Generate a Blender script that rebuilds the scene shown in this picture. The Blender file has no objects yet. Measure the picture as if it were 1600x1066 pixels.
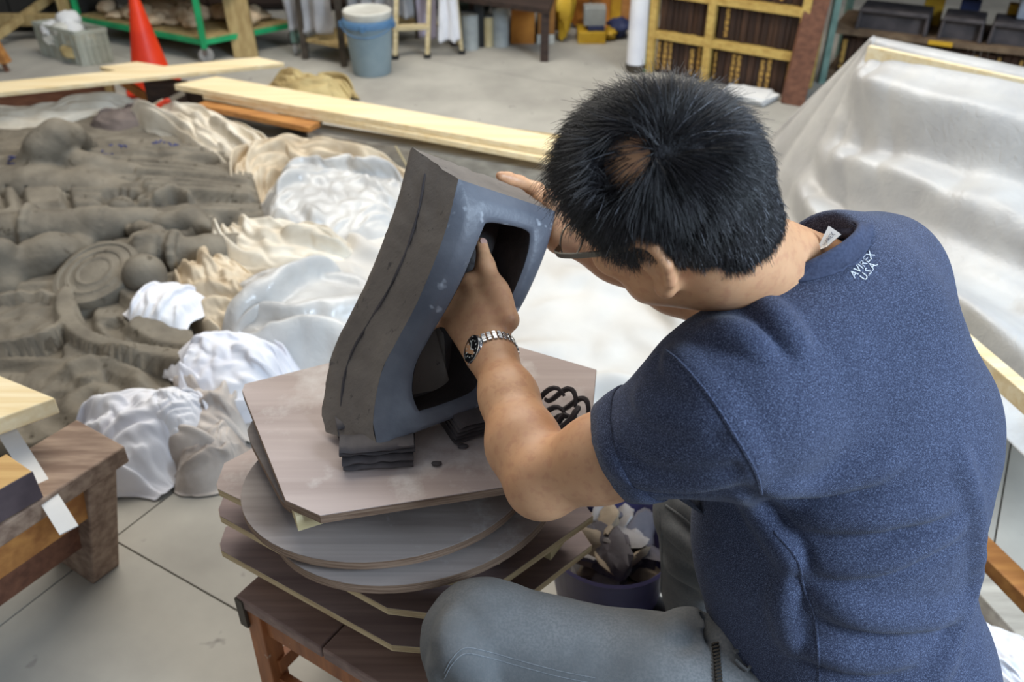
import bpy, bmesh, math, random
import numpy as np
from mathutils import Vector, Matrix
from mathutils.bvhtree import BVHTree

random.seed(7)
rng = np.random.default_rng(7)
SC = bpy.context.scene
COL = SC.collection

# ------------------------------------------------------------------ camera
FPX, PITCH, CAMH = 1350.0, math.radians(34.0), 1.55      # focal length in pixels of a 1600 px wide frame
cam_data = bpy.data.cameras.new('camera')
cam = bpy.data.objects.new('camera', cam_data)
COL.objects.link(cam)
cam.location = (0, 0, CAMH)
cam.rotation_euler = (math.pi / 2 - PITCH, 0, 0)
cam_data.sensor_width = 36.0
cam_data.lens = 36.0 * FPX / 1600.0
cam_data.clip_start = 0.05
cam_data.dof.use_dof = True
cam_data.dof.focus_distance = 1.12
cam_data.dof.aperture_fstop = 5.0
SC.camera = cam

# ------------------------------------------------------------------ world, lights, exposure
w = bpy.data.worlds.new('workshop_air')
SC.world = w
w.use_nodes = True
w.node_tree.nodes['Background'].inputs[0].default_value = (0.80, 0.88, 1.0, 1)
w.node_tree.nodes['Background'].inputs[1].default_value = 0.24


def area(name, loc, target, sx, sy, power, color):
    l = bpy.data.lights.new(name, 'AREA')
    l.shape = 'RECTANGLE'
    l.size, l.size_y = sx, sy
    l.energy = power
    l.color = color
    o = bpy.data.objects.new(name, l)
    COL.objects.link(o)
    o.location = loc
    o.rotation_euler = (Vector(target) - Vector(loc)).to_track_quat('-Z', 'Y').to_euler()
    return o


area('skylight_lamp', (-0.4, 4.0, 3.6), (-0.2, 2.4, 0.0), 3.4, 2.6, 150, (1.0, 0.95, 0.86))
area('open_door_daylight', (3.0, -0.6, 2.7), (0.2, 1.2, 0.6), 1.6, 1.6, 185, (0.66, 0.82, 1.0))
area('side_window_daylight', (-3.6, 1.2, 2.6), (-0.4, 1.6, 0.5), 1.6, 1.6, 10, (1.0, 0.93, 0.82))

SC.view_settings.view_transform = 'Standard'
SC.view_settings.look = 'None'
SC.view_settings.gamma = 1.0
SC.view_settings.use_curve_mapping = False
SC.view_settings.exposure = 0.38

# ------------------------------------------------------------------ measuring helpers
CS, SN = math.cos(PITCH), math.sin(PITCH)


def at(px, py, d):
    """world point seen at a photo pixel, at distance d along the viewing axis"""
    x = (px - 800) / FPX * d
    dn = (py - 533) / FPX * d
    return np.array([x, d * CS - dn * SN, CAMH - d * SN - dn * CS])


def on(px, py, z=0.0):
    """world point seen at a photo pixel on the horizontal plane of height z"""
    v = (py - 533) / FPX
    return at(px, py, (CAMH - z) / (SN + v * CS))


def unit(v):
    v = np.asarray(v, float)
    return v / (np.linalg.norm(v) + 1e-12)


# ------------------------------------------------------------------ noise
_perm = rng.permutation(512)
_perm = np.concatenate([_perm, _perm])
_ga = rng.uniform(0, 2 * np.pi, 512)


def noise2(x, y, seed=0):
    x = np.asarray(x, float) + seed * 17.13
    y = np.asarray(y, float) + seed * 9.71
    xi, yi = np.floor(x).astype(int), np.floor(y).astype(int)
    xf, yf = x - xi, y - yi
    u, v = xf ** 3 * (xf * (xf * 6 - 15) + 10), yf ** 3 * (yf * (yf * 6 - 15) + 10)

    def g(a, b):
        h = _ga[_perm[(_perm[(xi + a) & 511] + yi + b) & 511]]
        return np.cos(h) * (xf - a) + np.sin(h) * (yf - b)
    return (g(0, 0) * (1 - u) + g(1, 0) * u) * (1 - v) + (g(0, 1) * (1 - u) + g(1, 1) * u) * v


def fbm(x, y, seed=0, o=4):
    s, a = 0, 1.0
    for k in range(o):
        s = s + a * noise2(x * 2 ** k, y * 2 ** k, seed + k)
        a *= .5
    return s


def ridged(x, y, seed=0):
    return 1 - 2.2 * np.abs(noise2(x, y, seed))


def smooth01(t):
    t = np.clip(t, 0, 1)
    return t * t * (3 - 2 * t)


# ------------------------------------------------------------------ materials
def C(r, g, b):
    f = lambda c: (c / 255) / 12.92 if c / 255 <= .04045 else ((c / 255 + .055) / 1.055) ** 2.4
    return (f(r), f(g), f(b), 1)


class NT:
    def __init__(s, name):
        s.m = bpy.data.materials.new(name)
        s.m.use_nodes = True
        s.t = s.m.node_tree
        s.b = s.t.nodes['Principled BSDF']
        s.tc = s.n('ShaderNodeTexCoord')

    def n(s, kind, **kw):
        o = s.t.nodes.new(kind)
        for k, v in kw.items():
            setattr(o, k, v)
        return o

    def l(s, a, b):
        s.t.links.new(a, b)

    def map(s, scale=(1, 1, 1), rot=(0, 0, 0), coord='Object'):
        mp = s.n('ShaderNodeMapping')
        mp.inputs['Scale'].default_value = scale
        mp.inputs['Rotation'].default_value = rot
        s.l(s.tc.outputs[coord], mp.inputs[0])
        return mp.outputs[0]

    def noise(s, vec, scale, detail=5, rough=.55, dist=0):
        o = s.n('ShaderNodeTexNoise')
        o.inputs['Scale'].default_value = scale
        o.inputs['Detail'].default_value = detail
        o.inputs['Roughness'].default_value = rough
        o.inputs['Distortion'].default_value = dist
        s.l(vec, o.inputs['Vector'])
        return o.outputs['Fac']

    def ramp(s, fac, stops):
        r = s.n('ShaderNodeValToRGB')
        e = r.color_ramp.elements
        while len(e) < len(stops):
            e.new(.5)
        for el, (p, c) in zip(e, stops):
            el.position = p
            el.color = c
        s.l(fac, r.inputs[0])
        return r.outputs[0]

    def mix(s, fac, a, b, mode='MIX'):
        m = s.n('ShaderNodeMix', data_type='RGBA', blend_type=mode)
        for sock, val in ((m.inputs[0], fac), (m.inputs[6], a), (m.inputs[7], b)):
            if hasattr(val, 'is_linked'):
                s.l(val, sock)
            else:
                sock.default_value = val
        return m.outputs[2]

    def bump(s, h, strength, dist=.002, prev=None):
        b = s.n('ShaderNodeBump')
        b.inputs['Strength'].default_value = strength
        b.inputs['Distance'].default_value = dist
        s.l(h, b.inputs['Height'])
        if prev is not None:
            s.l(prev, b.inputs['Normal'])
        s.l(b.outputs[0], s.b.inputs['Normal'])
        return b.outputs[0]

    def set(s, **kw):
        for k, v in kw.items():
            s.b.inputs[k.replace('_', ' ')].default_value = v


def surf(name, c1, c2=None, scale=8, rough=.75, bump=.0, bscale=120, bdist=.002, metal=0, spec=.4, stretch=(1, 1, 1), rot=(0, 0, 0), speck=None, alpha=1, trans=0, lo=.35, hi=.65):
    t = NT(name)
    c2 = c2 or tuple(x * .8 for x in c1[:3]) + (1,)
    v = t.map(stretch, rot)
    c = t.ramp(t.noise(v, scale), [(lo, c2), (hi, c1)])
    if speck:
        sc, col, thr = speck
        f = t.ramp(t.noise(t.map(), sc, 3, .6), [(thr, (0, 0, 0, 1)), (thr + .06, (1, 1, 1, 1))])
        c = t.mix(f, c, col)
    t.l(c, t.b.inputs['Base Color'])
    t.set(Roughness=rough, Metallic=metal, Alpha=alpha)
    t.b.inputs['Specular IOR Level'].default_value = spec
    t.b.inputs['Transmission Weight'].default_value = trans
    if bump:
        t.bump(t.noise(t.map(stretch, rot), bscale, 4), bump, bdist)
    return t.m


def wood(name, c1, c2, ang=0.0, rough=.65, grain=1.0, dirt=None):
    """grain runs along direction ang (radians about Z) in the ground plane"""
    t = NT(name)
    v = t.map((1.2 * grain, 22 * grain, 22 * grain), (0, 0, -ang))
    a = t.noise(v, 1.6, 6, .6, .4)
    v2 = t.map((.6 * grain, 70 * grain, 70 * grain), (0, 0, -ang))
    b = t.noise(v2, 2.0, 3, .5)
    c = t.ramp(a, [(.32, c2), (.62, c1)])
    c = t.mix(t.ramp(b, [(.4, (.25, .25, .25, 1)), (.62, (0, 0, 0, 1))]), c, c2)
    if dirt:
        f = t.ramp(t.noise(t.map(), dirt[1], 6, .65), [(dirt[2], (0, 0, 0, 1)), (dirt[2] + .16, (.85, .85, .85, 1))])
        c = t.mix(f, c, dirt[0])
    t.l(c, t.b.inputs['Base Color'])
    t.set(Roughness=rough)
    t.b.inputs['Specular IOR Level'].default_value = .3
    t.bump(b, .25, .001)
    return t.m


# ------------------------------------------------------------------ objects
def props(o, label=None, cat=None, group=None, kind=None):
    for k, v in (('label', label), ('category', cat), ('group', group), ('kind', kind)):
        if v:
            o[k] = v
    return o


def empty(name, loc, label=None, cat=None, group=None):
    o = bpy.data.objects.new(name, None)
    o.empty_display_size = .05
    COL.objects.link(o)
    o.location = Vector(loc)
    return props(o, label, cat, group)


def wloc(o):
    p = np.zeros(3)
    while o is not None:
        p += np.array(o.location)
        o = o.parent
    return p


def mesh_obj(name, verts, faces, m=None, parent=None, smooth=True, angle=40, loc=None, bevel=0, solid=0, sub=0):
    """verts are world coordinates; the object's origin goes to loc (or its parent's)"""
    V = np.asarray(verts, float).reshape(-1, 3)
    if parent is not None:
        o0 = wloc(parent)
    elif loc is not None:
        o0 = np.asarray(loc, float)
    else:
        o0 = np.array([V[:, 0].mean(), V[:, 1].mean(), V[:, 2].min()])
    me = bpy.data.meshes.new(name)
    if isinstance(faces, np.ndarray):
        n, k = faces.shape
        me.vertices.add(len(V))
        me.vertices.foreach_set('co', (V - o0).ravel())
        me.loops.add(n * k)
        me.loops.foreach_set('vertex_index', faces.ravel().astype(np.int32))
        me.polygons.add(n)
        me.polygons.foreach_set('loop_start', np.arange(0, n * k, k, dtype=np.int32))
        me.update(calc_edges=True)
        me.validate()
    else:
        me.from_pydata((V - o0).tolist(), [], faces)
        me.update()
    if smooth:
        me.polygons.foreach_set('use_smooth', np.ones(len(me.polygons), bool))
        if angle < 180:
            me.set_sharp_from_angle(angle=math.radians(angle))
    if m:
        me.materials.append(m)
    o = bpy.data.objects.new(name, me)
    COL.objects.link(o)
    if parent is not None:
        o.parent = parent
    else:
        o.location = o0
    if solid:
        md = o.modifiers.new('thickness', 'SOLIDIFY')
        md.thickness = solid
        md.offset = 0
    if bevel:
        md = o.modifiers.new('edges', 'BEVEL')
        md.width = bevel
        md.segments = 2
        md.limit_method = 'ANGLE'
        md.angle_limit = math.radians(40)
    if sub:
        md = o.modifiers.new('sub', 'SUBSURF')
        md.levels = md.render_levels = sub
    return o


class MB:
    def __init__(s):
        s.v, s.f = [], []

    def add(s, vs, fs):
        b = len(s.v)
        s.v += [tuple(map(float, p)) for p in vs]
        s.f += [tuple(i + b for i in f) for f in fs]
        return s

    def hexa(s, bot, top):
        """two loops of equal length"""
        n = len(bot)
        return s.add(list(bot) + list(top), [tuple(range(n))[::-1], tuple(range(n, 2 * n))] + [(i, (i + 1) % n, n + (i + 1) % n, n + i) for i in range(n)])

    def prism(s, poly, z0, z1):
        a = 0
        P = [(p[0], p[1]) for p in poly]
        for (x0, y0), (x1, y1) in zip(P, P[1:] + P[:1]):
            a += x0 * y1 - x1 * y0
        if a < 0:
            P = P[::-1]
        return s.hexa([(x, y, z0) for x, y in P], [(x, y, z1) for x, y in P])

    def box(s, c, size, yaw=0.0, R=None):
        c = np.asarray(c, float)
        h = np.asarray(size, float) / 2
        if R is None:
            cy, sy = math.cos(yaw), math.sin(yaw)
            R = np.array([[cy, -sy, 0], [sy, cy, 0], [0, 0, 1]])
        q = [(-1, -1), (1, -1), (1, 1), (-1, 1)]
        return s.hexa([c + R @ (h * np.array([a, b, -1])) for a, b in q], [c + R @ (h * np.array([a, b, 1])) for a, b in q])

    def bar(s, a, b, wd, ht, side=None):
        a, b = np.asarray(a, float), np.asarray(b, float)
        t = unit(b - a)
        if side is None:
            side = np.cross(t, (0, 0, 1)) if abs(t[2]) < .95 else np.array([1., 0, 0])
        side = unit(side - t * (side @ t))
        up = np.cross(side, t)
        q = [(-1, -1), (1, -1), (1, 1), (-1, 1)]
        L = lambda p: [p + side * wd / 2 * i + up * ht / 2 * j for i, j in q]
        return s.hexa(L(a)[::-1], L(b)[::-1])

    def tube(s, pts, r, n=10, cap=True, closed=False):
        P = np.asarray(pts, float)
        m = len(P)
        r = np.full(m, r, float) if np.isscalar(r) else np.asarray(r, float)
        T = np.gradient(P, axis=0) if not closed else np.roll(P, -1, 0) - np.roll(P, 1, 0)
        u = None
        vs = []
        for i in range(m):
            t = unit(T[i])
            if u is None:
                u = np.cross(t, (0, 0, 1) if abs(t[2]) < .9 else (1, 0, 0))
            u = unit(u - t * (u @ t))
            w_ = np.cross(t, u)
            vs += [P[i] + r[i] * (math.cos(a) * u + math.sin(a) * w_) for a in np.arange(n) * 2 * math.pi / n]
        fs = []
        for i in range(m if closed else m - 1):
            j = (i + 1) % m
            fs += [(i * n + k, i * n + (k + 1) % n, j * n + (k + 1) % n, j * n + k) for k in range(n)]
        if cap and not closed:
            fs += [tuple(range(n))[::-1], tuple(range((m - 1) * n, m * n))]
        return s.add(vs, fs)

    def lathe(s, prof, c, n=28, axis=(0, 0, 1), cap=True):
        ax = unit(axis)
        u = unit(np.cross(ax, (1, 0, 0) if abs(ax[0]) < .9 else (0, 1, 0)))
        w_ = np.cross(ax, u)
        c = np.asarray(c, float)
        vs = []
        for r, z in prof:
            vs += [c + ax * z + r * (math.cos(a) * u + math.sin(a) * w_) for a in np.arange(n) * 2 * math.pi / n]
        m = len(prof)
        fs = [(i * n + k, i * n + (k + 1) % n, (i + 1) * n + (k + 1) % n, (i + 1) * n + k) for i in range(m - 1) for k in range(n)]
        if cap:
            fs += [tuple(range(n))[::-1], tuple(range((m - 1) * n, m * n))]
        return s.add(vs, fs)

    def build(s, name, m, parent=None, **kw):
        return mesh_obj(name, s.v, s.f, m, parent, **kw)


def grid_faces(m, n, wrap=False):
    i, j = np.meshgrid(np.arange(m - 1), np.arange(n if wrap else n - 1), indexing='ij')
    k = (j + 1) % n
    return np.stack([i * n + j, (i + 1) * n + j, (i + 1) * n + k, i * n + k], -1).reshape(-1, 4)


def spline(pts, n):
    """Catmull-Rom through pts (any dimension)"""
    P = np.asarray(pts, float)
    Q = np.vstack([2 * P[0] - P[1], P, 2 * P[-1] - P[-2]])
    t = np.linspace(0, len(P) - 1 - 1e-9, n)
    i = t.astype(int)
    f = (t - i)[:, None]
    a, b, c, d = Q[i], Q[i + 1], Q[i + 2], Q[i + 3]
    return .5 * (2 * b + (c - a) * f + (2 * a - 5 * b + 4 * c - d) * f ** 2 + (3 * b - a - 3 * c + d) * f ** 3)


def copy_tree(o, parent=None):
    c = o.copy()
    COL.objects.link(c)
    if parent is not None:
        c.parent = parent
    for ch in list(o.children):
        copy_tree(ch, c)
    return c


# ------------------------------------------------------------------ implicit surfaces (for the man, his clothes, lumps of clay)
class SDF:
    def __init__(s):
        s.p = []

    def cap(s, a, b, ra, rb, k=.02):
        s.p.append(('c', np.asarray(a, float), np.asarray(b, float), ra, rb, k))
        return s

    def chain(s, pts, rs, k=.02):
        for a, b, ra, rb in zip(pts, pts[1:], rs, rs[1:]):
            s.cap(a, b, ra, rb, k)
        return s

    def ell(s, c, r, R=None, k=.02):
        s.p.append(('e', np.asarray(c, float), np.asarray(r, float), np.eye(3) if R is None else np.asarray(R, float), None, k))
        return s

    def cut_cap(s, a, b, ra, rb, k=.01):
        s.p.append(('C', np.asarray(a, float), np.asarray(b, float), ra, rb, k))
        return s

    def cut_ell(s, c, r, R=None, k=.01):
        s.p.append(('E', np.asarray(c, float), np.asarray(r, float), np.eye(3) if R is None else np.asarray(R, float), None, k))
        return s

    def cut_plane(s, c, nrm, k=.004, within=None):
        s.p.append(('P', np.asarray(c, float), unit(nrm), within, None, k))
        return s

    def disp(s, fn):
        s.p.append(('D', fn, None, None, None, 0))
        return s

    def __call__(s, X):
        d = np.full(len(X), 1e3)
        for kind, a, b, ra, rb, k in s.p:
            if kind in 'cC':
                r_ = max(ra, rb) + k + .085
                lo_, hi_ = np.minimum(a, b) - r_, np.maximum(a, b) + r_
            elif kind in 'eE':
                r_ = b.max() + k + .085
                lo_, hi_ = a - r_, a + r_
            else:
                lo_ = None
            if lo_ is not None:                            # only the points near this primitive
                m_ = np.flatnonzero(((X > lo_) & (X < hi_)).all(1))
                if not len(m_):
                    continue
                Xm, dm = X[m_], d[m_]
            if kind in 'cC':
                ba = b - a
                h = np.clip(((Xm - a) @ ba) / (ba @ ba + 1e-12), 0, 1)
                q = np.linalg.norm(Xm - a - h[:, None] * ba, axis=1) - (ra + (rb - ra) * h)
            elif kind in 'eE':
                Y = (Xm - a) @ ra
                k0 = np.linalg.norm(Y / b, axis=1)
                k1 = np.linalg.norm(Y / b ** 2, axis=1) + 1e-9
                q = k0 * (k0 - 1) / k1
            elif kind == 'P':
                q = (X - a) @ b
                if ra is not None:
                    q = np.minimum(q, ra - np.linalg.norm(X - a, axis=1))
                h = np.maximum(k - np.abs(d - q), 0) / k
                d = np.maximum(d, q) + h * h * k * .25
                continue
            else:
                near = np.abs(d) < .06
                if near.any():
                    d[near] += a(X[near])
                continue
            if kind in 'CE':
                q = -q
            h = np.maximum(k - np.abs(dm - q), 0) / k
            d[m_] = np.minimum(dm, q) - h * h * k * .25 if kind in 'ce' else np.maximum(dm, q) + h * h * k * .25
        return d

    def mesh(s, lo, hi, h):
        lo = np.asarray(lo, float)
        B = 8
        nb = np.ceil((np.asarray(hi) - lo) / (h * B)).astype(int)
        n = nb * B + 1
        bc = np.stack(np.meshgrid(*[np.arange(q) for q in nb], indexing='ij'), -1).reshape(-1, 3)
        cen = lo + (bc + .5) * B * h
        fc = s(cen)
        F = np.empty(nb * B, np.float32)
        F6 = F.reshape(nb[0], B, nb[1], B, nb[2], B)
        F6[:] = np.sign(fc).reshape(nb)[:, None, :, None, :, None]
        act = np.abs(fc) < h * B * .87 * 1.25 + .012
        off = np.stack(np.meshgrid(*[np.arange(B)] * 3, indexing='ij'), -1).reshape(-1, 3)
        ab = bc[act]
        for st in range(0, len(ab), 600):
            q = ab[st:st + 600]
            X = lo + (q[:, None] * B + off[None]).reshape(-1, 3) * h
            v = s(X).reshape(len(q), B, B, B)
            for k, (i, j, l) in enumerate(q):
                F6[i, :, j, :, l, :] = v[k]
        F[0] = F[-1] = 1
        F[:, 0] = F[:, -1] = 1
        F[:, :, 0] = F[:, :, -1] = 1
        S = F < 0
        N = np.array(F.shape) - 1
        cnt = np.zeros(N, np.int8)
        for a in (0, 1):
            for b in (0, 1):
                for c in (0, 1):
                    cnt += S[a:N[0] + a, b:N[1] + b, c:N[2] + c]
        ci = np.argwhere((cnt > 0) & (cnt < 8))
        idx = np.full(N, -1, np.int32)
        idx[tuple(ci.T)] = np.arange(len(ci))
        acc = np.zeros((len(ci), 3))
        w_ = np.zeros(len(ci))
        cr = [(a, b, c) for a in (0, 1) for b in (0, 1) for c in (0, 1)]
        for p in cr:
            for ax in range(3):
                if p[ax]:
                    continue
                q = list(p)
                q[ax] = 1
                f0 = F[tuple((ci + p).T)]
                f1 = F[tuple((ci + q).T)]
                m = (f0 < 0) != (f1 < 0)
                t = f0[m] / (f0[m] - f1[m])
                pt = np.tile(np.array(p, float), (m.sum(), 1))
                pt[:, ax] = t
                acc[m] += pt
                w_[m] += 1
        V = lo + (ci + acc / w_[:, None]) * h
        faces = []
        for ax in range(3):
            o1, o2 = (ax + 1) % 3, (ax + 2) % 3
            sl0 = [slice(None)] * 3
            sl1 = [slice(None)] * 3
            sl0[ax] = slice(0, -1)
            sl1[ax] = slice(1, None)
            A, Bq = S[tuple(sl0)], S[tuple(sl1)]
            e = np.argwhere(A != Bq)
            e = e[(e[:, o1] > 0) & (e[:, o2] > 0) & (e[:, o1] < N[o1]) & (e[:, o2] < N[o2])]
            ins = A[tuple(e.T)]
            d1 = np.zeros(3, int)
            d2 = np.zeros(3, int)
            d1[o1] = 1
            d2[o2] = 1
            q = np.stack([idx[tuple((e - d1 - d2).T)], idx[tuple((e - d2).T)], idx[tuple(e.T)], idx[tuple((e - d1).T)]], 1)
            q[~ins] = q[~ins][:, ::-1]
            faces.append(q)
        return V, np.concatenate(faces)


def sdf_obj(name, sd, lo, hi, h, m, parent=None, loc=None, relax=1, **kw):
    V, Fc = sd.mesh(lo, hi, h)
    for _ in range(relax):                       # a light Laplacian pass evens the quads out
        acc = np.zeros_like(V)
        cnt = np.zeros(len(V))
        for a, b in ((0, 1), (1, 2), (2, 3), (3, 0)):
            np.add.at(acc, Fc[:, a], V[Fc[:, b]])
            np.add.at(acc, Fc[:, b], V[Fc[:, a]])
            np.add.at(cnt, Fc[:, a], 1)
            np.add.at(cnt, Fc[:, b], 1)
        V = V * .45 + .55 * acc / np.maximum(cnt, 1)[:, None]
    return mesh_obj(name, V, Fc, m, parent, loc=loc, angle=180, **kw)

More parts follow.
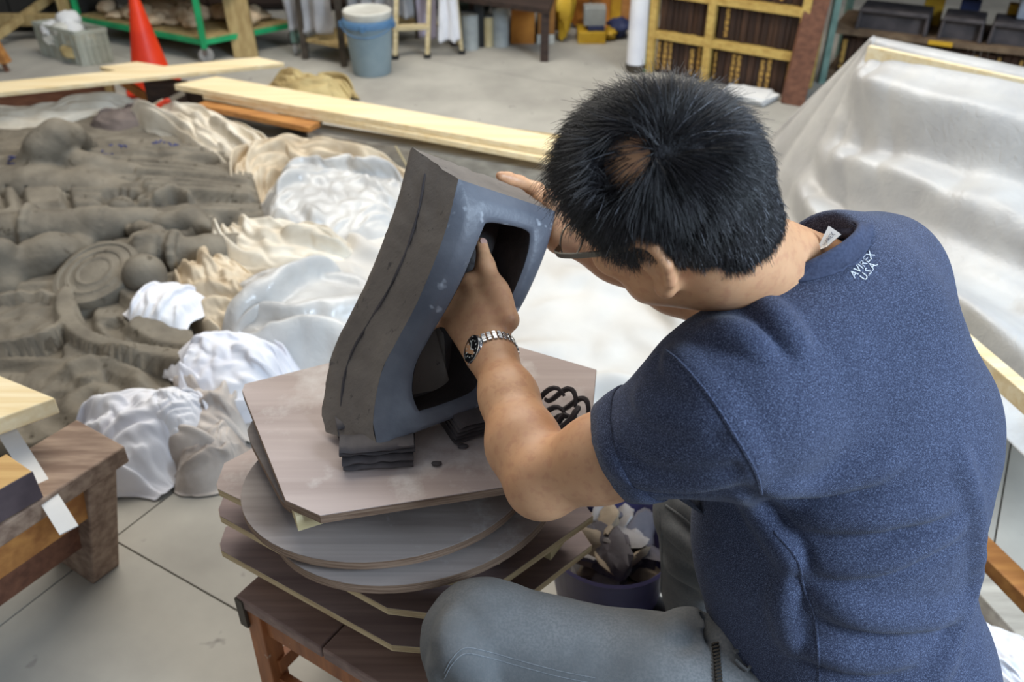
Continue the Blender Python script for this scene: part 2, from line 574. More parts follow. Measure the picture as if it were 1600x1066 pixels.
# rest shapes of three crumpled sheets: steps along each row of the offsets from a flat grid (x, y in 1/500 of the side, height in mm)
SHEETS = {
    'pleat': [[[0,3,8,5,8,2,9,2,4,8,-2,5,0,-3,-4,-4,-5,-4,1,-3,-2,8,1,7,6,12,4,5,-3,0,-7,4,4,4,1,-3,7,6,-5,-5,-4,-4,-5,-7,-7,-6,-9,-8,-6,-6,-7,-5],
[0,3,3,5,6,4,5,7,5,3,3,3,2,-2,-3,-6,-4,-4,-1,0,0,3,3,5,7,8,6,6,1,-3,-1,0,3,3,1,-2,5,5,-4,-8,-4,-6,-2,-8,-6,-5,-7,-8,-7,-5,-6,-3],
[0,4,0,2,5,7,5,6,5,3,3,1,7,-6,-2,-4,-4,-4,0,-3,1,2,4,5,6,8,7,5,1,-1,-2,-1,2,1,4,-1,0,2,-1,-9,-6,-1,-2,-5,-5,-9,-9,-7,-5,-4,-1,-4],
[0,2,1,1,4,6,7,5,4,2,4,0,5,-2,-2,-4,-3,-3,-2,-2,-3,5,1,6,7,6,10,5,1,-2,-3,2,0,2,1,2,1,0,-7,-7,-3,2,-4,-6,-7,-10,-5,-6,-4,-2,-2,-3],
[0,4,0,0,3,4,6,5,5,2,2,1,2,3,-5,-3,-2,-1,-4,-1,-3,1,5,1,7,8,9,5,2,-4,2,2,1,1,1,1,0,-1,-5,-6,-1,-3,-7,-5,-9,-7,-3,-4,-3,-3,-1,-2],
[0,2,0,2,1,4,3,5,4,4,3,2,1,0,-1,-4,-1,-4,-1,-3,-3,2,5,-1,6,8,9,3,4,-6,6,-1,5,-1,4,-2,0,-3,-3,-9,0,-1,-7,-8,-6,-3,-3,-3,-5,-1,-1,-2],
[0,0,2,3,0,2,2,5,2,4,4,3,0,1,-4,-2,-1,-1,-7,-1,0,1,2,1,7,7,6,5,2,0,0,1,3,3,1,0,-1,-3,-4,-4,-2,-3,-7,-6,-3,-4,-2,-5,-4,-1,-1,-1],
[0,1,0,2,1,3,2,2,2,3,4,2,0,-1,-2,0,-3,-3,-3,-2,0,1,0,3,7,5,8,4,4,-1,1,1,0,3,5,-4,-1,-2,-2,-3,-3,-4,-5,-4,-4,-4,-4,-5,-1,-2,-1,0],
[0,-2,2,2,2,2,2,2,1,3,2,0,2,-2,0,0,-3,-2,-4,-3,0,-2,5,0,8,4,9,5,1,-1,3,4,-1,1,1,-1,1,-1,-1,-3,-5,-3,-4,-4,-6,-4,-3,-3,-2,-1,-1,0],
[0,-2,0,3,1,2,2,2,1,1,2,2,1,1,-3,0,-2,-3,-4,-2,-4,-1,5,2,6,6,7,6,2,-3,4,2,0,1,3,0,1,1,-2,-3,-5,-3,-4,-5,-6,-4,-4,-1,-2,1,-1,-1],
[0,-2,1,2,1,2,1,0,2,2,1,1,2,2,-3,-1,-4,-3,-3,-5,-3,0,4,3,6,6,3,5,3,1,2,1,4,-1,0,5,1,2,0,-5,-3,-3,-6,-7,-5,-4,-3,-2,0,1,1,-2],
[0,-1,0,2,2,2,-1,0,1,3,0,1,4,-1,0,-4,-3,-3,-6,-4,-1,-2,2,4,4,9,3,5,0,4,2,-2,5,3,0,2,3,2,1,-4,-4,-5,-7,-6,-3,-3,-2,-2,0,1,1,-2],
[0,0,0,1,2,2,-1,0,-1,1,2,3,1,0,-3,-3,-2,-5,-7,0,-2,-2,0,3,4,5,4,8,3,3,1,1,1,2,5,-1,5,3,0,-2,-6,-7,-8,-3,-2,-2,-2,-1,0,0,0,0],
[0,0,0,1,2,2,-1,0,-1,0,2,2,2,-5,-2,-1,-5,-4,-4,-2,-3,0,0,2,3,4,4,6,4,4,2,2,1,4,1,1,4,5,-1,0,-9,-8,-7,-2,0,-3,-1,-2,1,2,0,0],
[0,-2,1,1,3,2,-1,0,0,-2,-1,4,-2,-2,-1,-2,-4,-6,-1,-2,-3,-4,-1,3,5,2,5,5,4,4,4,-2,2,5,-2,6,4,4,-2,-2,-8,-8,-4,1,-1,-3,-3,1,1,1,1,0],
[0,0,-1,1,1,1,0,1,-1,0,-2,1,0,-5,-1,-4,-3,-4,-1,0,-5,-3,-2,4,2,2,7,4,4,2,3,4,-1,3,0,3,3,5,2,-3,-6,-7,-2,0,-1,-2,-2,0,1,1,1,0],
[0,1,-2,1,2,-2,1,1,1,-1,-3,-1,-2,-4,-1,-3,-2,-6,1,-1,-7,-2,-2,4,0,7,2,6,4,1,0,4,-1,5,4,-1,4,4,3,-6,-2,-4,-1,-1,-1,-1,-2,0,1,2,1,-1],
[0,0,0,0,2,-1,-2,1,3,-1,-4,-2,-3,-2,-1,-3,-7,-6,-2,-1,-1,-4,-3,3,4,2,5,6,2,2,4,-2,1,3,5,2,4,4,-2,0,-3,-1,-1,-1,0,0,-2,-1,1,0,1,1],
[0,0,0,1,1,-2,-2,2,1,-1,-2,-3,-2,-2,-6,-6,-3,-3,-4,-1,-1,-6,-3,0,4,3,6,6,3,3,0,-1,5,2,2,6,1,3,1,2,-4,-1,1,-1,0,0,-2,0,1,0,0,2],
[0,0,1,0,1,-3,-2,0,1,-1,0,-2,-3,-4,-7,-4,-3,-3,-8,-3,-4,-1,-1,-2,5,-1,8,5,2,2,6,1,2,2,6,1,3,1,1,2,-2,0,1,1,1,0,-1,-1,1,1,-1,2],
[0,-1,2,0,-1,-1,-2,-1,1,0,0,-3,-4,-5,-6,-6,-6,-7,-4,-4,-3,1,-2,3,0,-2,7,5,4,4,3,4,0,5,2,3,2,1,1,6,-2,0,3,-1,1,0,1,0,1,0,0,1],
[0,0,1,0,-1,-1,-2,-1,1,-1,-1,-3,-4,-7,-6,-8,-6,-5,-5,-3,-1,-4,-1,5,0,0,4,6,2,4,5,3,2,2,4,1,4,-1,4,1,3,1,1,0,1,2,2,1,0,0,0,1],
[0,1,-1,1,-1,-1,-2,0,-1,-1,-3,-3,-5,-8,-6,-8,-4,-6,-3,-5,-3,-2,-2,5,1,3,3,3,3,3,4,2,3,4,2,3,3,2,-1,5,2,3,1,1,1,3,3,1,-1,0,0,1],
[0,2,-1,0,-1,-1,-2,0,-3,-3,-3,-3,-6,-6,-7,-7,-6,-2,-5,-6,-2,-5,2,1,3,4,4,4,2,1,4,2,2,4,3,3,4,1,1,3,2,3,2,3,2,3,3,1,0,0,0,0],
[0,2,-2,0,0,0,-3,-2,-2,-4,-4,-4,-4,-9,-6,-6,-5,-7,-2,-6,-5,-2,-1,3,6,3,2,3,7,-2,6,2,2,3,2,5,2,2,3,0,3,3,3,4,2,4,2,2,0,-1,0,1],
[0,0,0,1,0,-3,-2,-2,-1,-5,-5,-5,-7,-6,-6,-6,-5,-8,-2,-6,-3,-6,0,3,7,6,1,1,3,5,2,3,4,0,5,1,6,1,4,-2,1,4,5,3,4,4,4,2,0,0,0,0],
[0,0,-1,1,-1,-1,-3,-2,-3,-5,-5,-6,-8,-7,-6,-4,-5,-6,-4,-6,-4,-3,-3,1,5,8,1,2,-1,5,4,7,4,3,1,2,3,2,5,-1,2,4,5,3,5,4,6,3,-1,1,0,-1],
[0,-1,0,0,1,-2,-3,-2,-5,-5,-7,-9,-6,-6,-4,-5,-7,-5,-4,-7,-5,0,-2,-1,2,5,3,4,0,3,5,6,7,4,0,2,2,2,4,1,4,4,2,5,5,6,4,5,2,-1,0,-1],
[0,0,0,0,0,-2,-5,-3,-6,-6,-8,-5,-5,-7,-5,-6,-4,-7,-5,-6,-2,-4,-1,0,2,4,4,2,2,2,6,1,7,4,4,2,2,2,1,4,3,4,3,4,6,7,5,2,4,0,0,0],
[0,1,-1,-1,-1,-4,-4,-5,-6,-5,-7,-6,-8,-7,-7,-1,-5,-5,-7,-5,-6,-1,-1,2,1,5,1,4,1,3,5,3,4,6,4,1,4,1,2,2,5,5,3,5,5,6,7,4,1,1,0,1],
[0,1,-2,-2,-2,-4,-4,-4,-6,-7,-8,-8,-8,-5,-6,-1,-5,-4,-7,-7,-3,-6,1,2,3,-1,4,1,6,3,4,4,4,7,2,4,2,0,4,1,5,5,4,6,5,6,7,6,1,1,1,0],
[0,-2,0,-1,-4,-5,-3,-5,-6,-8,-8,-8,-7,-7,-5,-2,-3,-6,-7,-5,-6,-6,-5,5,4,4,4,-2,7,6,3,3,4,6,3,5,-1,1,3,4,5,5,5,5,6,5,7,7,3,1,0,1],
[0,-1,-1,-4,-4,-3,-5,-5,-7,-8,-8,-7,-7,-7,-4,-4,-5,-3,-7,-9,-5,-9,-6,4,6,10,0,2,5,5,3,6,2,7,3,5,1,-1,0,7,6,4,4,5,7,6,6,8,5,2,1,0],
[0,-2,-2,-4,-4,-3,-5,-7,-8,-7,-8,-7,-7,-7,-5,-5,-3,-4,-10,-8,-8,-8,-5,0,8,9,4,5,4,7,1,4,4,7,4,6,0,0,-4,9,7,4,4,6,5,7,7,7,7,4,1,0],
[0,-2,-3,-4,-4,-5,-6,-7,-7,-8,-8,-7,-7,-7,-4,-6,-4,-6,-8,-9,-9,-9,-10,-3,11,9,7,9,6,4,-3,7,7,8,4,6,1,-3,-5,8,8,7,3,7,5,7,6,7,7,7,2,1],
[0,-2,-6,-4,-4,-4,-7,-8,-5,-15,-4,-6,-7,-6,-4,-6,-9,-8,-5,-14,-11,-6,-11,-4,9,13,7,10,8,1,7,3,4,7,15,2,-1,-3,-5,5,9,5,5,9,6,3,8,1,10,12,7,-1]],
[[0,5,3,7,-4,0,-6,2,1,3,5,-7,5,-13,4,1,6,7,7,11,11,7,6,0,-18,6,0,-1,-11,-13,-4,12,4,-9,1,-4,-7,-15,-9,-3,-5,-8,-8,-1,1,-3,4,5,6,5,7,7],
[0,3,-2,2,2,-5,-6,3,3,5,4,0,-5,1,5,2,6,6,6,6,7,6,5,2,-6,-8,-7,5,-1,-13,3,3,-3,1,3,3,-15,-15,-11,0,-1,-7,-3,0,-5,-1,3,3,4,4,3,5],
[0,3,-5,1,4,-5,-10,4,3,5,2,-1,4,1,5,5,4,3,5,6,5,6,5,3,1,-11,-10,-4,3,-6,3,3,2,1,-1,6,-3,-17,-8,-2,-2,-14,-4,-1,-3,0,1,3,3,-1,3,5],
[0,4,-6,-5,5,-1,-8,-2,3,5,0,2,5,3,6,5,5,6,1,3,4,4,6,1,4,-10,-9,-7,7,-2,4,3,2,-1,-2,5,-2,-10,-1,0,-9,-19,-3,0,2,-7,1,5,-8,1,7,3],
[0,3,-5,-9,3,3,-1,-5,-4,6,1,4,5,4,4,6,6,5,3,2,-1,4,2,3,2,-3,-10,-3,5,1,0,5,2,-5,0,6,-2,-6,3,2,-18,-10,-4,-2,-6,-1,2,-9,-2,6,3,5],
[0,0,-1,-12,1,5,1,-4,-7,7,4,1,6,6,3,4,5,4,6,5,3,-5,4,4,-9,-2,-2,-1,1,1,0,4,1,1,-3,5,2,1,6,-2,-15,-11,-9,-14,0,1,-7,-2,4,3,4,3],
[0,3,-11,-6,1,5,-1,-4,-6,6,4,2,5,6,1,5,6,7,1,5,4,2,1,3,-7,-14,3,0,6,2,-3,3,4,0,3,5,0,2,5,1,-18,-14,-21,-3,5,-4,-6,5,2,-2,3,4],
[0,3,-13,-8,0,6,0,-6,-2,4,3,3,6,1,5,5,4,5,4,1,6,1,-1,3,1,-9,-4,1,2,5,1,2,-2,6,1,3,3,7,2,1,-23,-18,-14,2,2,-7,2,5,-2,-8,4,7],
[0,3,-13,-10,1,5,2,-5,-6,5,5,4,5,2,5,3,4,7,-2,1,4,1,2,-1,6,-9,-5,-4,5,5,7,-1,4,0,3,8,5,6,-1,-7,-23,-17,-7,4,-8,1,6,0,0,-8,2,6],
[0,3,-8,-17,0,4,1,-5,-2,3,5,4,7,5,-2,5,6,3,1,1,-2,4,5,2,-1,2,-16,-3,6,5,4,4,3,5,3,6,6,7,1,-20,-21,-10,0,-5,-4,5,6,-2,-3,-7,1,5],
[0,5,-6,-18,-7,4,-1,-7,1,6,2,6,6,6,-1,6,1,3,2,-2,1,5,5,3,-2,-2,3,-3,0,0,5,4,2,4,4,4,6,3,1,-23,-13,-4,2,-9,2,0,4,1,-10,-7,2,6],
[0,7,-5,-20,-10,1,-5,-1,0,5,5,3,6,3,7,3,0,4,-4,1,4,1,3,6,3,-6,6,4,4,-11,2,6,6,3,0,7,5,1,-3,-23,-4,5,-10,2,-4,5,3,0,-17,-8,5,5],
[0,6,-3,-21,-11,1,-2,-7,1,5,5,1,6,6,3,2,3,0,-5,6,1,1,4,5,4,3,4,0,4,1,-4,3,4,6,-1,4,5,7,-11,-17,1,2,-1,-1,-5,3,3,-5,-14,-9,6,1],
[0,6,-3,-22,-11,2,1,-9,1,0,4,1,7,1,4,6,-2,2,-2,6,-3,5,6,3,5,-2,4,2,4,5,-2,5,2,3,3,5,4,0,-2,-10,3,0,2,-4,-10,3,0,-2,-16,-7,-3,5],
[0,1,0,-18,-11,-2,3,-8,0,0,-2,4,2,6,6,5,-2,4,3,4,-3,1,3,5,3,0,5,3,1,5,-1,3,4,3,4,3,4,5,0,-3,3,-2,2,-12,-2,1,2,-11,-15,-14,2,6],
[0,2,2,-16,-22,4,5,-6,-8,5,-6,5,6,3,3,4,5,5,5,1,-4,-3,4,5,6,2,-2,3,4,4,2,-3,6,3,5,3,3,2,5,4,0,0,0,-8,-5,4,0,-13,-19,-14,3,6],
[0,5,2,-16,-23,2,5,-4,-9,4,-3,4,6,-2,5,4,8,1,4,-1,-8,5,3,5,6,-1,0,-2,7,3,6,0,6,-2,4,4,0,6,7,3,4,3,-7,-2,-5,5,0,-16,-24,-12,3,7],
[0,6,3,-13,-21,-2,5,-4,-10,4,2,0,0,0,5,6,1,0,7,6,-1,-3,2,4,1,6,2,-3,3,3,3,5,5,-1,0,5,3,5,6,0,7,4,-7,-4,-2,6,1,-18,-24,-9,0,6],
[0,6,5,-10,-20,-2,2,-10,-2,4,2,-1,-3,-1,2,1,5,6,4,4,5,-5,2,4,4,0,-1,3,2,3,2,5,2,4,6,-1,6,4,4,4,4,1,-3,-8,-2,7,4,-18,-25,-13,2,6],
[0,6,6,-9,-17,1,-1,-10,-3,2,2,-1,-5,4,-4,3,6,6,0,5,5,5,-1,0,2,7,-8,-2,4,5,3,4,4,3,2,5,6,4,6,3,2,3,-11,-8,4,7,6,-18,-26,-15,2,6],
[0,5,6,-4,-12,-8,4,-8,-13,3,6,-3,1,4,-6,2,1,1,6,5,5,5,-4,4,4,7,-3,-6,0,3,4,4,5,3,5,3,5,3,5,2,5,3,-8,-6,2,6,6,-17,-26,-17,2,6],
[0,6,1,3,-14,-4,4,-11,-14,2,5,3,2,1,-1,-4,-1,5,4,3,5,5,5,-3,2,6,-2,-3,-4,2,3,6,3,4,3,5,4,4,4,5,1,6,-8,-8,3,5,7,-14,-26,-18,1,7],
[0,4,0,6,-15,1,3,-14,-7,-3,6,4,3,2,1,-4,-2,3,6,1,2,6,0,2,0,3,-1,-2,-10,4,4,4,2,5,5,5,6,2,4,4,3,6,-5,-7,-4,7,6,-10,-26,-18,1,7],
[0,5,2,-3,-7,3,3,-13,-11,1,5,6,2,4,-1,-6,1,2,6,-1,0,4,-2,-2,1,3,5,-3,-5,-1,2,5,2,5,5,5,6,3,3,3,3,5,0,-10,-3,4,6,-9,-25,-17,2,7],
[0,5,6,-6,-9,5,4,-7,-17,4,6,4,5,-6,-2,-3,2,0,5,-1,3,7,-3,0,-3,2,7,1,-9,-1,-4,7,5,5,7,2,7,1,1,4,5,4,-3,-5,-8,5,6,-7,-25,-15,2,7],
[0,6,7,-5,-6,2,2,-7,-13,5,4,5,2,-3,-2,0,-1,-2,0,3,4,4,4,1,-6,-3,3,4,-4,-10,0,5,4,5,4,6,3,5,1,2,4,5,-2,-2,-9,2,5,-5,-23,-14,3,7],
[0,6,5,0,-1,-1,-1,-11,-4,5,4,2,-1,-2,1,5,-7,-4,1,3,4,5,6,4,-1,-6,0,4,-1,-6,-5,-8,5,5,6,4,1,5,-3,4,5,6,4,-6,-10,-4,5,0,-20,-15,5,7],
[0,6,6,0,-2,3,-1,-11,1,3,-2,-5,-1,4,6,-1,-10,1,5,1,5,5,6,7,3,-9,1,-2,7,-11,-14,3,-5,4,6,5,1,6,0,4,1,5,7,-9,-6,-12,3,0,-13,-12,4,7],
[0,7,4,1,0,6,1,-10,0,-8,-4,4,4,3,4,-1,-9,-2,4,3,6,4,5,5,2,-3,-3,-1,4,-7,-17,-6,5,4,5,3,-3,5,5,4,3,4,6,1,-15,-11,-4,4,-14,-5,1,6],
[0,7,3,3,3,5,2,-1,-3,-17,3,4,0,3,0,6,-2,-4,-2,3,0,4,5,3,4,1,0,-9,1,-10,-16,-5,3,5,4,5,-1,4,4,6,2,5,4,5,-9,-13,-8,2,-8,-7,0,6],
[0,5,6,5,4,4,4,0,-11,-1,-2,-2,0,4,1,4,4,-9,1,-5,0,2,5,5,1,-6,-2,-3,2,3,-17,-9,-2,3,5,4,0,6,1,4,3,5,6,-1,2,-12,-11,-2,2,-11,-1,6],
[0,6,5,5,6,3,6,-4,-2,-3,-4,0,4,-3,2,2,4,0,0,-8,-3,-1,3,2,0,-3,-3,-11,3,2,-5,-13,-4,3,4,3,2,6,4,3,3,4,1,1,3,-1,-12,-5,2,-7,-5,5],
[0,5,7,4,6,5,2,4,-4,-2,-2,1,0,-2,4,2,3,3,2,-7,-4,-6,-8,8,-7,-8,-8,-6,3,3,-4,-3,-4,-1,2,5,5,1,2,4,3,1,1,5,2,3,-2,-13,-2,0,-7,4],
[0,6,6,6,5,6,3,2,-2,1,1,-1,-1,1,3,1,2,6,-2,0,-6,-9,-16,-2,-10,-12,-1,-6,4,2,-2,-1,-1,0,3,3,5,5,-3,-2,3,1,2,4,3,4,3,-1,-12,1,-5,3],
[0,7,6,7,6,5,4,2,3,4,-1,-5,1,3,3,0,2,3,0,-10,-9,-19,-12,-7,-5,-13,-1,-2,3,2,-3,-2,3,2,4,4,6,-1,-4,1,0,1,5,2,4,3,0,2,-4,1,1,-2],
[0,9,7,7,8,6,6,1,10,-9,14,-5,-5,-4,7,2,6,2,-15,-8,-19,-20,-14,-3,-11,-8,2,-8,3,4,10,-10,-2,3,3,8,12,2,-19,2,-3,7,5,0,8,1,-3,-1,0,4,9,-1]],
[[34,13,1,8,0,-17,-4,-6,5,5,-1,-2,-12,17,-2,-14,-2,3,18,-7,-13,15,-4,14,23,0,21,17,-28,-27,-21,12,16,19,16,-23,-20,-1,-10,-20,18,16,25,-16,-13,-12,-5,-14,6,-4,-3,-4],
[28,5,19,12,-5,-19,-15,6,0,-3,2,14,-11,8,-5,-7,-3,4,-1,-4,2,1,0,11,15,15,19,1,-13,-23,-14,-4,21,17,11,-4,-18,-16,-20,2,15,14,18,0,-19,-15,-6,0,1,-4,3,2],
[27,5,23,13,0,-17,-15,-8,3,-7,7,13,-2,-5,-7,-6,4,13,-9,-4,4,-1,-1,-2,13,15,19,8,-15,-21,-11,-6,15,14,17,-3,-12,-19,-20,7,9,21,19,-14,-14,3,3,4,-10,-17,2,8],
[42,-7,21,20,6,-16,-17,-20,1,-4,11,4,-3,-15,6,5,5,10,-18,-3,13,-1,3,-13,0,14,13,14,-5,-17,-9,-16,8,20,22,-9,-8,-21,-4,-8,20,19,10,-13,1,13,-4,-5,-23,-12,5,-14],
[21,13,21,24,10,-12,-16,-19,-17,3,14,8,-6,-8,9,3,0,-9,-9,1,19,1,-11,-7,-9,7,12,15,0,-9,-15,-9,8,21,18,-2,-17,-23,-7,3,19,10,10,16,6,4,-14,-22,-14,1,-12,-11],
[19,22,18,21,12,-8,-10,-20,-22,3,4,18,0,2,-13,-5,-7,-11,5,6,5,17,-4,-3,-17,-3,-1,18,1,-14,7,-7,4,17,17,-10,-14,-11,-3,1,17,9,17,14,12,-11,-23,-19,5,-11,-7,-17],
[29,5,22,22,13,7,-19,-21,-22,-1,3,17,-1,-2,-16,-10,2,2,14,2,-13,9,18,5,-15,-19,-4,11,-2,-12,16,11,-11,6,10,1,-18,-14,2,10,20,20,10,17,0,-19,-22,-3,3,-22,-12,11],
[26,7,24,23,20,-1,-19,-21,-17,-11,1,12,3,-14,-4,0,10,13,-3,-15,-1,14,20,9,-11,-20,-12,-6,0,4,15,1,-14,7,14,-12,-14,0,14,8,12,16,21,12,-11,-20,-6,2,-19,-22,-3,-4],
[37,-2,22,23,9,12,-18,-20,-23,4,-12,-6,10,-14,9,6,9,8,-20,-7,12,16,9,11,-3,-17,-13,-15,10,0,-3,11,-13,4,-9,2,7,-9,13,18,7,21,21,2,-19,-3,4,-20,-16,-24,0,-5],
[42,-6,19,21,16,11,-18,-21,-19,-14,-2,-1,5,-7,18,7,-2,-12,-13,11,17,7,-2,8,14,-7,-15,-18,-7,-3,3,-3,1,-1,7,-6,3,-3,14,15,11,22,18,-15,-12,5,3,-19,-19,-23,2,4],
[31,1,19,21,21,10,-19,-24,-15,-9,-11,7,-4,6,18,-1,-14,-15,14,16,13,-3,-9,1,13,17,-10,-17,-14,-16,9,-3,-10,8,-2,-3,3,6,19,0,20,22,2,-16,8,11,-9,-16,-23,-22,0,2],
[32,0,16,19,22,13,-23,-21,-19,-6,-2,3,-4,16,2,-9,-15,9,17,17,4,-16,-13,3,7,16,1,-1,-15,-16,0,-1,-2,1,-14,5,2,6,22,2,20,10,-10,1,21,8,-12,-19,-22,-20,-3,15],
[25,8,13,17,22,12,-19,-23,-18,-8,3,8,3,7,-12,-12,7,17,17,7,-10,-18,-9,-1,9,8,-6,8,-2,-10,-21,18,10,-1,-17,3,-1,-2,16,20,11,-9,-5,14,18,8,-9,-20,-22,-18,2,-20],
[41,-7,5,17,22,14,-16,-24,-11,-18,7,16,2,-14,-9,8,14,15,15,-8,-18,-7,-9,-6,11,16,-8,-5,4,-3,-19,3,14,7,-11,-5,-9,10,18,20,-1,-8,-7,20,24,12,-14,-21,-21,-23,1,-6],
[47,-15,2,17,19,16,-15,-20,-12,-15,12,1,-8,-4,7,7,19,6,13,-7,-21,-13,-14,6,9,16,2,-4,-8,1,-14,-4,3,0,2,4,-8,4,17,18,-2,-13,2,22,22,16,-10,-24,-22,-21,-4,-14],
[13,20,1,18,18,12,-9,-20,-22,-4,14,-9,-3,7,12,10,5,-6,2,3,-18,-17,7,-5,-2,11,13,8,2,-5,-13,-18,2,2,-5,12,6,11,8,4,-14,-13,13,24,21,16,-9,-23,-19,-21,-9,-5],
[41,-12,5,19,15,15,-12,-17,-25,2,12,-9,-3,18,11,5,0,-12,-7,3,-19,-6,12,-2,-5,9,15,12,3,-12,-2,-12,-1,-13,4,4,12,4,3,-10,-11,-2,19,23,21,15,-9,-21,-13,-23,-13,-9],
[40,-9,3,18,18,17,-11,-18,-24,4,3,-16,13,18,8,-5,-13,-13,-3,4,-8,9,12,-3,-14,-5,10,16,8,-9,-7,-1,11,-9,-11,-6,11,6,2,-17,-3,7,21,23,19,12,-10,-18,-8,-22,-16,-5],
[27,6,0,19,19,19,-4,-22,-18,-11,2,-11,17,19,-10,-13,-6,-10,7,0,-3,18,11,1,-7,-14,-1,8,9,-2,-14,-8,14,6,-3,-15,-4,6,10,-9,-3,8,18,24,18,5,-10,-17,-6,-23,-11,1],
[32,5,-2,15,22,16,4,-23,-21,-16,2,-5,20,2,-17,-6,-2,5,10,5,3,-6,19,6,-8,-1,-13,-16,4,3,-1,-13,6,11,11,-15,-3,-1,-6,12,-13,12,21,23,12,3,-7,-17,-5,-21,-14,-18],
[20,14,7,11,23,22,-5,-23,-24,-13,-1,2,13,-1,-16,5,12,7,6,1,-2,-7,21,4,-1,2,-13,-19,-13,-5,1,3,5,6,2,-9,-1,1,-6,-2,1,9,19,20,14,4,-7,-19,-4,-20,-10,2],
[24,9,12,10,21,20,-5,-21,-23,-15,-8,14,11,-10,-5,14,16,2,0,-14,-4,-2,11,18,13,4,-18,-17,-21,-2,-9,1,11,11,-7,-8,-3,12,-1,-5,-11,9,21,22,14,4,-7,-21,-6,-19,-10,-3],
[20,14,18,9,17,16,-4,-19,-20,-20,1,5,-3,0,1,16,16,-1,-1,-10,-10,-7,16,12,15,14,-17,-16,-18,-4,-14,6,8,3,-9,-3,5,13,-3,-4,-11,5,17,23,20,4,-9,-22,-9,-18,-12,-9],
[26,7,12,12,21,14,-5,-20,-21,-13,-3,2,-7,3,14,18,14,-12,-1,-11,-9,-9,17,19,15,9,-9,-12,-14,-16,-15,1,11,-5,-7,3,3,10,15,-14,-10,3,16,21,20,8,-7,-22,-11,-17,-13,3],
[41,-10,8,18,24,11,-15,-18,-21,-7,-4,0,0,15,16,16,-4,-14,-8,-17,-4,-2,22,14,16,17,0,-14,-21,-14,-16,4,5,-2,-1,-12,2,14,18,-12,-9,-6,17,23,19,11,-2,-22,-13,-18,-12,-13],
[36,-6,8,18,23,13,-17,-20,-24,-4,0,1,6,16,17,11,-15,-13,-15,-6,1,-3,10,14,16,19,13,-13,-16,-21,-18,-5,11,-2,-1,5,-11,5,14,-14,-6,5,13,20,20,15,1,-21,-16,-18,-8,3],
[32,-2,9,17,19,16,-19,-22,-18,-6,2,9,11,15,10,-3,-14,-18,-11,3,4,-5,-1,11,15,17,18,6,-15,-21,-20,-11,0,3,-6,13,9,4,-13,-11,0,3,8,20,21,15,6,-17,-19,-17,-9,2],
[18,12,4,19,22,11,-19,-23,-11,-10,16,15,14,11,-8,-9,-22,-15,2,14,1,-13,1,-4,14,20,16,13,-7,-11,-20,-8,-16,0,8,5,14,7,-11,-15,-12,6,2,21,20,21,9,-15,-22,-18,-8,-8],
[24,5,4,19,20,1,-12,-23,-11,16,12,7,5,4,-8,-11,-22,6,7,5,-4,-8,-3,2,-1,19,20,18,1,-21,-15,-17,1,-6,-6,9,20,1,-10,-6,-12,-3,-2,14,20,20,19,-7,-22,-22,-15,-19],
[25,3,5,14,17,-6,-8,-16,10,15,-5,-1,-1,-5,-4,-2,-15,12,11,-4,-12,-1,-6,6,-3,14,19,19,4,-9,-19,-22,-7,-1,5,2,16,2,-11,-5,-10,6,-5,-1,19,18,19,13,-24,-22,-18,-5],
[42,-13,6,11,15,-10,-9,-2,18,7,-16,-12,-8,8,-3,-4,-2,20,6,-18,-12,8,8,-5,0,21,18,18,7,-14,-18,-22,-13,-4,2,-1,13,4,-10,-10,8,6,1,-17,8,18,18,16,-11,-23,-18,-7],
[39,-9,7,11,-1,-11,1,14,13,-12,-16,-8,1,14,2,-13,4,12,1,-20,3,15,3,0,-3,15,18,17,0,-10,-19,-20,-18,-2,11,-2,11,-2,-5,-10,-6,7,13,-10,-7,6,17,18,5,-22,-21,7],
[10,20,6,-1,4,-6,15,10,-8,-15,-11,5,14,15,-15,-12,-1,15,-4,-11,7,11,19,4,-12,2,22,18,-8,-4,-18,-16,-16,-14,10,4,9,-14,6,-5,-5,-1,15,-6,1,-11,9,18,13,-13,-24,-3],
[21,12,-2,-2,11,2,10,-8,-13,-7,5,9,14,7,-11,-11,-7,0,-7,4,16,16,16,13,-10,-12,14,11,-8,1,-17,-17,-12,-10,3,4,-1,-7,13,-7,-5,10,1,-6,8,-5,-6,10,16,-1,-21,-11],
[33,0,2,3,5,-4,-5,-6,-4,1,8,16,11,-4,-10,-14,2,-1,1,11,8,10,12,10,-1,-3,2,4,-2,-11,-18,-14,-3,-7,-4,3,-5,9,21,-5,-9,-4,0,-7,3,2,-11,4,14,6,-9,-23],
[39,12,-20,-3,4,-8,3,5,-7,22,-1,10,11,-21,-7,-10,-5,4,25,6,-4,9,5,12,14,6,-8,-14,0,-19,2,-24,-14,5,-7,4,0,8,14,6,-17,-3,-12,14,-3,18,-18,12,1,-15,14,-31]]],
    'crumple': [[[0,-10,1,2,-1,4,9,12,1,6,-8,9,15,-4,-8,-9,-2,-4,-10,2,3,8,12,14,0,-10,-14,-7,-9,-12,-12,1,2,9,-3,9,2,2],
[-10,0,2,2,3,3,5,9,7,-1,1,5,11,0,-9,-8,-5,-7,-2,1,3,6,11,10,1,-8,-12,-8,-10,-10,-8,1,3,4,0,6,0,-8],
[-10,3,3,2,3,2,4,7,6,3,2,5,4,2,-8,-7,-7,-6,-3,3,4,5,10,7,3,-9,-12,-6,-10,-10,-6,0,5,3,1,2,1,-8],
[-5,1,3,3,1,3,4,4,6,5,4,3,4,-4,-4,-6,-7,-6,-2,0,6,6,8,7,1,-10,-10,-9,-6,-11,-6,-1,8,5,1,0,1,-2],
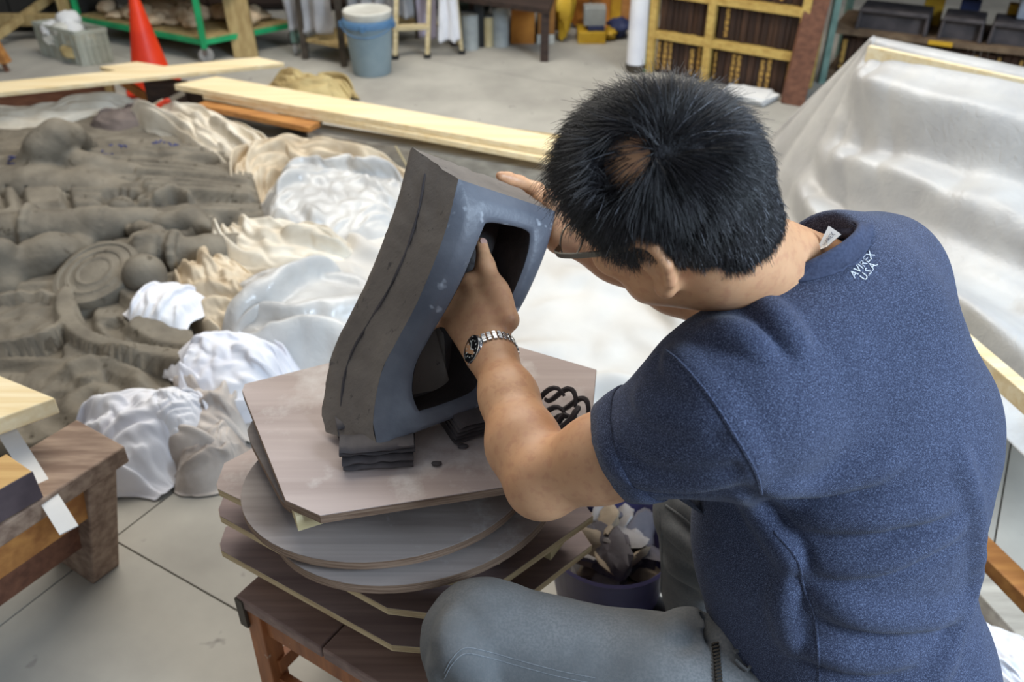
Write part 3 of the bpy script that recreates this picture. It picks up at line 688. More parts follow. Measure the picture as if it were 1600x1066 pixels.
[-8,6,2,5,1,2,6,1,7,4,6,1,-2,-1,0,-8,-4,-6,-3,0,5,6,9,4,-1,-8,-8,-14,-5,-9,-6,0,8,5,3,0,2,2],
[-1,-1,1,6,4,2,2,3,7,1,3,3,1,2,-6,-4,-4,-7,-3,1,2,9,8,2,0,-10,-8,-13,-7,-9,-1,-1,8,6,1,3,3,0],
[-7,5,0,8,2,4,1,6,2,2,2,4,-1,1,-4,-1,-3,-6,-3,-1,2,7,7,0,-1,-8,-10,-9,-8,-8,-4,4,7,4,6,0,3,4],
[-6,1,3,3,5,5,5,6,0,2,1,0,4,-2,-1,-1,-2,-6,-4,-1,0,8,5,1,-4,-5,-9,-12,-7,-7,-3,5,7,1,8,0,5,5],
[-6,-6,7,5,3,8,2,6,4,2,2,0,1,-1,-2,0,-3,-9,1,0,0,5,5,0,-3,-6,-11,-11,-6,-6,0,2,7,5,2,1,3,6],
[-19,6,7,5,4,5,5,6,3,1,2,1,0,1,-4,2,-5,-5,-2,0,5,2,3,1,-2,-8,-12,-6,-8,-3,0,0,5,2,4,2,1,-1],
[-19,8,6,5,3,6,6,5,0,4,1,0,-5,6,-2,-1,-2,-4,-4,1,6,-2,4,-1,-2,-7,-8,-7,-7,-1,0,0,1,3,4,-2,-1,0],
[-15,6,6,2,5,6,4,3,4,4,-1,-2,0,2,3,-5,-1,-3,-4,0,5,1,1,1,-5,-5,-7,-8,-4,0,0,0,1,0,2,0,-4,-4],
[-11,6,3,3,4,6,3,2,4,2,-2,5,1,0,1,-4,-3,-1,-6,1,6,3,0,-5,-5,0,-6,-9,-3,2,0,0,0,-1,1,-2,-3,-4],
[-5,3,3,4,3,4,4,2,0,1,2,5,2,0,-3,-3,0,-6,-2,2,3,2,-2,-1,-7,1,-5,-8,0,-1,1,2,-1,-4,1,-3,-4,-2],
[1,1,2,4,4,2,4,2,-3,0,5,1,5,0,-3,-3,-1,-5,1,2,1,0,-5,-1,-3,-3,-4,-5,0,-1,0,1,1,-3,-4,-1,-4,-6],
[6,0,0,4,3,2,4,-1,0,0,6,2,2,1,-3,-2,-2,-3,1,2,-3,-4,-1,-4,1,-6,-4,-2,-2,1,2,-1,1,-8,-2,1,-5,-8],
[11,-1,-1,2,5,-1,4,-2,2,2,2,6,1,-2,-8,4,-2,-2,0,3,-4,-5,1,-8,3,-5,-2,-2,-3,-2,1,0,-1,-6,-2,1,-3,-7],
[14,0,-2,0,2,0,6,-3,3,1,3,3,3,-3,-5,-1,4,-7,2,-1,-2,-3,-3,-3,-1,-1,1,-3,-4,-3,1,-2,-1,-5,-3,0,-3,-3],
[22,-5,-2,-2,0,1,3,1,1,4,2,3,2,-1,-5,-2,1,-5,-1,0,0,-7,-2,2,-3,-2,3,-1,-6,-2,-2,-1,-3,-3,-2,0,-5,-2],
[23,-2,-4,-3,-2,-1,6,-4,6,3,4,2,-1,3,-6,1,-1,-7,-1,0,0,-7,-1,1,-3,-1,6,-6,-5,-2,2,-2,-6,-1,-3,-3,-1,-5],
[19,5,-4,-8,-3,1,5,0,2,6,1,3,-1,1,-1,-3,0,-5,-3,-1,2,-5,-4,-3,3,-1,-3,-2,-5,3,3,-4,-5,-5,-1,-2,-5,-1],
[3,13,3,-7,-6,1,5,6,1,6,2,2,0,-4,1,-4,-1,-4,-3,0,-3,0,-2,-3,-4,3,-4,-2,-2,3,3,-3,-5,-5,-3,-3,-3,-5],
[-13,14,13,-5,-5,-3,6,9,6,3,4,1,0,-6,2,-6,1,-6,0,-2,-2,-1,-3,-2,-3,0,-4,-1,2,2,0,0,-6,-4,-2,-2,-4,-4],
[-10,6,6,7,-6,-3,2,12,8,4,3,0,-1,-6,2,-5,1,-5,-1,0,-7,3,-3,-2,-4,-1,0,-5,6,0,-2,-3,-2,-3,-2,1,-3,-1],
[4,-7,3,4,-2,-1,3,7,12,3,5,-1,-1,-5,-1,-4,0,-3,-3,0,-3,1,-4,-3,-6,0,1,-6,8,0,-3,-2,-2,-1,-1,0,-1,-1],
[-8,5,4,5,-2,-4,4,6,10,4,5,2,-2,-5,-1,-4,-4,-1,0,-2,-1,-2,-4,-2,-4,-2,1,-4,5,2,-1,-2,-3,1,0,-2,-1,4],
[0,0,4,0,-5,-2,5,8,8,7,6,1,-3,-4,-2,-4,-6,2,-3,3,-5,-3,-3,-3,-5,-1,1,0,4,2,-4,-1,0,2,-3,-2,0,-2],
[2,1,3,-6,-2,-2,6,10,5,6,6,2,-1,-4,-3,-6,-5,2,-6,3,-3,-5,1,-7,1,-3,1,1,3,1,-2,-1,2,-1,-1,-1,-1,-1],
[2,2,-2,-2,-6,3,5,8,7,8,5,3,-2,-4,-6,-3,-2,-6,-4,3,-5,-1,-1,-2,-4,1,3,1,0,-2,-2,4,1,0,0,-1,-1,0],
[5,-3,-2,-10,6,4,4,7,7,9,5,1,-3,-3,-5,-1,-2,-12,-1,1,-9,4,0,-3,0,0,-3,4,-1,-2,1,3,4,1,-1,0,0,-1],
[4,-7,-11,3,7,4,5,8,6,7,7,-2,0,-5,-3,0,-8,-10,0,0,-4,1,-1,-2,1,-1,-4,2,2,-1,1,1,6,4,-1,0,-1,2],
[-20,2,4,6,5,3,4,8,6,8,8,0,-5,-4,1,-4,-14,-4,0,0,-2,0,-1,0,2,-6,-2,3,1,-1,-3,4,7,6,1,-1,0,1],
[-24,6,6,4,0,7,2,13,3,9,5,2,-4,-3,1,-15,-8,-2,0,1,-1,0,2,-1,-2,-3,-3,1,1,3,-1,3,5,5,3,0,1,1],
[-21,6,5,1,2,4,2,10,8,8,7,0,-5,-1,-7,-9,-6,-4,-1,3,2,-1,-1,0,-1,-5,1,3,0,1,2,1,5,5,4,1,1,3],
[-18,6,3,-2,1,5,3,9,10,10,7,-4,-5,0,-6,-9,-8,-7,1,9,-2,-3,2,-3,-1,0,1,1,1,3,3,0,3,5,5,0,2,5],
[-12,3,0,-1,0,2,7,8,10,9,8,-4,-5,-4,-3,-12,-7,-2,-1,8,-3,-2,3,-2,-3,0,0,-1,5,6,-1,2,2,4,4,2,0,6],
[-6,0,0,-2,-3,3,7,8,9,10,5,1,-6,-4,-8,-9,-8,0,-2,9,-1,-3,2,-1,-3,0,-5,-2,8,6,0,2,3,4,3,4,2,-1],
[-1,-1,-1,-5,0,3,4,7,10,9,3,3,-5,-4,-8,-9,-9,-2,2,6,0,-3,5,-2,-1,-3,-6,-3,1,12,5,1,2,3,4,4,2,-5],
[3,-1,-4,-5,0,3,2,8,10,7,6,1,-5,-5,-7,-8,-8,-5,3,7,1,-4,3,-2,-2,0,-6,-3,-4,4,12,7,4,4,2,3,2,-1],
[8,-4,-6,-6,1,2,1,9,11,8,6,-2,-4,-3,-6,-11,-7,-2,0,6,1,-3,2,-2,0,-3,-7,0,-1,-3,9,10,9,3,5,2,0,1],
[16,-12,-8,-5,3,-2,3,10,10,10,0,4,-5,-5,-5,-10,-7,-1,0,6,0,0,-1,-1,-1,-3,-7,-2,-1,-4,10,11,9,6,6,-4,0,7],
[17,-15,-11,-2,5,-3,3,11,10,8,5,0,-3,-5,-6,-10,-8,-3,3,6,2,0,-3,0,-4,-1,-8,0,-5,-2,11,11,9,7,1,-2,1,-1],
[13,-15,-12,0,8,-8,5,12,12,9,3,2,-2,-5,-8,-12,-6,-6,2,11,4,-1,-4,1,-4,-4,-7,-3,-5,0,11,11,11,6,-1,-1,0,-11],
[0,-10,-8,5,9,-7,0,10,16,11,6,-2,1,-6,-11,-11,-6,-8,1,9,16,-9,-1,0,-1,-9,-10,0,-4,-1,9,10,14,4,4,-4,-11,-6]],
[[0,-11,7,11,7,11,11,4,-12,-6,9,2,-9,-7,-1,2,7,-8,9,8,10,7,-5,-21,-27,-10,-10,-6,-6,6,11,13,10,8,5,0,-5,-14],
[-20,5,8,9,9,9,7,-1,2,-4,2,0,-3,0,-6,2,0,2,5,3,7,6,-3,-17,-22,-3,-3,-11,-6,5,7,5,9,8,5,3,4,-4],
[-29,10,9,9,10,8,8,-3,2,-2,1,3,-4,3,-3,3,-6,-1,0,6,6,6,0,-13,-15,-1,-6,-10,-4,2,2,6,4,8,7,6,6,6],
[-24,5,7,9,8,8,9,1,-4,3,-4,8,-4,-1,3,1,-8,-4,1,5,6,4,6,-7,-13,2,-11,-17,5,-2,3,5,3,5,8,9,7,8],
[-17,1,6,5,9,6,7,-2,3,0,-4,6,1,-3,8,-9,0,-1,-5,8,4,3,4,-2,-8,3,-16,-9,-3,1,4,2,3,4,7,6,9,10],
[-19,9,4,4,4,4,6,7,-5,1,-2,2,3,-1,2,-6,5,-10,7,6,3,3,2,-1,-1,-1,-14,-7,-4,-2,1,2,4,4,5,7,6,7],
[-17,7,8,2,3,-1,5,5,-6,3,-2,4,2,0,-1,1,3,-6,7,5,4,2,2,2,-1,0,-10,-6,-10,-1,2,-3,1,4,3,5,6,8],
[-22,8,5,3,4,-3,6,3,-2,4,-1,4,0,4,0,2,2,-2,3,4,6,2,3,4,-4,1,-8,-2,-16,-1,1,-11,4,2,3,4,7,6],
[-28,2,5,6,5,4,1,-2,8,5,1,0,7,-4,8,3,1,-4,-2,9,2,6,2,-1,7,-2,-1,-5,-19,-1,-13,-3,2,1,7,1,5,4],
[-42,5,6,7,7,3,0,5,5,3,2,5,6,1,2,6,1,4,-4,4,-2,8,3,3,5,0,-4,-5,-22,1,-11,-8,4,5,5,0,4,7],
[-53,6,8,7,7,4,1,4,6,5,1,6,4,3,8,2,4,5,0,-1,-2,3,4,6,5,0,1,-19,-15,3,-11,-8,4,2,5,6,6,4],
[-59,5,8,6,7,5,5,7,4,2,1,5,9,7,6,3,7,2,0,2,-2,-1,7,5,0,6,-4,-28,-4,3,-14,-7,6,4,5,6,8,8],
[-71,10,8,9,8,4,7,8,4,5,-1,5,9,6,7,4,4,7,-3,2,0,1,5,4,3,3,-10,-29,-1,5,-11,-8,8,4,5,4,6,5],
[-74,9,8,8,8,7,8,7,6,2,5,3,6,4,5,4,7,3,8,3,-1,2,1,2,3,3,-21,-21,2,-1,-10,-1,7,5,5,2,5,8],
[-76,8,9,7,8,6,7,7,6,5,4,5,4,6,3,4,5,6,8,5,1,3,-1,3,1,-2,-21,-18,1,-1,0,1,-2,3,4,5,5,7],
[-78,9,8,6,7,7,6,6,8,5,4,6,7,3,6,1,6,6,6,4,2,4,4,3,2,-6,-25,-16,0,4,-3,0,5,1,5,5,5,7],
[-78,10,9,7,5,7,5,8,5,7,5,6,1,7,2,4,6,8,5,0,8,-1,5,1,5,-4,-28,-17,1,0,5,1,5,4,4,3,5,8],
[-73,6,9,9,5,8,4,6,5,6,6,4,2,4,6,8,3,4,5,4,3,6,5,1,1,-6,-27,-16,6,-1,-1,3,5,5,8,4,7,7],
[-74,10,9,7,8,6,5,7,4,4,4,6,5,1,8,5,7,1,5,3,6,3,3,6,3,-11,-28,-9,4,-2,1,4,6,4,6,5,5,7],
[-62,3,9,6,2,8,6,7,6,5,2,4,4,5,2,6,7,2,4,5,1,3,5,6,2,-3,-25,-6,2,-6,-3,9,3,5,4,6,5,9],
[-53,0,7,5,6,5,1,9,6,0,7,1,6,5,0,7,5,3,2,5,3,6,5,2,1,3,-14,-8,4,-12,-7,6,7,7,6,6,7,-1],
[-34,-4,1,4,6,5,2,1,8,-3,7,3,5,3,5,4,5,5,-2,5,7,3,5,2,0,2,-2,-8,2,-8,-10,4,8,5,7,7,7,6],
[-17,-3,-4,2,5,5,2,-3,3,2,1,6,4,5,4,2,4,1,4,4,7,3,4,2,3,4,-2,-13,4,-3,-13,5,6,5,7,8,10,10],
[-22,12,2,-7,0,7,6,-5,-4,6,3,4,4,3,8,0,3,1,0,5,1,7,4,7,2,4,-7,-15,7,1,-8,4,6,6,7,7,8,6],
[-17,6,8,0,-10,6,3,2,-9,7,0,8,4,1,6,5,4,1,0,3,1,4,3,3,2,7,-5,-15,4,-3,-5,5,5,8,10,9,8,12],
[-25,12,5,3,-4,0,0,0,-1,5,3,3,5,4,2,6,3,0,3,-1,5,4,2,4,2,4,0,-21,-1,-2,4,7,4,8,9,7,7,8],
[-23,7,7,0,-1,-2,4,-8,4,3,2,6,4,7,5,3,1,0,5,-1,7,3,3,2,4,1,-3,-21,-5,4,4,6,5,9,6,6,7,8],
[-26,9,7,4,-4,-2,1,-9,6,5,2,2,7,5,4,3,5,-1,4,1,7,-2,5,-2,9,0,6,-27,-12,5,6,4,8,8,7,9,10,10],
[-25,9,8,7,-1,-11,2,-8,0,6,2,6,3,5,2,7,9,-4,2,4,-2,-1,4,4,4,6,6,-25,-13,5,2,6,8,9,9,10,10,9],
[-20,3,4,0,7,-5,-4,-4,-6,4,6,5,6,5,4,8,7,-8,2,3,-10,5,5,6,4,7,2,-6,-15,0,2,6,5,9,9,9,10,9],
[-26,-1,0,6,6,-1,-3,-1,-3,1,4,7,6,4,6,7,-4,-3,3,-2,-4,7,4,7,9,2,1,-7,-3,0,-1,6,4,6,10,9,9,10],
[-41,-1,7,7,6,0,0,-2,0,1,4,6,3,6,6,2,-8,3,4,-1,0,8,4,8,7,2,1,-8,-1,3,-4,7,5,4,9,8,9,7],
[-56,6,8,7,5,0,2,-2,2,2,3,6,5,5,4,-9,-2,6,5,-2,2,7,9,6,7,3,3,5,-12,0,-6,9,4,7,6,9,9,10],
[-66,9,8,6,6,3,2,-1,0,3,1,6,3,6,-5,-2,3,4,5,0,6,4,5,7,6,4,8,5,-9,-8,-2,9,7,4,8,8,9,9],
[-71,8,7,6,5,5,4,0,2,1,1,6,2,3,-1,1,2,2,7,1,4,2,3,5,6,8,7,3,-9,-2,-2,8,8,6,5,6,7,7],
[-76,8,8,8,6,3,4,2,2,1,2,4,5,3,0,1,3,1,3,3,1,4,3,5,4,3,6,6,-11,1,3,2,7,5,6,6,6,2],
[-79,9,9,7,6,7,3,1,3,0,1,6,4,5,1,1,5,-3,2,2,5,0,6,1,5,5,0,2,-8,0,6,6,5,5,6,6,7,0],
[-80,9,9,5,6,7,6,3,0,1,2,5,3,7,1,3,-4,3,1,2,6,5,2,2,6,3,-3,-1,6,-5,4,8,5,6,5,6,5,6],
[-80,10,7,5,6,6,7,3,0,3,2,4,5,5,3,-2,-3,6,1,3,6,2,4,6,2,1,3,3,6,2,-3,3,4,3,8,7,6,8],
[-73,6,8,4,5,5,7,2,-1,1,4,7,6,2,8,-7,0,8,-9,7,5,6,7,5,-5,5,6,7,-2,1,-1,0,5,6,5,8,8,6],
[-60,2,3,4,3,4,6,1,-2,3,6,5,6,4,4,-2,-3,7,-7,4,4,8,5,6,3,2,2,1,5,0,0,-1,2,6,6,4,6,7],
[-45,-3,-3,2,4,0,5,-1,0,2,8,5,5,6,4,0,2,-5,-2,1,5,9,5,4,5,4,2,3,2,0,-2,-1,1,5,3,5,5,3],
[-26,-11,-9,4,0,1,-6,-3,1,5,7,10,7,8,5,3,3,-3,-7,-9,9,8,7,6,7,6,-1,-3,6,-4,-2,-2,0,6,4,4,2,-13],
[0,-23,-16,-1,1,7,-27,-4,3,9,11,11,13,11,8,5,-18,3,7,-18,7,11,5,6,11,11,-3,5,-8,-17,-1,-2,4,8,6,8,-19,-14]],
[[20,21,3,-8,-14,11,-9,12,25,-30,-4,13,-11,-5,25,-16,-2,10,-3,-10,-2,6,14,27,24,-11,-1,-29,-28,1,-4,1,-3,19,-1,-11,20,-21],
[36,-10,4,-6,0,2,7,16,11,-23,-13,21,-2,-12,6,-10,17,14,-12,-17,2,-1,6,25,22,15,-14,-28,-23,-8,2,1,-4,7,2,-2,5,-12],
[24,3,-2,-1,0,4,0,21,11,-22,-14,13,23,-16,-13,1,30,3,-28,-5,0,-7,6,22,28,10,-18,-26,-20,5,-1,0,-5,3,-2,8,-3,-7],
[41,-11,-1,-3,6,-5,-3,19,16,-15,-20,7,22,-12,-13,20,25,-19,-26,4,-6,3,-4,23,32,1,-22,-30,3,0,-6,8,-3,-3,-2,0,5,-4],
[40,-9,1,2,6,-9,-7,20,19,-16,-25,16,16,-28,3,31,14,-29,-14,2,-9,3,3,17,32,-8,-20,-12,0,4,-2,-4,-4,-6,13,-15,2,-3],
[25,5,-2,7,5,-13,9,-3,27,-10,-21,7,7,-16,16,24,-1,-31,-7,2,-1,0,1,14,23,-4,-23,-17,21,12,-17,-4,1,-4,-7,11,-6,28],
[41,-10,-2,3,7,0,-5,-2,23,-13,-10,9,-9,2,14,20,-13,-30,7,-1,-1,1,1,5,15,2,-19,-5,26,11,-16,-24,11,5,-11,0,1,-2],
[41,7,-17,2,-9,17,-7,-2,19,-15,2,20,-22,-2,9,21,-13,-25,16,-10,1,2,-6,1,8,6,-15,11,23,13,-25,-25,9,16,-6,-13,-8,6],
[57,-26,-3,8,-1,-8,16,2,5,-11,-10,21,3,-27,7,24,-11,-18,17,-4,-17,12,-12,21,7,-15,-7,19,21,16,-29,-30,10,16,-5,-10,0,-7],
[37,-13,6,0,-5,16,-7,-4,8,-8,15,11,-9,-19,6,14,-11,-13,29,2,-24,-3,5,9,6,-11,-4,25,29,2,-34,-26,7,3,-10,17,9,9],
[33,-6,0,-2,6,3,4,-8,-2,1,20,-8,-7,-5,-4,17,-13,2,15,18,-23,-9,-1,-5,11,-9,8,29,30,-5,-36,-28,15,-3,-9,3,5,10],
[43,-18,0,8,-7,6,3,3,-5,5,-1,-9,-1,9,-6,9,-2,-3,4,20,-13,-21,12,-1,-4,-4,22,21,29,-8,-36,-29,9,4,-11,0,-2,3],
[22,3,5,0,-4,8,-7,5,1,3,-3,-7,-1,11,-11,11,10,-12,-2,25,-5,-24,1,2,-4,9,24,21,23,-13,-36,-29,3,18,-7,-1,1,16],
[35,-8,3,3,-8,10,-3,-8,6,3,0,-5,1,5,-3,9,-4,-13,3,19,25,-24,-12,-3,-4,13,17,29,22,-20,-31,-29,4,10,-3,4,7,-2],
[40,-13,0,3,-5,9,-8,3,11,-7,4,-1,4,2,-10,2,-6,2,-6,16,24,-11,-14,0,-10,12,25,24,15,-20,-21,-20,-10,5,-8,3,2,-3],
[30,-3,3,3,2,-7,9,10,-6,-14,-2,11,10,-11,-2,8,-6,-11,7,12,7,-11,-9,14,-17,18,25,18,11,-16,-27,-17,0,-7,-6,2,-3,4],
[24,1,3,6,2,0,4,-7,-1,-5,-1,6,14,-10,-7,5,3,0,-8,19,-8,-16,15,-4,-4,26,14,19,4,-27,-19,-21,2,-1,-1,4,8,5],
[36,-9,-1,-2,6,1,6,-4,-7,5,-2,7,9,-17,-5,2,10,0,-6,9,-2,-8,2,9,-11,28,22,20,-8,-26,-27,-4,0,-1,-1,1,-7,6],
[33,-7,5,1,-4,-1,0,6,-2,-1,0,-1,8,-12,8,-5,1,8,3,-11,-5,11,9,-5,-16,26,19,30,-16,-25,-21,-9,10,-6,-3,7,-2,-3],
[47,-21,-2,10,4,4,-3,5,-8,-6,-2,3,2,7,-1,-12,5,15,-1,-11,0,6,4,0,-10,3,27,19,-2,-29,-25,-3,8,-5,1,0,4,-5],
[60,-30,-1,1,2,12,14,1,-13,-21,9,1,-11,18,-4,0,-2,10,-9,-13,15,-3,-8,13,-18,14,22,24,8,-30,-29,-4,-1,1,0,1,0,20],
[61,-18,-17,4,-3,10,12,18,-8,-26,-7,11,-10,9,-3,-4,3,4,-3,0,0,-1,1,10,-13,8,19,25,14,-27,-30,-10,-5,10,-6,0,0,10],
[60,-11,-14,-8,1,-2,13,16,9,-19,-14,3,-4,2,3,-3,-3,14,7,-13,-5,2,7,12,-19,-6,19,32,15,-23,-31,-9,3,-3,-2,-5,2,-2],
[61,1,-17,-17,1,-2,0,16,14,-9,-14,3,-11,14,2,-11,-2,18,8,-14,-16,6,6,5,-9,-2,18,30,11,-23,-31,-10,9,-8,-1,3,-4,18],
[64,-15,4,-17,-11,11,-7,4,20,2,-23,-3,8,-3,4,-8,-5,20,10,-19,-13,12,1,-4,-6,-2,24,25,11,-25,-31,6,-4,-2,-3,1,4,-8],
[24,5,16,-2,-20,23,-8,-8,3,7,0,-10,8,-7,4,1,-4,16,4,-22,-2,7,9,-10,-5,1,11,27,12,-27,-20,-1,-3,-2,-1,4,0,-3],
[35,-7,6,-5,8,19,-3,-24,4,2,3,-7,5,-5,7,-1,-4,12,1,-18,6,4,-6,10,1,-18,12,29,10,-19,-10,-5,-12,-2,4,-1,-3,13],
[33,1,-7,12,4,22,-4,-23,-4,-6,1,2,0,4,5,-12,-5,18,9,-1,4,-21,-5,20,2,-19,0,23,13,-3,-9,-23,-5,6,-3,-2,-3,1],
[56,-6,1,-10,-13,33,7,-19,-20,-4,16,-3,-9,3,-4,-5,1,16,19,-2,-12,-21,17,11,-21,-6,3,19,15,-6,-20,-6,-1,-1,-2,-1,0,6],
[77,-20,-15,-12,-5,30,25,-23,-24,-8,14,-1,-7,1,-3,0,1,22,18,-10,-26,0,10,-6,-7,-1,2,24,21,-20,-21,-4,-2,-3,-2,-1,1,8],
[69,-27,-14,-3,4,22,24,-9,-25,-9,0,-7,6,7,-6,-6,17,19,9,-20,-27,5,5,-3,-7,9,3,18,23,-12,-26,-4,-6,-2,1,-2,2,-2],
[55,-28,-4,7,-3,16,19,-2,-21,-5,3,-10,13,5,-20,13,22,10,3,-27,-10,0,-10,7,1,9,-19,22,27,-12,-28,5,-8,-7,2,2,-1,9],
[39,-13,3,5,-5,8,14,1,-22,3,6,9,-4,-9,-1,18,23,1,-9,-26,-7,-9,1,16,13,-15,-12,15,26,-12,-32,1,5,-4,-1,1,-3,0],
[26,2,3,0,-6,8,7,-3,-6,-4,17,0,-9,-9,21,21,5,-16,-5,-16,-12,9,10,14,-14,-16,-1,13,35,-22,-27,3,2,0,-3,0,0,3],
[34,-4,2,2,0,0,-3,-3,1,0,8,-1,-8,11,19,9,-16,-16,-3,1,1,5,14,-14,-14,4,1,15,28,-17,-27,0,2,-2,1,0,0,2],
[36,-8,3,-7,13,-6,-3,-2,4,3,7,-11,3,5,12,-5,-8,-10,4,3,4,6,-5,1,-1,-7,4,3,31,-10,-13,-11,-4,-4,-1,5,3,5],
[32,-6,-1,8,-4,2,0,-3,3,3,8,-12,9,-9,4,-2,1,-2,-1,2,-3,10,-8,7,-13,8,9,3,3,10,-7,-13,-7,-3,0,2,1,15],
[27,-3,5,2,-6,6,8,-8,-2,2,5,-3,0,-1,-2,-1,18,-5,-12,2,5,10,-13,-3,-6,9,15,-24,12,13,16,-11,-18,-7,1,0,0,-4],
[28,-1,5,-7,7,-2,-5,8,-4,1,7,-5,-1,3,-2,5,17,-1,-19,-3,5,2,10,-13,4,5,0,-11,-9,16,11,11,-13,-23,5,-1,-1,-5],
[41,-16,0,13,-3,-1,1,3,-6,-8,10,-6,4,-6,3,17,16,-7,-29,-2,12,-7,2,15,2,-14,-4,12,-20,9,7,1,7,-9,-9,1,5,3],
[40,-8,-7,8,4,6,-3,-1,-5,-3,6,-6,1,-3,4,14,14,-10,-23,3,3,-9,12,0,-6,7,-4,0,-2,1,2,-1,-7,5,-6,17,8,12],
[36,-1,-1,-9,13,6,3,-10,-5,3,4,-8,0,0,4,8,6,3,-20,-2,-1,-1,6,3,-5,4,-5,-3,9,-4,-1,-1,-1,3,16,10,-7,-18],
[39,4,-1,-5,-3,-6,21,-4,-17,0,-3,-1,4,3,1,-6,15,26,-23,-18,0,7,-7,6,-8,12,-7,17,2,-19,-1,1,-1,0,18,7,-13,-16],
[51,-11,-3,7,-13,-2,9,-5,-3,8,-16,16,-7,-7,5,-5,23,-4,17,-10,-25,22,-10,-7,-6,6,21,-17,15,-24,15,2,-4,4,9,-13,-3,-10]]],
    'stiff': [[[0,0,0,0,0,0,0,0,0,0,0,0,0,0,0,0,0,0,0,0,0,0,0,0,0,0,0,0,0,0,0,0,0,0,0,0,0,0,0,0,0,0,0,0],
[0,-3,0,-2,3,4,-2,-7,-2,3,2,0,0,1,-2,-2,3,2,-4,2,0,-5,0,5,3,-2,-4,-5,-2,7,4,4,-1,-2,0,1,-1,-5,2,2,2,2,0,-1],
[0,-3,1,-3,0,5,-2,-5,-1,3,1,0,-3,-1,1,0,1,-2,1,-1,1,-1,1,1,4,-1,-5,-6,-1,6,6,2,-1,0,-1,1,-2,-2,1,2,1,4,0,-2],
[0,0,-2,-3,0,-3,3,-2,1,1,2,-1,-3,0,0,-1,1,-2,-1,1,0,1,-1,1,3,-1,-2,-5,0,4,4,2,1,-1,0,1,0,-1,0,2,1,1,0,-1],
[0,-1,-5,-1,0,-2,0,1,2,1,0,-1,0,0,1,0,0,-3,-1,-3,2,2,-1,0,-1,-1,-2,1,2,1,2,2,3,-1,2,1,0,0,-1,2,1,0,-1,-1],
[0,-3,-3,0,-1,-2,1,0,1,2,1,0,0,-1,0,1,-1,-1,-3,-2,2,1,0,-1,-1,0,-1,1,2,1,2,2,0,2,1,1,-1,0,2,-1,1,-1,-1,0],
[0,-2,-4,0,0,-1,0,2,0,2,0,1,0,0,-1,-1,1,-2,-2,0,0,0,0,-1,-1,0,-1,1,1,2,1,1,3,2,1,1,-2,0,0,2,-1,-2,-1,1],
[0,-3,-2,0,-1,1,1,0,1,1,0,1,1,-2,-2,-1,-1,0,-1,1,1,0,-1,-1,0,0,0,0,0,2,2,1,1,1,1,2,-2,0,1,-1,-1,0,0,0],
[0,-2,-1,-1,1,0,1,-1,0,0,1,0,1,1,-2,-3,-1,-1,-1,-1,1,1,0,0,1,0,0,1,1,1,1,2,0,-1,2,-1,1,0,0,1,-1,1,-1,-1],
[0,-1,-1,1,-1,-2,1,0,0,1,0,1,1,1,-2,-4,0,-2,-2,-2,2,-1,1,1,0,2,2,2,1,0,0,2,0,-1,-1,1,1,0,1,0,0,-1,1,-2],
[0,-1,1,0,-2,-1,0,0,0,0,0,3,0,-1,-2,-1,0,-2,-3,-1,1,1,0,1,0,2,1,2,1,1,2,-1,0,0,0,1,1,-1,0,-1,0,0,-1,0],
[0,0,0,0,-1,0,0,-1,-1,1,0,0,1,-1,-1,0,-1,-2,-1,0,-1,0,0,1,1,3,1,2,1,1,0,0,0,1,1,0,0,0,0,0,-2,-1,1,-2],
[0,0,0,0,0,1,-1,-1,-2,1,1,1,0,-1,0,0,-1,-2,0,-1,-1,0,-1,0,2,2,2,1,1,1,0,1,1,1,1,0,-1,0,1,-3,-1,-1,0,-1],
[0,-2,2,1,-2,1,1,-1,-1,0,0,0,0,2,-1,0,-1,0,-1,-1,0,-1,-1,0,0,3,2,2,1,0,1,0,2,1,1,-2,0,0,0,-2,-1,1,-3,-1],
[0,0,0,1,1,-1,0,0,1,0,-1,0,-1,1,1,0,-2,-1,1,-1,0,-2,-1,0,1,2,3,2,-1,1,2,1,1,0,0,0,-1,0,-1,-1,-2,0,-1,-2],
[0,0,1,0,1,0,1,0,0,0,0,-1,0,0,-1,0,-1,0,1,0,-1,-1,-1,0,2,1,2,2,0,0,2,2,1,0,0,0,-1,0,-2,-3,-2,1,-1,-2],
[0,0,0,1,1,1,1,0,0,0,-2,-2,0,2,0,-1,0,1,0,0,-1,0,-1,0,0,2,2,2,0,1,2,2,1,1,-1,0,-1,0,-2,-3,-2,-2,-2,0],
[0,1,1,1,1,1,-1,0,-1,0,-2,-3,0,3,1,0,0,1,1,0,-1,-1,0,0,0,1,1,2,1,1,2,2,2,-1,1,-1,0,-1,-3,-2,-1,-3,-2,-1],
[0,0,2,3,2,-1,0,-1,-1,-1,-2,-2,-1,0,4,2,0,0,1,0,0,0,-1,0,0,1,2,2,1,1,1,1,1,1,0,0,-1,0,-3,-2,-4,-3,0,-2],
[0,-1,3,2,1,2,-1,0,0,-3,-2,-1,0,-1,2,3,1,0,2,1,0,-1,0,-1,0,1,2,2,1,1,1,0,1,1,0,0,0,-2,-2,-4,-2,-2,-2,-2],
[0,0,0,3,2,1,0,0,0,-2,-1,-2,0,0,1,2,2,0,3,1,1,-1,-3,-3,-1,5,3,2,2,1,0,0,0,0,0,1,-1,-2,-3,-3,-2,-1,-3,-2],
[0,1,1,1,2,3,1,0,-2,-2,-2,-1,-1,1,1,1,3,2,1,2,0,-3,-5,-1,0,2,5,4,2,1,-1,1,0,-3,-1,2,0,0,-3,-2,-3,-2,-2,-3],
[0,2,1,2,1,3,2,-1,-2,-1,-2,-3,0,-1,2,2,2,2,2,1,-3,-3,-1,-2,0,1,4,4,4,1,0,0,0,-3,-2,-1,1,1,-3,0,-2,-1,-6,-1],
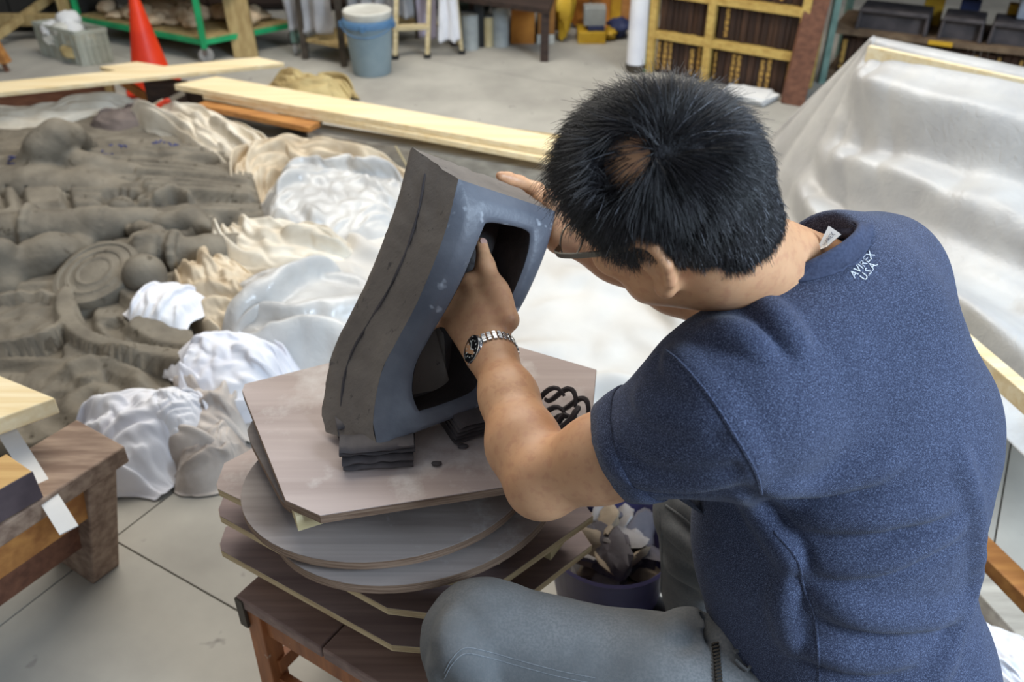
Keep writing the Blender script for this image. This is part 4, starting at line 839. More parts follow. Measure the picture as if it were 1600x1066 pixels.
[0,2,2,3,1,2,2,0,-2,-2,-3,-2,0,0,1,3,1,2,0,1,-2,-2,-1,-1,-2,1,2,6,4,2,0,-1,-1,-4,-2,1,-1,1,0,-1,-1,-3,-3,-3],
[0,0,4,2,1,-2,0,2,4,-5,-2,0,0,0,1,1,2,-2,1,1,0,0,-3,1,-2,1,2,4,6,2,-1,-3,-4,-2,-3,1,2,-1,2,3,-2,-3,-5,-3],
[0,2,-1,4,0,-5,-3,5,6,-2,-2,-1,1,-1,2,1,2,-3,-4,2,4,0,-3,0,0,0,1,7,2,3,-3,-1,-6,-2,0,1,-1,2,3,3,-1,-8,-2,-2],
[0,4,-1,1,-1,-5,-1,4,3,-1,2,-4,1,0,1,1,0,-2,-3,3,5,2,-4,-4,1,1,0,2,3,0,-2,-4,1,3,-2,-2,1,0,4,3,-3,-2,-2,-3],
[0,0,0,0,0,0,0,0,0,0,0,0,0,0,0,0,0,0,0,0,0,0,0,0,0,0,0,0,0,0,0,0,0,0,0,0,0,0,0,0,0,0,0,0]],
[[0,0,0,0,0,0,0,0,0,0,0,0,0,0,0,0,0,0,0,0,0,0,0,0,0,0,0,0,0,0,0,0,0,0,0,0,0,0,0,0,0,0,0,0],
[0,4,3,-11,4,1,4,-4,1,-8,1,3,-1,3,-1,0,2,3,-3,0,4,-1,-2,0,-2,-1,0,-1,2,-6,3,1,4,2,3,1,-3,-8,1,-5,2,3,-4,6],
[0,2,-2,-4,2,3,5,-3,-1,-10,-1,3,1,4,2,1,3,1,0,1,0,1,-5,1,3,1,-4,0,2,-14,-4,4,3,4,2,3,-3,-7,5,-8,0,3,3,3],
[0,0,2,0,-3,3,0,5,-1,-13,-2,2,4,3,4,3,3,3,-3,2,2,-8,0,-2,1,4,2,-1,-1,-16,-8,2,5,4,4,4,-2,-6,-1,-5,-2,6,5,1],
[0,5,3,2,-5,-3,-2,4,-4,-10,3,4,2,4,4,3,5,2,-6,3,-4,-3,6,-2,-3,-3,-1,5,-1,-16,-8,-2,5,5,5,5,0,-3,-1,-7,-4,5,4,4],
[0,5,3,2,-2,-9,0,4,-5,-5,-2,4,3,3,5,6,3,4,-4,3,-3,-4,3,3,-5,-9,-2,5,0,-11,-15,-2,5,6,4,3,-4,-2,5,-7,-1,5,3,5],
[0,4,4,2,-3,-7,-2,3,-2,-6,-2,3,4,4,4,6,3,1,-1,4,-5,-2,4,1,-7,-8,-4,5,1,-9,-14,-4,4,4,5,4,-3,-1,4,-4,1,3,4,2],
[0,4,5,4,0,-9,-8,2,1,-2,-4,2,3,3,4,0,2,3,3,5,1,-4,3,1,-9,-8,-1,4,-1,-10,-14,-9,5,3,4,2,0,1,4,-2,-1,3,4,6],
[0,6,4,6,0,-11,-5,2,-1,-4,-6,4,4,4,3,-5,0,4,2,2,2,3,3,-3,-7,-6,-2,6,1,-12,-14,-9,3,4,2,1,-2,3,-1,1,2,6,4,6],
[0,6,4,4,-2,-8,1,0,4,-9,-3,-4,5,5,-2,-7,4,1,1,-1,5,4,-1,1,-10,-3,2,4,1,-4,-20,-9,5,5,5,-3,-2,6,1,1,1,5,2,5],
[0,6,4,3,-6,-4,-3,4,-1,-7,-7,2,1,3,-6,1,6,0,-3,4,5,4,4,-4,-8,-7,1,5,5,-4,-19,-7,1,5,6,1,-2,4,4,-2,-3,3,5,6],
[0,6,4,4,-5,-7,-2,4,-1,-11,-9,2,5,1,-5,3,3,-2,1,6,5,6,3,-1,-9,-11,0,5,4,-5,-15,-9,2,5,5,4,0,1,4,-3,-1,4,4,5],
[0,5,5,3,-5,-6,1,4,1,-12,-12,0,4,-3,-1,5,-1,0,5,5,5,6,5,1,-8,-10,-5,2,3,-8,-16,-6,4,4,7,2,-1,1,4,-3,2,5,5,3],
[0,5,3,5,2,-7,-1,4,-1,-15,-11,1,2,-2,-1,6,0,0,4,5,5,6,5,1,0,-13,-11,1,3,-10,-15,-4,1,5,5,-2,4,2,5,-5,4,5,4,5],
[0,6,5,4,1,-4,-3,1,0,-15,-12,1,4,2,-2,5,2,1,-1,6,5,5,5,5,0,-11,-11,-6,3,-6,-16,-9,2,5,4,4,1,3,5,1,-2,4,3,5],
[0,5,4,5,-2,-4,-2,3,-1,-13,-10,2,3,4,0,3,3,0,-3,5,4,5,6,4,1,-8,-15,-3,4,-4,-14,-13,-3,5,5,1,3,5,3,-2,1,5,3,5],
[0,6,6,3,0,-6,-4,4,1,-15,-8,1,2,0,3,2,4,0,-3,5,5,6,5,5,1,-7,-14,-5,3,-1,-11,-15,-7,5,3,3,3,5,2,-3,3,3,5,5],
[0,6,5,4,2,-7,-3,3,2,-11,-9,-3,5,-5,2,3,5,3,-4,3,6,5,5,5,4,-2,-10,-13,-1,1,-17,-12,-5,5,4,4,2,3,0,1,4,3,3,4],
[0,4,3,6,1,-6,-1,5,3,-13,-9,1,3,4,-6,1,5,3,-5,2,6,5,5,6,4,-1,-13,-12,-1,-1,-15,-11,-3,1,6,2,3,5,0,3,0,4,2,4],
[0,3,3,-1,1,-1,1,5,1,-11,-7,3,4,5,-5,-2,3,4,-5,0,6,6,5,6,5,0,-12,-13,-5,2,-13,-12,-6,0,5,1,5,2,5,1,2,5,1,3],
[0,6,5,-7,-4,1,3,4,-6,-5,-2,3,5,5,0,-5,0,5,-3,-1,3,6,3,3,4,3,-3,-16,-10,1,-8,-13,-7,-1,3,3,4,4,3,1,4,4,1,4],
[0,6,5,-1,-6,-4,3,4,-8,-5,0,5,5,4,2,-3,-5,5,-2,0,3,3,0,5,2,2,0,-13,-12,3,-2,-14,-9,1,4,2,4,3,1,1,5,2,2,2],
[0,6,4,1,-8,-5,4,3,-5,-8,4,4,5,2,5,-7,-8,6,-4,3,4,1,5,-1,2,2,-8,-8,-4,6,-2,-9,-10,-2,5,5,4,3,2,-5,6,1,0,1],
[0,5,4,-1,-11,-1,5,3,-9,-1,5,5,3,4,-4,-2,-9,4,-2,4,2,3,3,-1,1,2,4,-12,-6,1,5,-10,-10,3,2,2,5,3,-1,0,3,2,-5,2],
[0,-1,2,-1,-3,2,4,-1,1,1,-2,3,0,2,2,-8,-5,2,2,-1,2,3,0,2,1,5,5,-5,-13,3,5,-11,-6,4,1,2,2,3,1,-5,4,2,-6,2],
[0,0,-7,4,2,1,3,-4,2,0,1,2,0,-2,2,0,-6,3,3,-3,0,4,-5,0,4,3,4,0,-12,2,1,0,-1,1,-6,-1,2,0,4,-2,3,-10,4,4],
[0,0,-6,3,3,1,-2,-3,1,0,0,0,2,1,1,0,2,-3,2,2,1,1,-9,2,1,1,1,1,-2,2,2,-1,1,-1,-1,-10,2,1,4,-3,-2,1,3,1],
[0,0,0,0,0,0,0,0,0,0,0,0,0,0,0,0,0,0,0,0,0,0,0,0,0,0,0,0,0,0,0,0,0,0,0,0,0,0,0,0,0,0,0,0]],
[[30,0,-10,2,7,10,-16,12,-3,-11,14,-20,-1,0,4,-3,18,-5,-19,19,-3,-4,-2,17,-14,15,-13,6,0,-7,23,-22,8,1,9,-22,15,-5,2,7,-7,0,-4,-12],
[34,0,-4,14,-7,-5,10,19,-2,-21,-11,0,16,-3,-8,0,-3,-4,20,-7,-1,0,15,-10,-17,10,15,11,-6,-14,-6,-4,-1,14,-4,-15,12,20,-8,-22,5,8,-16,0],
[33,-3,7,20,8,-9,7,18,-12,-27,-16,10,14,10,-15,-18,5,12,17,-1,-20,-14,20,10,-10,-2,23,16,-7,-24,-19,4,8,3,-13,-6,17,22,-6,-23,-11,2,-2,-6],
[16,16,4,17,23,8,5,2,-14,-26,-19,7,3,14,-6,-12,-10,11,22,5,-14,-26,6,19,12,2,14,19,-8,-24,-24,4,-1,-8,-7,-4,20,26,-2,-26,-17,0,6,-21],
[39,1,-8,16,20,23,15,-1,-26,-24,-14,-11,5,9,14,-12,-10,5,25,4,-22,-14,-1,12,21,21,21,7,-17,-27,-23,-16,-2,-8,4,3,20,24,4,-26,-22,1,1,-1],
[38,-5,6,7,23,24,20,-7,-21,-26,-22,-11,9,14,0,-5,-7,13,23,7,-22,-20,-8,16,23,24,23,5,-17,-28,-27,-19,-6,5,-3,12,23,20,-7,-24,-16,-3,4,-9],
[22,7,2,15,22,25,23,-6,-23,-26,-22,-10,10,7,-8,-4,9,18,22,1,-25,-22,-6,17,25,27,23,-3,-16,-24,-25,-22,-6,4,1,7,23,19,-3,-22,-19,-3,-2,-19],
[27,3,2,12,19,27,26,-9,-18,-23,-23,-15,5,-6,3,19,17,13,6,-3,-19,-21,-9,14,26,25,22,7,-18,-26,-27,-22,-6,2,6,15,21,13,-12,-23,-19,1,4,-11],
[45,-10,3,4,16,27,26,5,-22,-24,-25,-12,-4,-3,13,24,21,9,-16,-16,-15,-11,-5,21,25,23,24,5,-13,-27,-26,-27,-11,9,9,17,18,6,-22,-18,-12,0,0,-16],
[10,19,1,12,20,24,19,14,-17,-25,-24,-25,-4,6,22,26,13,-13,-19,-20,-3,-12,16,20,25,23,13,7,-16,-23,-24,-23,-1,0,-9,21,23,2,-9,-19,-12,-13,6,-4],
[18,12,-2,16,22,25,21,8,-20,-26,-26,-12,-3,11,25,18,-4,-18,-22,-12,-3,-1,9,21,27,24,16,-6,-6,-23,-19,-25,-17,-1,2,17,22,13,-1,-21,-23,-2,0,-1],
[42,2,-4,4,22,26,20,3,-18,-26,-27,-13,1,17,24,10,-11,-22,-16,-6,2,-1,3,19,26,27,18,3,-9,-24,-25,-26,-13,-2,5,13,19,18,-1,-23,-20,-7,2,-6],
[29,2,1,11,24,24,18,5,-17,-25,-25,-17,7,21,20,6,-21,-21,-9,-7,5,-3,-1,18,25,27,22,11,-9,-28,-25,-25,-6,-9,1,15,22,15,-9,-19,-15,-1,-2,-14],
[23,12,0,9,14,25,24,6,-14,-25,-28,-14,3,22,19,6,-20,-21,-10,-8,4,0,0,18,18,27,28,16,-11,-26,-27,-25,-14,-5,9,19,13,13,-12,-21,-14,0,-1,3],
[8,24,7,5,16,24,22,12,-21,-25,-27,-16,3,17,20,14,-17,-17,-19,0,-3,5,-5,10,19,26,27,22,-9,-23,-26,-27,-16,-6,10,11,21,12,-6,-18,-18,-7,9,-7],
[33,6,5,4,18,24,21,8,-22,-25,-27,-13,0,10,18,15,-1,-18,-20,-7,3,-4,-3,8,19,23,26,24,2,-24,-26,-27,-20,-5,9,18,15,8,-13,-22,-14,5,-1,-4],
[26,2,1,16,19,25,21,6,-19,-24,-27,-12,6,15,16,12,-7,-20,-21,-7,0,-2,1,2,17,25,25,22,6,-17,-26,-26,-24,-3,10,14,11,4,-15,-23,-1,14,-1,0],
[33,-3,-2,13,17,26,20,8,-17,-24,-26,-16,11,22,16,2,-3,-17,-22,-13,0,4,-1,3,12,20,27,28,10,-14,-25,-27,-24,-6,2,10,16,2,-20,-18,10,9,-3,-9],
[31,9,3,3,13,25,23,0,-12,-26,-28,-12,0,15,22,21,-9,-12,-25,-12,-2,6,-7,1,11,19,26,28,17,-8,-27,-28,-21,-17,4,15,9,-3,-20,-8,18,13,-16,-10],
[31,-2,8,18,18,18,11,5,-19,-25,-24,-8,-5,5,25,20,7,-12,-25,-18,-3,2,-3,1,7,19,27,27,25,-6,-28,-27,-23,-17,6,16,-1,-15,-7,12,15,6,-18,-15],
[46,-12,0,25,22,20,10,-3,-26,-23,-23,-10,4,-1,15,25,16,-5,-24,-20,-11,0,8,14,8,0,18,26,27,-2,-26,-27,-26,-15,5,8,-8,-9,15,17,4,-11,-13,-11],
[24,9,-2,21,25,24,8,-7,-26,-26,-19,2,1,-9,15,22,21,1,-22,-19,-8,9,17,6,-13,-3,16,26,27,-2,-20,-26,-26,-14,0,5,-1,1,15,15,3,-16,-15,-3],
[18,14,-2,18,24,24,9,-10,-26,-26,-2,9,-3,-16,6,20,21,7,-22,-18,10,14,4,-13,-17,-8,23,24,24,7,-15,-27,-25,-19,3,-3,1,7,10,23,4,-14,-11,-18],
[47,-15,-9,17,28,17,4,0,-27,-18,3,-3,6,-12,-8,21,24,12,-19,-11,13,14,-11,-19,-17,-5,10,26,24,13,-6,-27,-26,-6,0,-12,3,-3,19,19,9,-15,-25,-10],
[20,12,-6,14,21,1,-2,12,-13,-4,-19,6,9,-14,-11,18,22,2,-9,6,12,-1,-18,-15,-16,-1,2,25,23,16,3,-25,-16,-3,-9,-12,0,-1,15,24,-2,-15,-20,-7],
[18,11,11,4,9,-10,-8,17,7,-16,-12,9,14,-18,-9,16,19,-9,-12,7,19,6,-23,-17,-5,8,-5,9,24,12,-8,-12,4,8,-22,-18,7,-8,11,19,-2,-19,-10,3],
[42,-14,10,3,-5,-5,-6,13,13,-15,-1,15,-9,-1,-2,-6,6,-10,3,-1,16,11,-20,-10,15,1,-16,6,9,5,-5,-8,15,12,-17,-20,8,-8,1,15,-8,-3,0,-12],
[44,-7,-4,-12,15,2,-7,-24,24,3,-11,22,-14,-5,5,-30,25,0,9,-10,22,-19,-10,14,3,-11,11,-17,9,-2,-3,11,7,-1,0,2,14,-27,2,-39,32,13,-2,11]]],
}


def sheet(name):
    q = np.cumsum(np.array(SHEETS[name]), axis=2) / np.array([500., 500., 1000.])[:, None, None]
    U, V = np.meshgrid(np.linspace(0, 1, q.shape[1]), np.linspace(0, 1, q.shape[2]), indexing='ij')
    return np.stack([U + q[0], V + q[1], q[2]], -1)


# ================================================================== materials
M = {}
M['concrete'] = surf('concrete', C(176, 172, 162), C(150, 146, 138), 2.2, .8, .25, 60, .001, speck=(9, C(128, 124, 118), .66))
M['concrete_joint'] = surf('joint_concrete', C(138, 133, 125), C(118, 114, 107), 6, .9)
M['wall'] = surf('dark_plaster', C(58, 54, 48), C(40, 38, 36), 1.5, .9)
M['pine'] = wood('pine', C(240, 224, 188), C(222, 196, 146), 0.0, .6, 1.0)
M['yellow_wood'] = wood('yellow_wood', C(206, 176, 102), C(172, 138, 72), math.pi / 2, .6)
M['tan_wood'] = surf('tan_wood', C(178, 156, 108), C(150, 126, 82), 5, .7, stretch=(6, 6, 1))
M['pale_wood'] = surf('pale_wood', C(206, 190, 152), C(178, 160, 118), 5, .7, stretch=(1, 6, 6))
M['old_wood'] = surf('old_wood', C(164, 142, 124), C(124, 102, 88), 6, .75, .2, 60, stretch=(1.2, 8, 8))
M['red_wood'] = surf('red_wood', C(122, 82, 62), C(94, 60, 46), 6, .6, .15, 60, stretch=(1, 8, 8))
M['dark_wood'] = surf('dark_wood', C(66, 50, 42), C(44, 34, 30), 6, .75, stretch=(1, 8, 8))
M['orange_wood'] = surf('orange_wood', C(186, 132, 72), C(150, 98, 52), 5, .6, stretch=(1, 6, 6))
M['grey_wood'] = surf('grey_wood', C(176, 170, 158), C(144, 138, 128), 5, .8, .2, 60, stretch=(1, 7, 7))
M['cone'] = surf('orange_plastic', C(226, 62, 22), C(196, 44, 16), 5, .45)
M['green_paint'] = surf('green_paint', C(38, 172, 108), C(28, 146, 92), 8, .45, speck=(26, C(70, 60, 50), .68))
M['teal_paint'] = surf('teal_paint', C(128, 158, 146), C(98, 128, 118), 8, .5, speck=(30, C(104, 78, 60), .66))
M['steel'] = surf('steel', C(150, 150, 146), C(110, 110, 108), 8, .4, metal=.8)
M['dark_steel'] = surf('dark_steel', C(86, 78, 68), C(60, 54, 48), 8, .55, metal=.4)
M['rubber'] = surf('rubber', C(40, 40, 40), C(28, 28, 28), 8, .7)
M['wheel'] = surf('grey_wheel', C(150, 148, 144), C(96, 94, 92), 9, .5)
M['bucket'] = surf('blue_grey_plastic', C(152, 170, 178), C(128, 148, 158), 4, .5)
M['blue_lid'] = surf('blue_plastic', C(92, 130, 166), C(70, 106, 142), 6, .5)
M['white_plastic'] = surf('white_plastic', C(212, 210, 200), C(184, 182, 172), 6, .5)
M['clear_plastic'] = surf('cloudy_crate_plastic', C(206, 208, 196), C(184, 188, 174), 6, .35, alpha=.5)
M['cast'] = surf('tan_casting', C(222, 198, 164), C(168, 138, 108), 9, .85, .4, 40)
M['khaki'] = surf('khaki_cloth', C(190, 172, 124), C(160, 138, 92), 7, .95, .3, 200)
M['lavender'] = surf('lavender_cloth', C(198, 192, 212), C(172, 166, 190), 4, .9)
M['white_cloth'] = surf('white_cloth', C(232, 232, 234), C(214, 214, 220), 5, .9, .25, 300)
M['sheet'] = surf('off_white_sheet', C(208, 205, 199), C(188, 184, 178), 2.5, .85, .3, 200)
M['white_cloth_blue'] = surf('bluish_white_cloth', C(230, 230, 234), C(208, 208, 216), 5, .9, .25, 300)
M['dirty_cloth'] = surf('dirty_cloth', C(206, 198, 190), C(150, 138, 130), 6, .95, .3, 260)
M['beige_cloth'] = surf('beige_cloth', C(216, 202, 178), C(180, 162, 136), 7, .95, .3, 260)
M['cream_cloth'] = surf('cream_cloth', C(226, 218, 202), C(196, 184, 164), 7, .95, .3, 260)
M['grey_cloth'] = surf('grey_wet_cloth', C(120, 108, 102), C(92, 82, 78), 9, .9, .3, 200)
M['clay'] = surf('grey_clay', C(126, 118, 104), C(98, 91, 80), 7, .8, .6, 60, .004, speck=(16, C(82, 74, 62), .63))
M['brown_lump'] = surf('brown_clay', C(112, 92, 72), C(84, 66, 52), 9, .85, .4, 60)
M['dark_clay'] = surf('dark_clay', C(86, 79, 79), C(58, 54, 56), 12, .7, .4, 80)
M['book'] = surf('brown_board', C(84, 58, 42), C(58, 40, 30), 9, .75, stretch=(6, 6, 1))
M['book_dark'] = surf('dark_brown_board', C(64, 44, 34), C(46, 32, 26), 9, .75, stretch=(6, 6, 1))
M['gold_label'] = surf('worn_yellow_label', C(190, 150, 76), C(104, 76, 44), 34, .7, lo=.42, hi=.5)
M['rusty'] = surf('rusty_shelf', C(120, 100, 78), C(84, 66, 50), 12, .8)
M['yellow'] = surf('yellow_paint', C(214, 170, 40), C(180, 136, 30), 7, .6)
M['yellow_bag'] = surf('yellow_bag', C(210, 172, 48), C(180, 140, 36), 8, .55, .4, 30)
M['orange_box'] = surf('orange_carton', C(196, 132, 52), C(166, 104, 40), 7, .75)
M['brown_box'] = surf('brown_carton', C(170, 118, 58), C(138, 92, 44), 7, .75)
M['tin'] = surf('grey_tin', C(170, 174, 172), C(136, 142, 144), 6, .45)
M['cream_tin'] = surf('cream_tin', C(206, 190, 150), C(176, 158, 116), 6, .5)
M['black_plastic'] = surf('black_plastic', C(38, 40, 42), C(26, 28, 30), 6, .5)
M['blue_bag'] = surf('navy_bag', C(52, 62, 104), C(38, 46, 80), 8, .6, .3, 30)
M['red'] = surf('red_plastic', C(206, 62, 34), C(170, 44, 24), 6, .45)
M['blade'] = surf('grey_blade', C(172, 164, 150), C(140, 132, 120), 9, .4, metal=.2)
M['paper'] = surf('white_paper', C(226, 226, 224), C(206, 206, 206), 5, .8)
M['grey_box'] = surf('pale_grey_box', C(176, 182, 190), C(156, 162, 172), 5, .6)


def plastic(name, col, rough, alpha, col2=None):
    """thin cloudy polythene"""
    t = NT(name)
    c = t.ramp(t.noise(t.map(), 5, 4), [(.35, col2 or col), (.65, col)])
    t.l(c, t.b.inputs['Base Color'])
    t.set(Roughness=rough, Alpha=alpha)
    t.b.inputs['Specular IOR Level'].default_value = .5
    tr = t.n('ShaderNodeBsdfTranslucent')
    t.l(c, tr.inputs[0])
    mx = t.n('ShaderNodeMixShader')
    mx.inputs[0].default_value = .25
    t.l(t.b.outputs[0], mx.inputs[1])
    t.l(tr.outputs[0], mx.inputs[2])
    t.l(mx.outputs[0], t.t.nodes['Material Output'].inputs[0])
    t.bump(t.noise(t.map(), 30, 3, .6, 1.5), .5, .006)
    return t.m


M['poly_grey'] = plastic('grey_polythene', C(206, 206, 208), .3, .9, C(178, 178, 182))
M['poly_white'] = plastic('milky_polythene', C(226, 224, 220), .3, .94, C(206, 204, 202))
M['poly_clear'] = plastic('clear_polythene', C(236, 234, 230), .14, .84, C(208, 206, 203))

# ================================================================== room
base = MB().prism([(-5.5, -1.2), (5.5, -1.2), (5.5, 7.3), (-5.5, 7.3)], -.06, -.012).build('floor', M['concrete_joint'], smooth=False, loc=(0, 0, 0))
props(base, 'pale grey concrete slab floor of the workshop', None, None, 'structure')
ang = math.radians(-30.5)
ex, ey = np.array([math.cos(ang), math.sin(ang)]), np.array([-math.sin(ang), math.cos(ang)])
org = np.array([-.956, 1.449])
SL, SW = 1.82, .91
slab_me = None
for i in range(-5, 6):
    for j in range(-6, 9):
        c = org + ex * (i + .5) * SL + ey * (j + .5) * SW
        if -4.6 < c[0] < 4.6 and -.6 < c[1] < 6.9:
            if slab_me is None:
                h = np.array([SL / 2 - .0022, SW / 2 - .0022])
                o = MB().hexa([(a * h[0], b * h[1], -.012) for a, b in ((-1, -1), (1, -1), (1, 1), (-1, 1))],
                              [(a * h[0], b * h[1], 0) for a, b in ((-1, -1), (1, -1), (1, 1), (-1, 1))]).build('floor_slab', M['concrete'], base, smooth=False)
                slab_me = o.data
            else:
                o = bpy.data.objects.new('floor_slab', slab_me)
                COL.objects.link(o)
                o.parent = base
            o.location = (c[0], c[1], 0)
            o.rotation_euler = (0, 0, ang)
wl = MB().box((0, 7.25, 1.7), (11, .1, 3.4)).build('wall_back', M['wall'], smooth=False)
props(wl, 'dark rear wall of the workshop', None, None, 'structure')
for sd_, x_ in (('left', -5.45), ('right', 5.45)):
    wl = MB().box((x_, 3.05, 1.7), (.1, 8.5, 3.4)).build('wall_' + sd_, surf('pale_plaster', C(150, 146, 138), C(130, 126, 118), 1.2, .9), smooth=False)
    props(wl, 'grey plaster wall on the %s side of the workshop' % sd_, None, None, 'structure')


def solid(name, label, cat, m, build, group=None, **kw):
    """a thing that is one mesh"""
    b = MB()
    build(b)
    o = b.build(name, m, **kw)
    return props(o, label, cat, group)


def plank(px, z, th, m, name, label, cat='plank', grain=None):
    P = [on(x, y, z)[:2] for x, y in px]
    return solid(name, label, cat, m, lambda b: b.prism(P, z - th, z), bevel=.002)


def lump_mesh(size, seed, n=18):
    """an irregular rounded lump, verts around the origin, resting on z = 0"""
    u = np.linspace(0, 2 * np.pi, n, endpoint=False)
    v = np.linspace(0.02, np.pi - .02, n // 2 + 3)
    U, Vv = np.meshgrid(u, v)
    X = np.stack([np.cos(U) * np.sin(Vv), np.sin(U) * np.sin(Vv), np.cos(Vv)], -1)
    r = 1 + .35 * noise2(X[..., 0] * 1.7 + X[..., 2] * .9, X[..., 1] * 1.7 - X[..., 2] * 1.1, seed) + .15 * noise2(X[..., 0] * 4 + 3, X[..., 1] * 4 + X[..., 2] * 4, seed + 5)
    X = X * r[..., None] * np.asarray(size) / 2
    X = X.reshape(-1, 3)
    X[:, 2] -= X[:, 2].min()
    f = grid_faces(len(v), n, True)[:, ::-1]
    return X, f


def yawdir(a, b):
    return math.atan2(b[1] - a[1], b[0] - a[0])


# ------------------------------------------------------------------ far left: timber trestle, stool leg, crate
g0 = on(112, 72, 0)
root = empty('timber_trestle', (-2.95, 5.75, 0), 'pale timber trestle with a slanting brace behind the plastic crate', 'trestle')
y0 = 5.75
P0, P1, P2 = at(8, 75, 5.55), at(92, 0, 5.75), at(112, 55, 5.72)
MB().bar((P2[0], P2[1], 0), (P2[0] - .01, P2[1] + .02, .85), .055, .055).build('post', M['tan_wood'], root)
d_ = unit(P1 - P0)
MB().bar((P0[0] - .12, P0[1] - .02, 0.03), P1 + d_ * .5, .045, .045).build('brace', M['tan_wood'], root)
MB().bar((P0[0] - .35, P2[1], .13), (P2[0] - .02, P2[1], .13), .05, .07).build('rail', M['tan_wood'], root)

root = empty('timber_sawhorse', on(10, 110), 'brown sawhorse end with a stubby foot at the far left edge', 'sawhorse')
b0 = on(12, 112)
MB().bar((b0[0], b0[1], 0), (b0[0] - .012, b0[1], .06), .02, .02).build('foot', M['red_wood'], root)
MB().hexa([b0 + (-.28, -.03, .055), b0 + (.03, -.03, .055), b0 + (.03, .03, .055), b0 + (-.28, .03, .055)],
          [b0 + (-.28, -.03, .3), b0 + (-.05, -.03, .3), b0 + (-.05, .03, .3), b0 + (-.28, .03, .3)]).build('end_board', M['orange_wood'], root)
MB().bar(b0 + (-.45, 0, .27), b0 + (-.06, 0, .27), .09, .05).build('beam', M['old_wood'], root)

cr = empty('plastic_crate', on(125, 100), 'cloudy clear plastic crate packed with scraps behind the orange cone', 'crate')
A, B_, C_ = on(130, 104), on(178, 97), on(66, 86)
D_ = B_ + C_ - A
H_ = .205
cor = [A, B_, D_, C_]
cx = sum(cor) / 4
wl_ = .006
for k in range(4):
    p, q = cor[k], cor[(k + 1) % 4]
    MB().bar(p + (0, 0, H_ / 2), q + (0, 0, H_ / 2), wl_, H_).build('side_panel', M['clear_plastic'], cr)
    b = MB()
    for t in np.linspace(.12, .88, 5):
        c = p + (q - p) * t
        o_ = unit(c - cx) * .006
        b.bar(c + o_ + (0, 0, .01), c + o_ + (0, 0, H_ - .02), .012, .008, side=q - p)
    b.bar(p + (0, 0, H_ * .55), q + (0, 0, H_ * .55), .012, .012)
    b.build('rib', M['clear_plastic'], cr)
    MB().bar(p + (0, 0, H_ - .012), q + (0, 0, H_ - .012), .018, .022).build('rim', M['clear_plastic'], cr)
MB().prism([c[:2] for c in cor], .002, .01).build('bottom', M['clear_plastic'], cr)
for k in range(9):
    s_, t_ = rng.uniform(.2, .8, 2)
    p = A + (B_ - A) * s_ + (C_ - A) * t_
    X, f = lump_mesh((.15, .13, .1), 40 + k)
    z = .012 + .05 * (k % 3) + (.055 if k > 5 else 0)
    o = mesh_obj('packed_scrap', X + p + (0, 0, z), f, [M['khaki'], M['white_plastic'], M['paper']][k % 3])
    props(o, 'crumpled scrap packed inside the cloudy plastic crate', 'scrap', 'scraps in the plastic crate')



def cabinet(x0, x1, y, h, m, name, label):  # made-up block with panels, added to keep the far background dark
    e = empty(name, ((x0 + x1) / 2, y, 0), label, 'cabinet')
    MB().box(((x0 + x1) / 2, y + .26, h / 2 + .02), (x1 - x0, .5, h)).build('backdrop_body', m, e, bevel=.004)
    n = max(2, round((x1 - x0) / .55))
    for k in range(n):
        w_ = (x1 - x0) / n
        d_ = MB().box((x0 + w_ * (k + .5), y, h / 2 + .03), (w_ - .012, .02, h - .05)).build('front_panel', m, e, bevel=.003)
        MB().bar((x0 + w_ * (k + .88), y - .02, h * .5), (x0 + w_ * (k + .88), y - .02, h * .5 + .1), .012, .012).build('handle', M['dark_steel'], d_)


cabinet(-4.4, -2.86, 6.06, .9, M['wall'], 'dark_backdrop', 'dark grey low cabinet in the shade behind the timber trestle')
cabinet(-2.8, -1.1, 6.66, .9, M['dark_wood'], 'brown_backdrop', 'dark brown low cabinet behind the green trolley')
cabinet(-1.02, -.16, 6.62, .9, surf('dark_green_backing', C(46, 58, 50), C(34, 44, 38), 6, .6), 'green_backdrop', 'dark green low cabinet behind the step ladder')

# ------------------------------------------------------------------ traffic cone
cb = on(242, 138)
cn = empty('traffic_cone', cb, 'tall orange traffic cone standing behind the long plank', 'cone')
MB().lathe([(.13, .02), (.115, .035), (.024, .50), (.022, .515), (.015, .525), (.001, .527)], cb, 32).build('cone_body', M['cone'], cn)
MB().box(cb + (0, 0, .012), (.3, .3, .022), .4).build('base_plate', M['cone'], cn, bevel=.008)

# ------------------------------------------------------------------ green trolley with castings
tr = empty('green_trolley', on(316, 92), 'green steel trolley carrying tan castings on two shelves behind the cone', 'trolley')
zc = .125
F0, L0, R0_ = on(318, 66, zc), on(176, 39, zc), on(402, 58, zc)
F0[2] = L0[2] = R0_[2] = 0
ax1, ax2 = unit(L0 - F0), unit(R0_ - F0)
l1, l2 = 1.15, .62
ax2 = unit(ax2 - ax1 * (ax1 @ ax2) * .6)
cor = [F0, F0 + ax2 * l2, F0 + ax2 * l2 + ax1 * l1, F0 + ax1 * l1]
for c in cor:
    MB().bar(c + (0, 0, .085), c + (0, 0, .95), .034, .034).build('post', M['green_paint'], tr, bevel=.004)
    cs = MB().bar(c + (0, 0, .05), c + (0, 0, .086), .03, .045).build('caster_fork', M['steel'], tr)
    MB().lathe([(.012, -.014), (.04, -.014), (.046, -.008), (.046, .008), (.04, .014), (.012, .014)], c + (.0, 0, .046), 22, (.55, -1, 0)).build('wheel', M['wheel'], cs)
for z in (zc, .40):
    cor2 = [c + (0, 0, z) for c in cor]
    for k in range(4):
        MB().bar(cor2[k], cor2[(k + 1) % 4], .03, .03).build('rail', M['green_paint'], tr)
    MB().prism([c[:2] for c in cor], z + .012, z + .024).build('shelf_board', M['tan_wood'], tr)
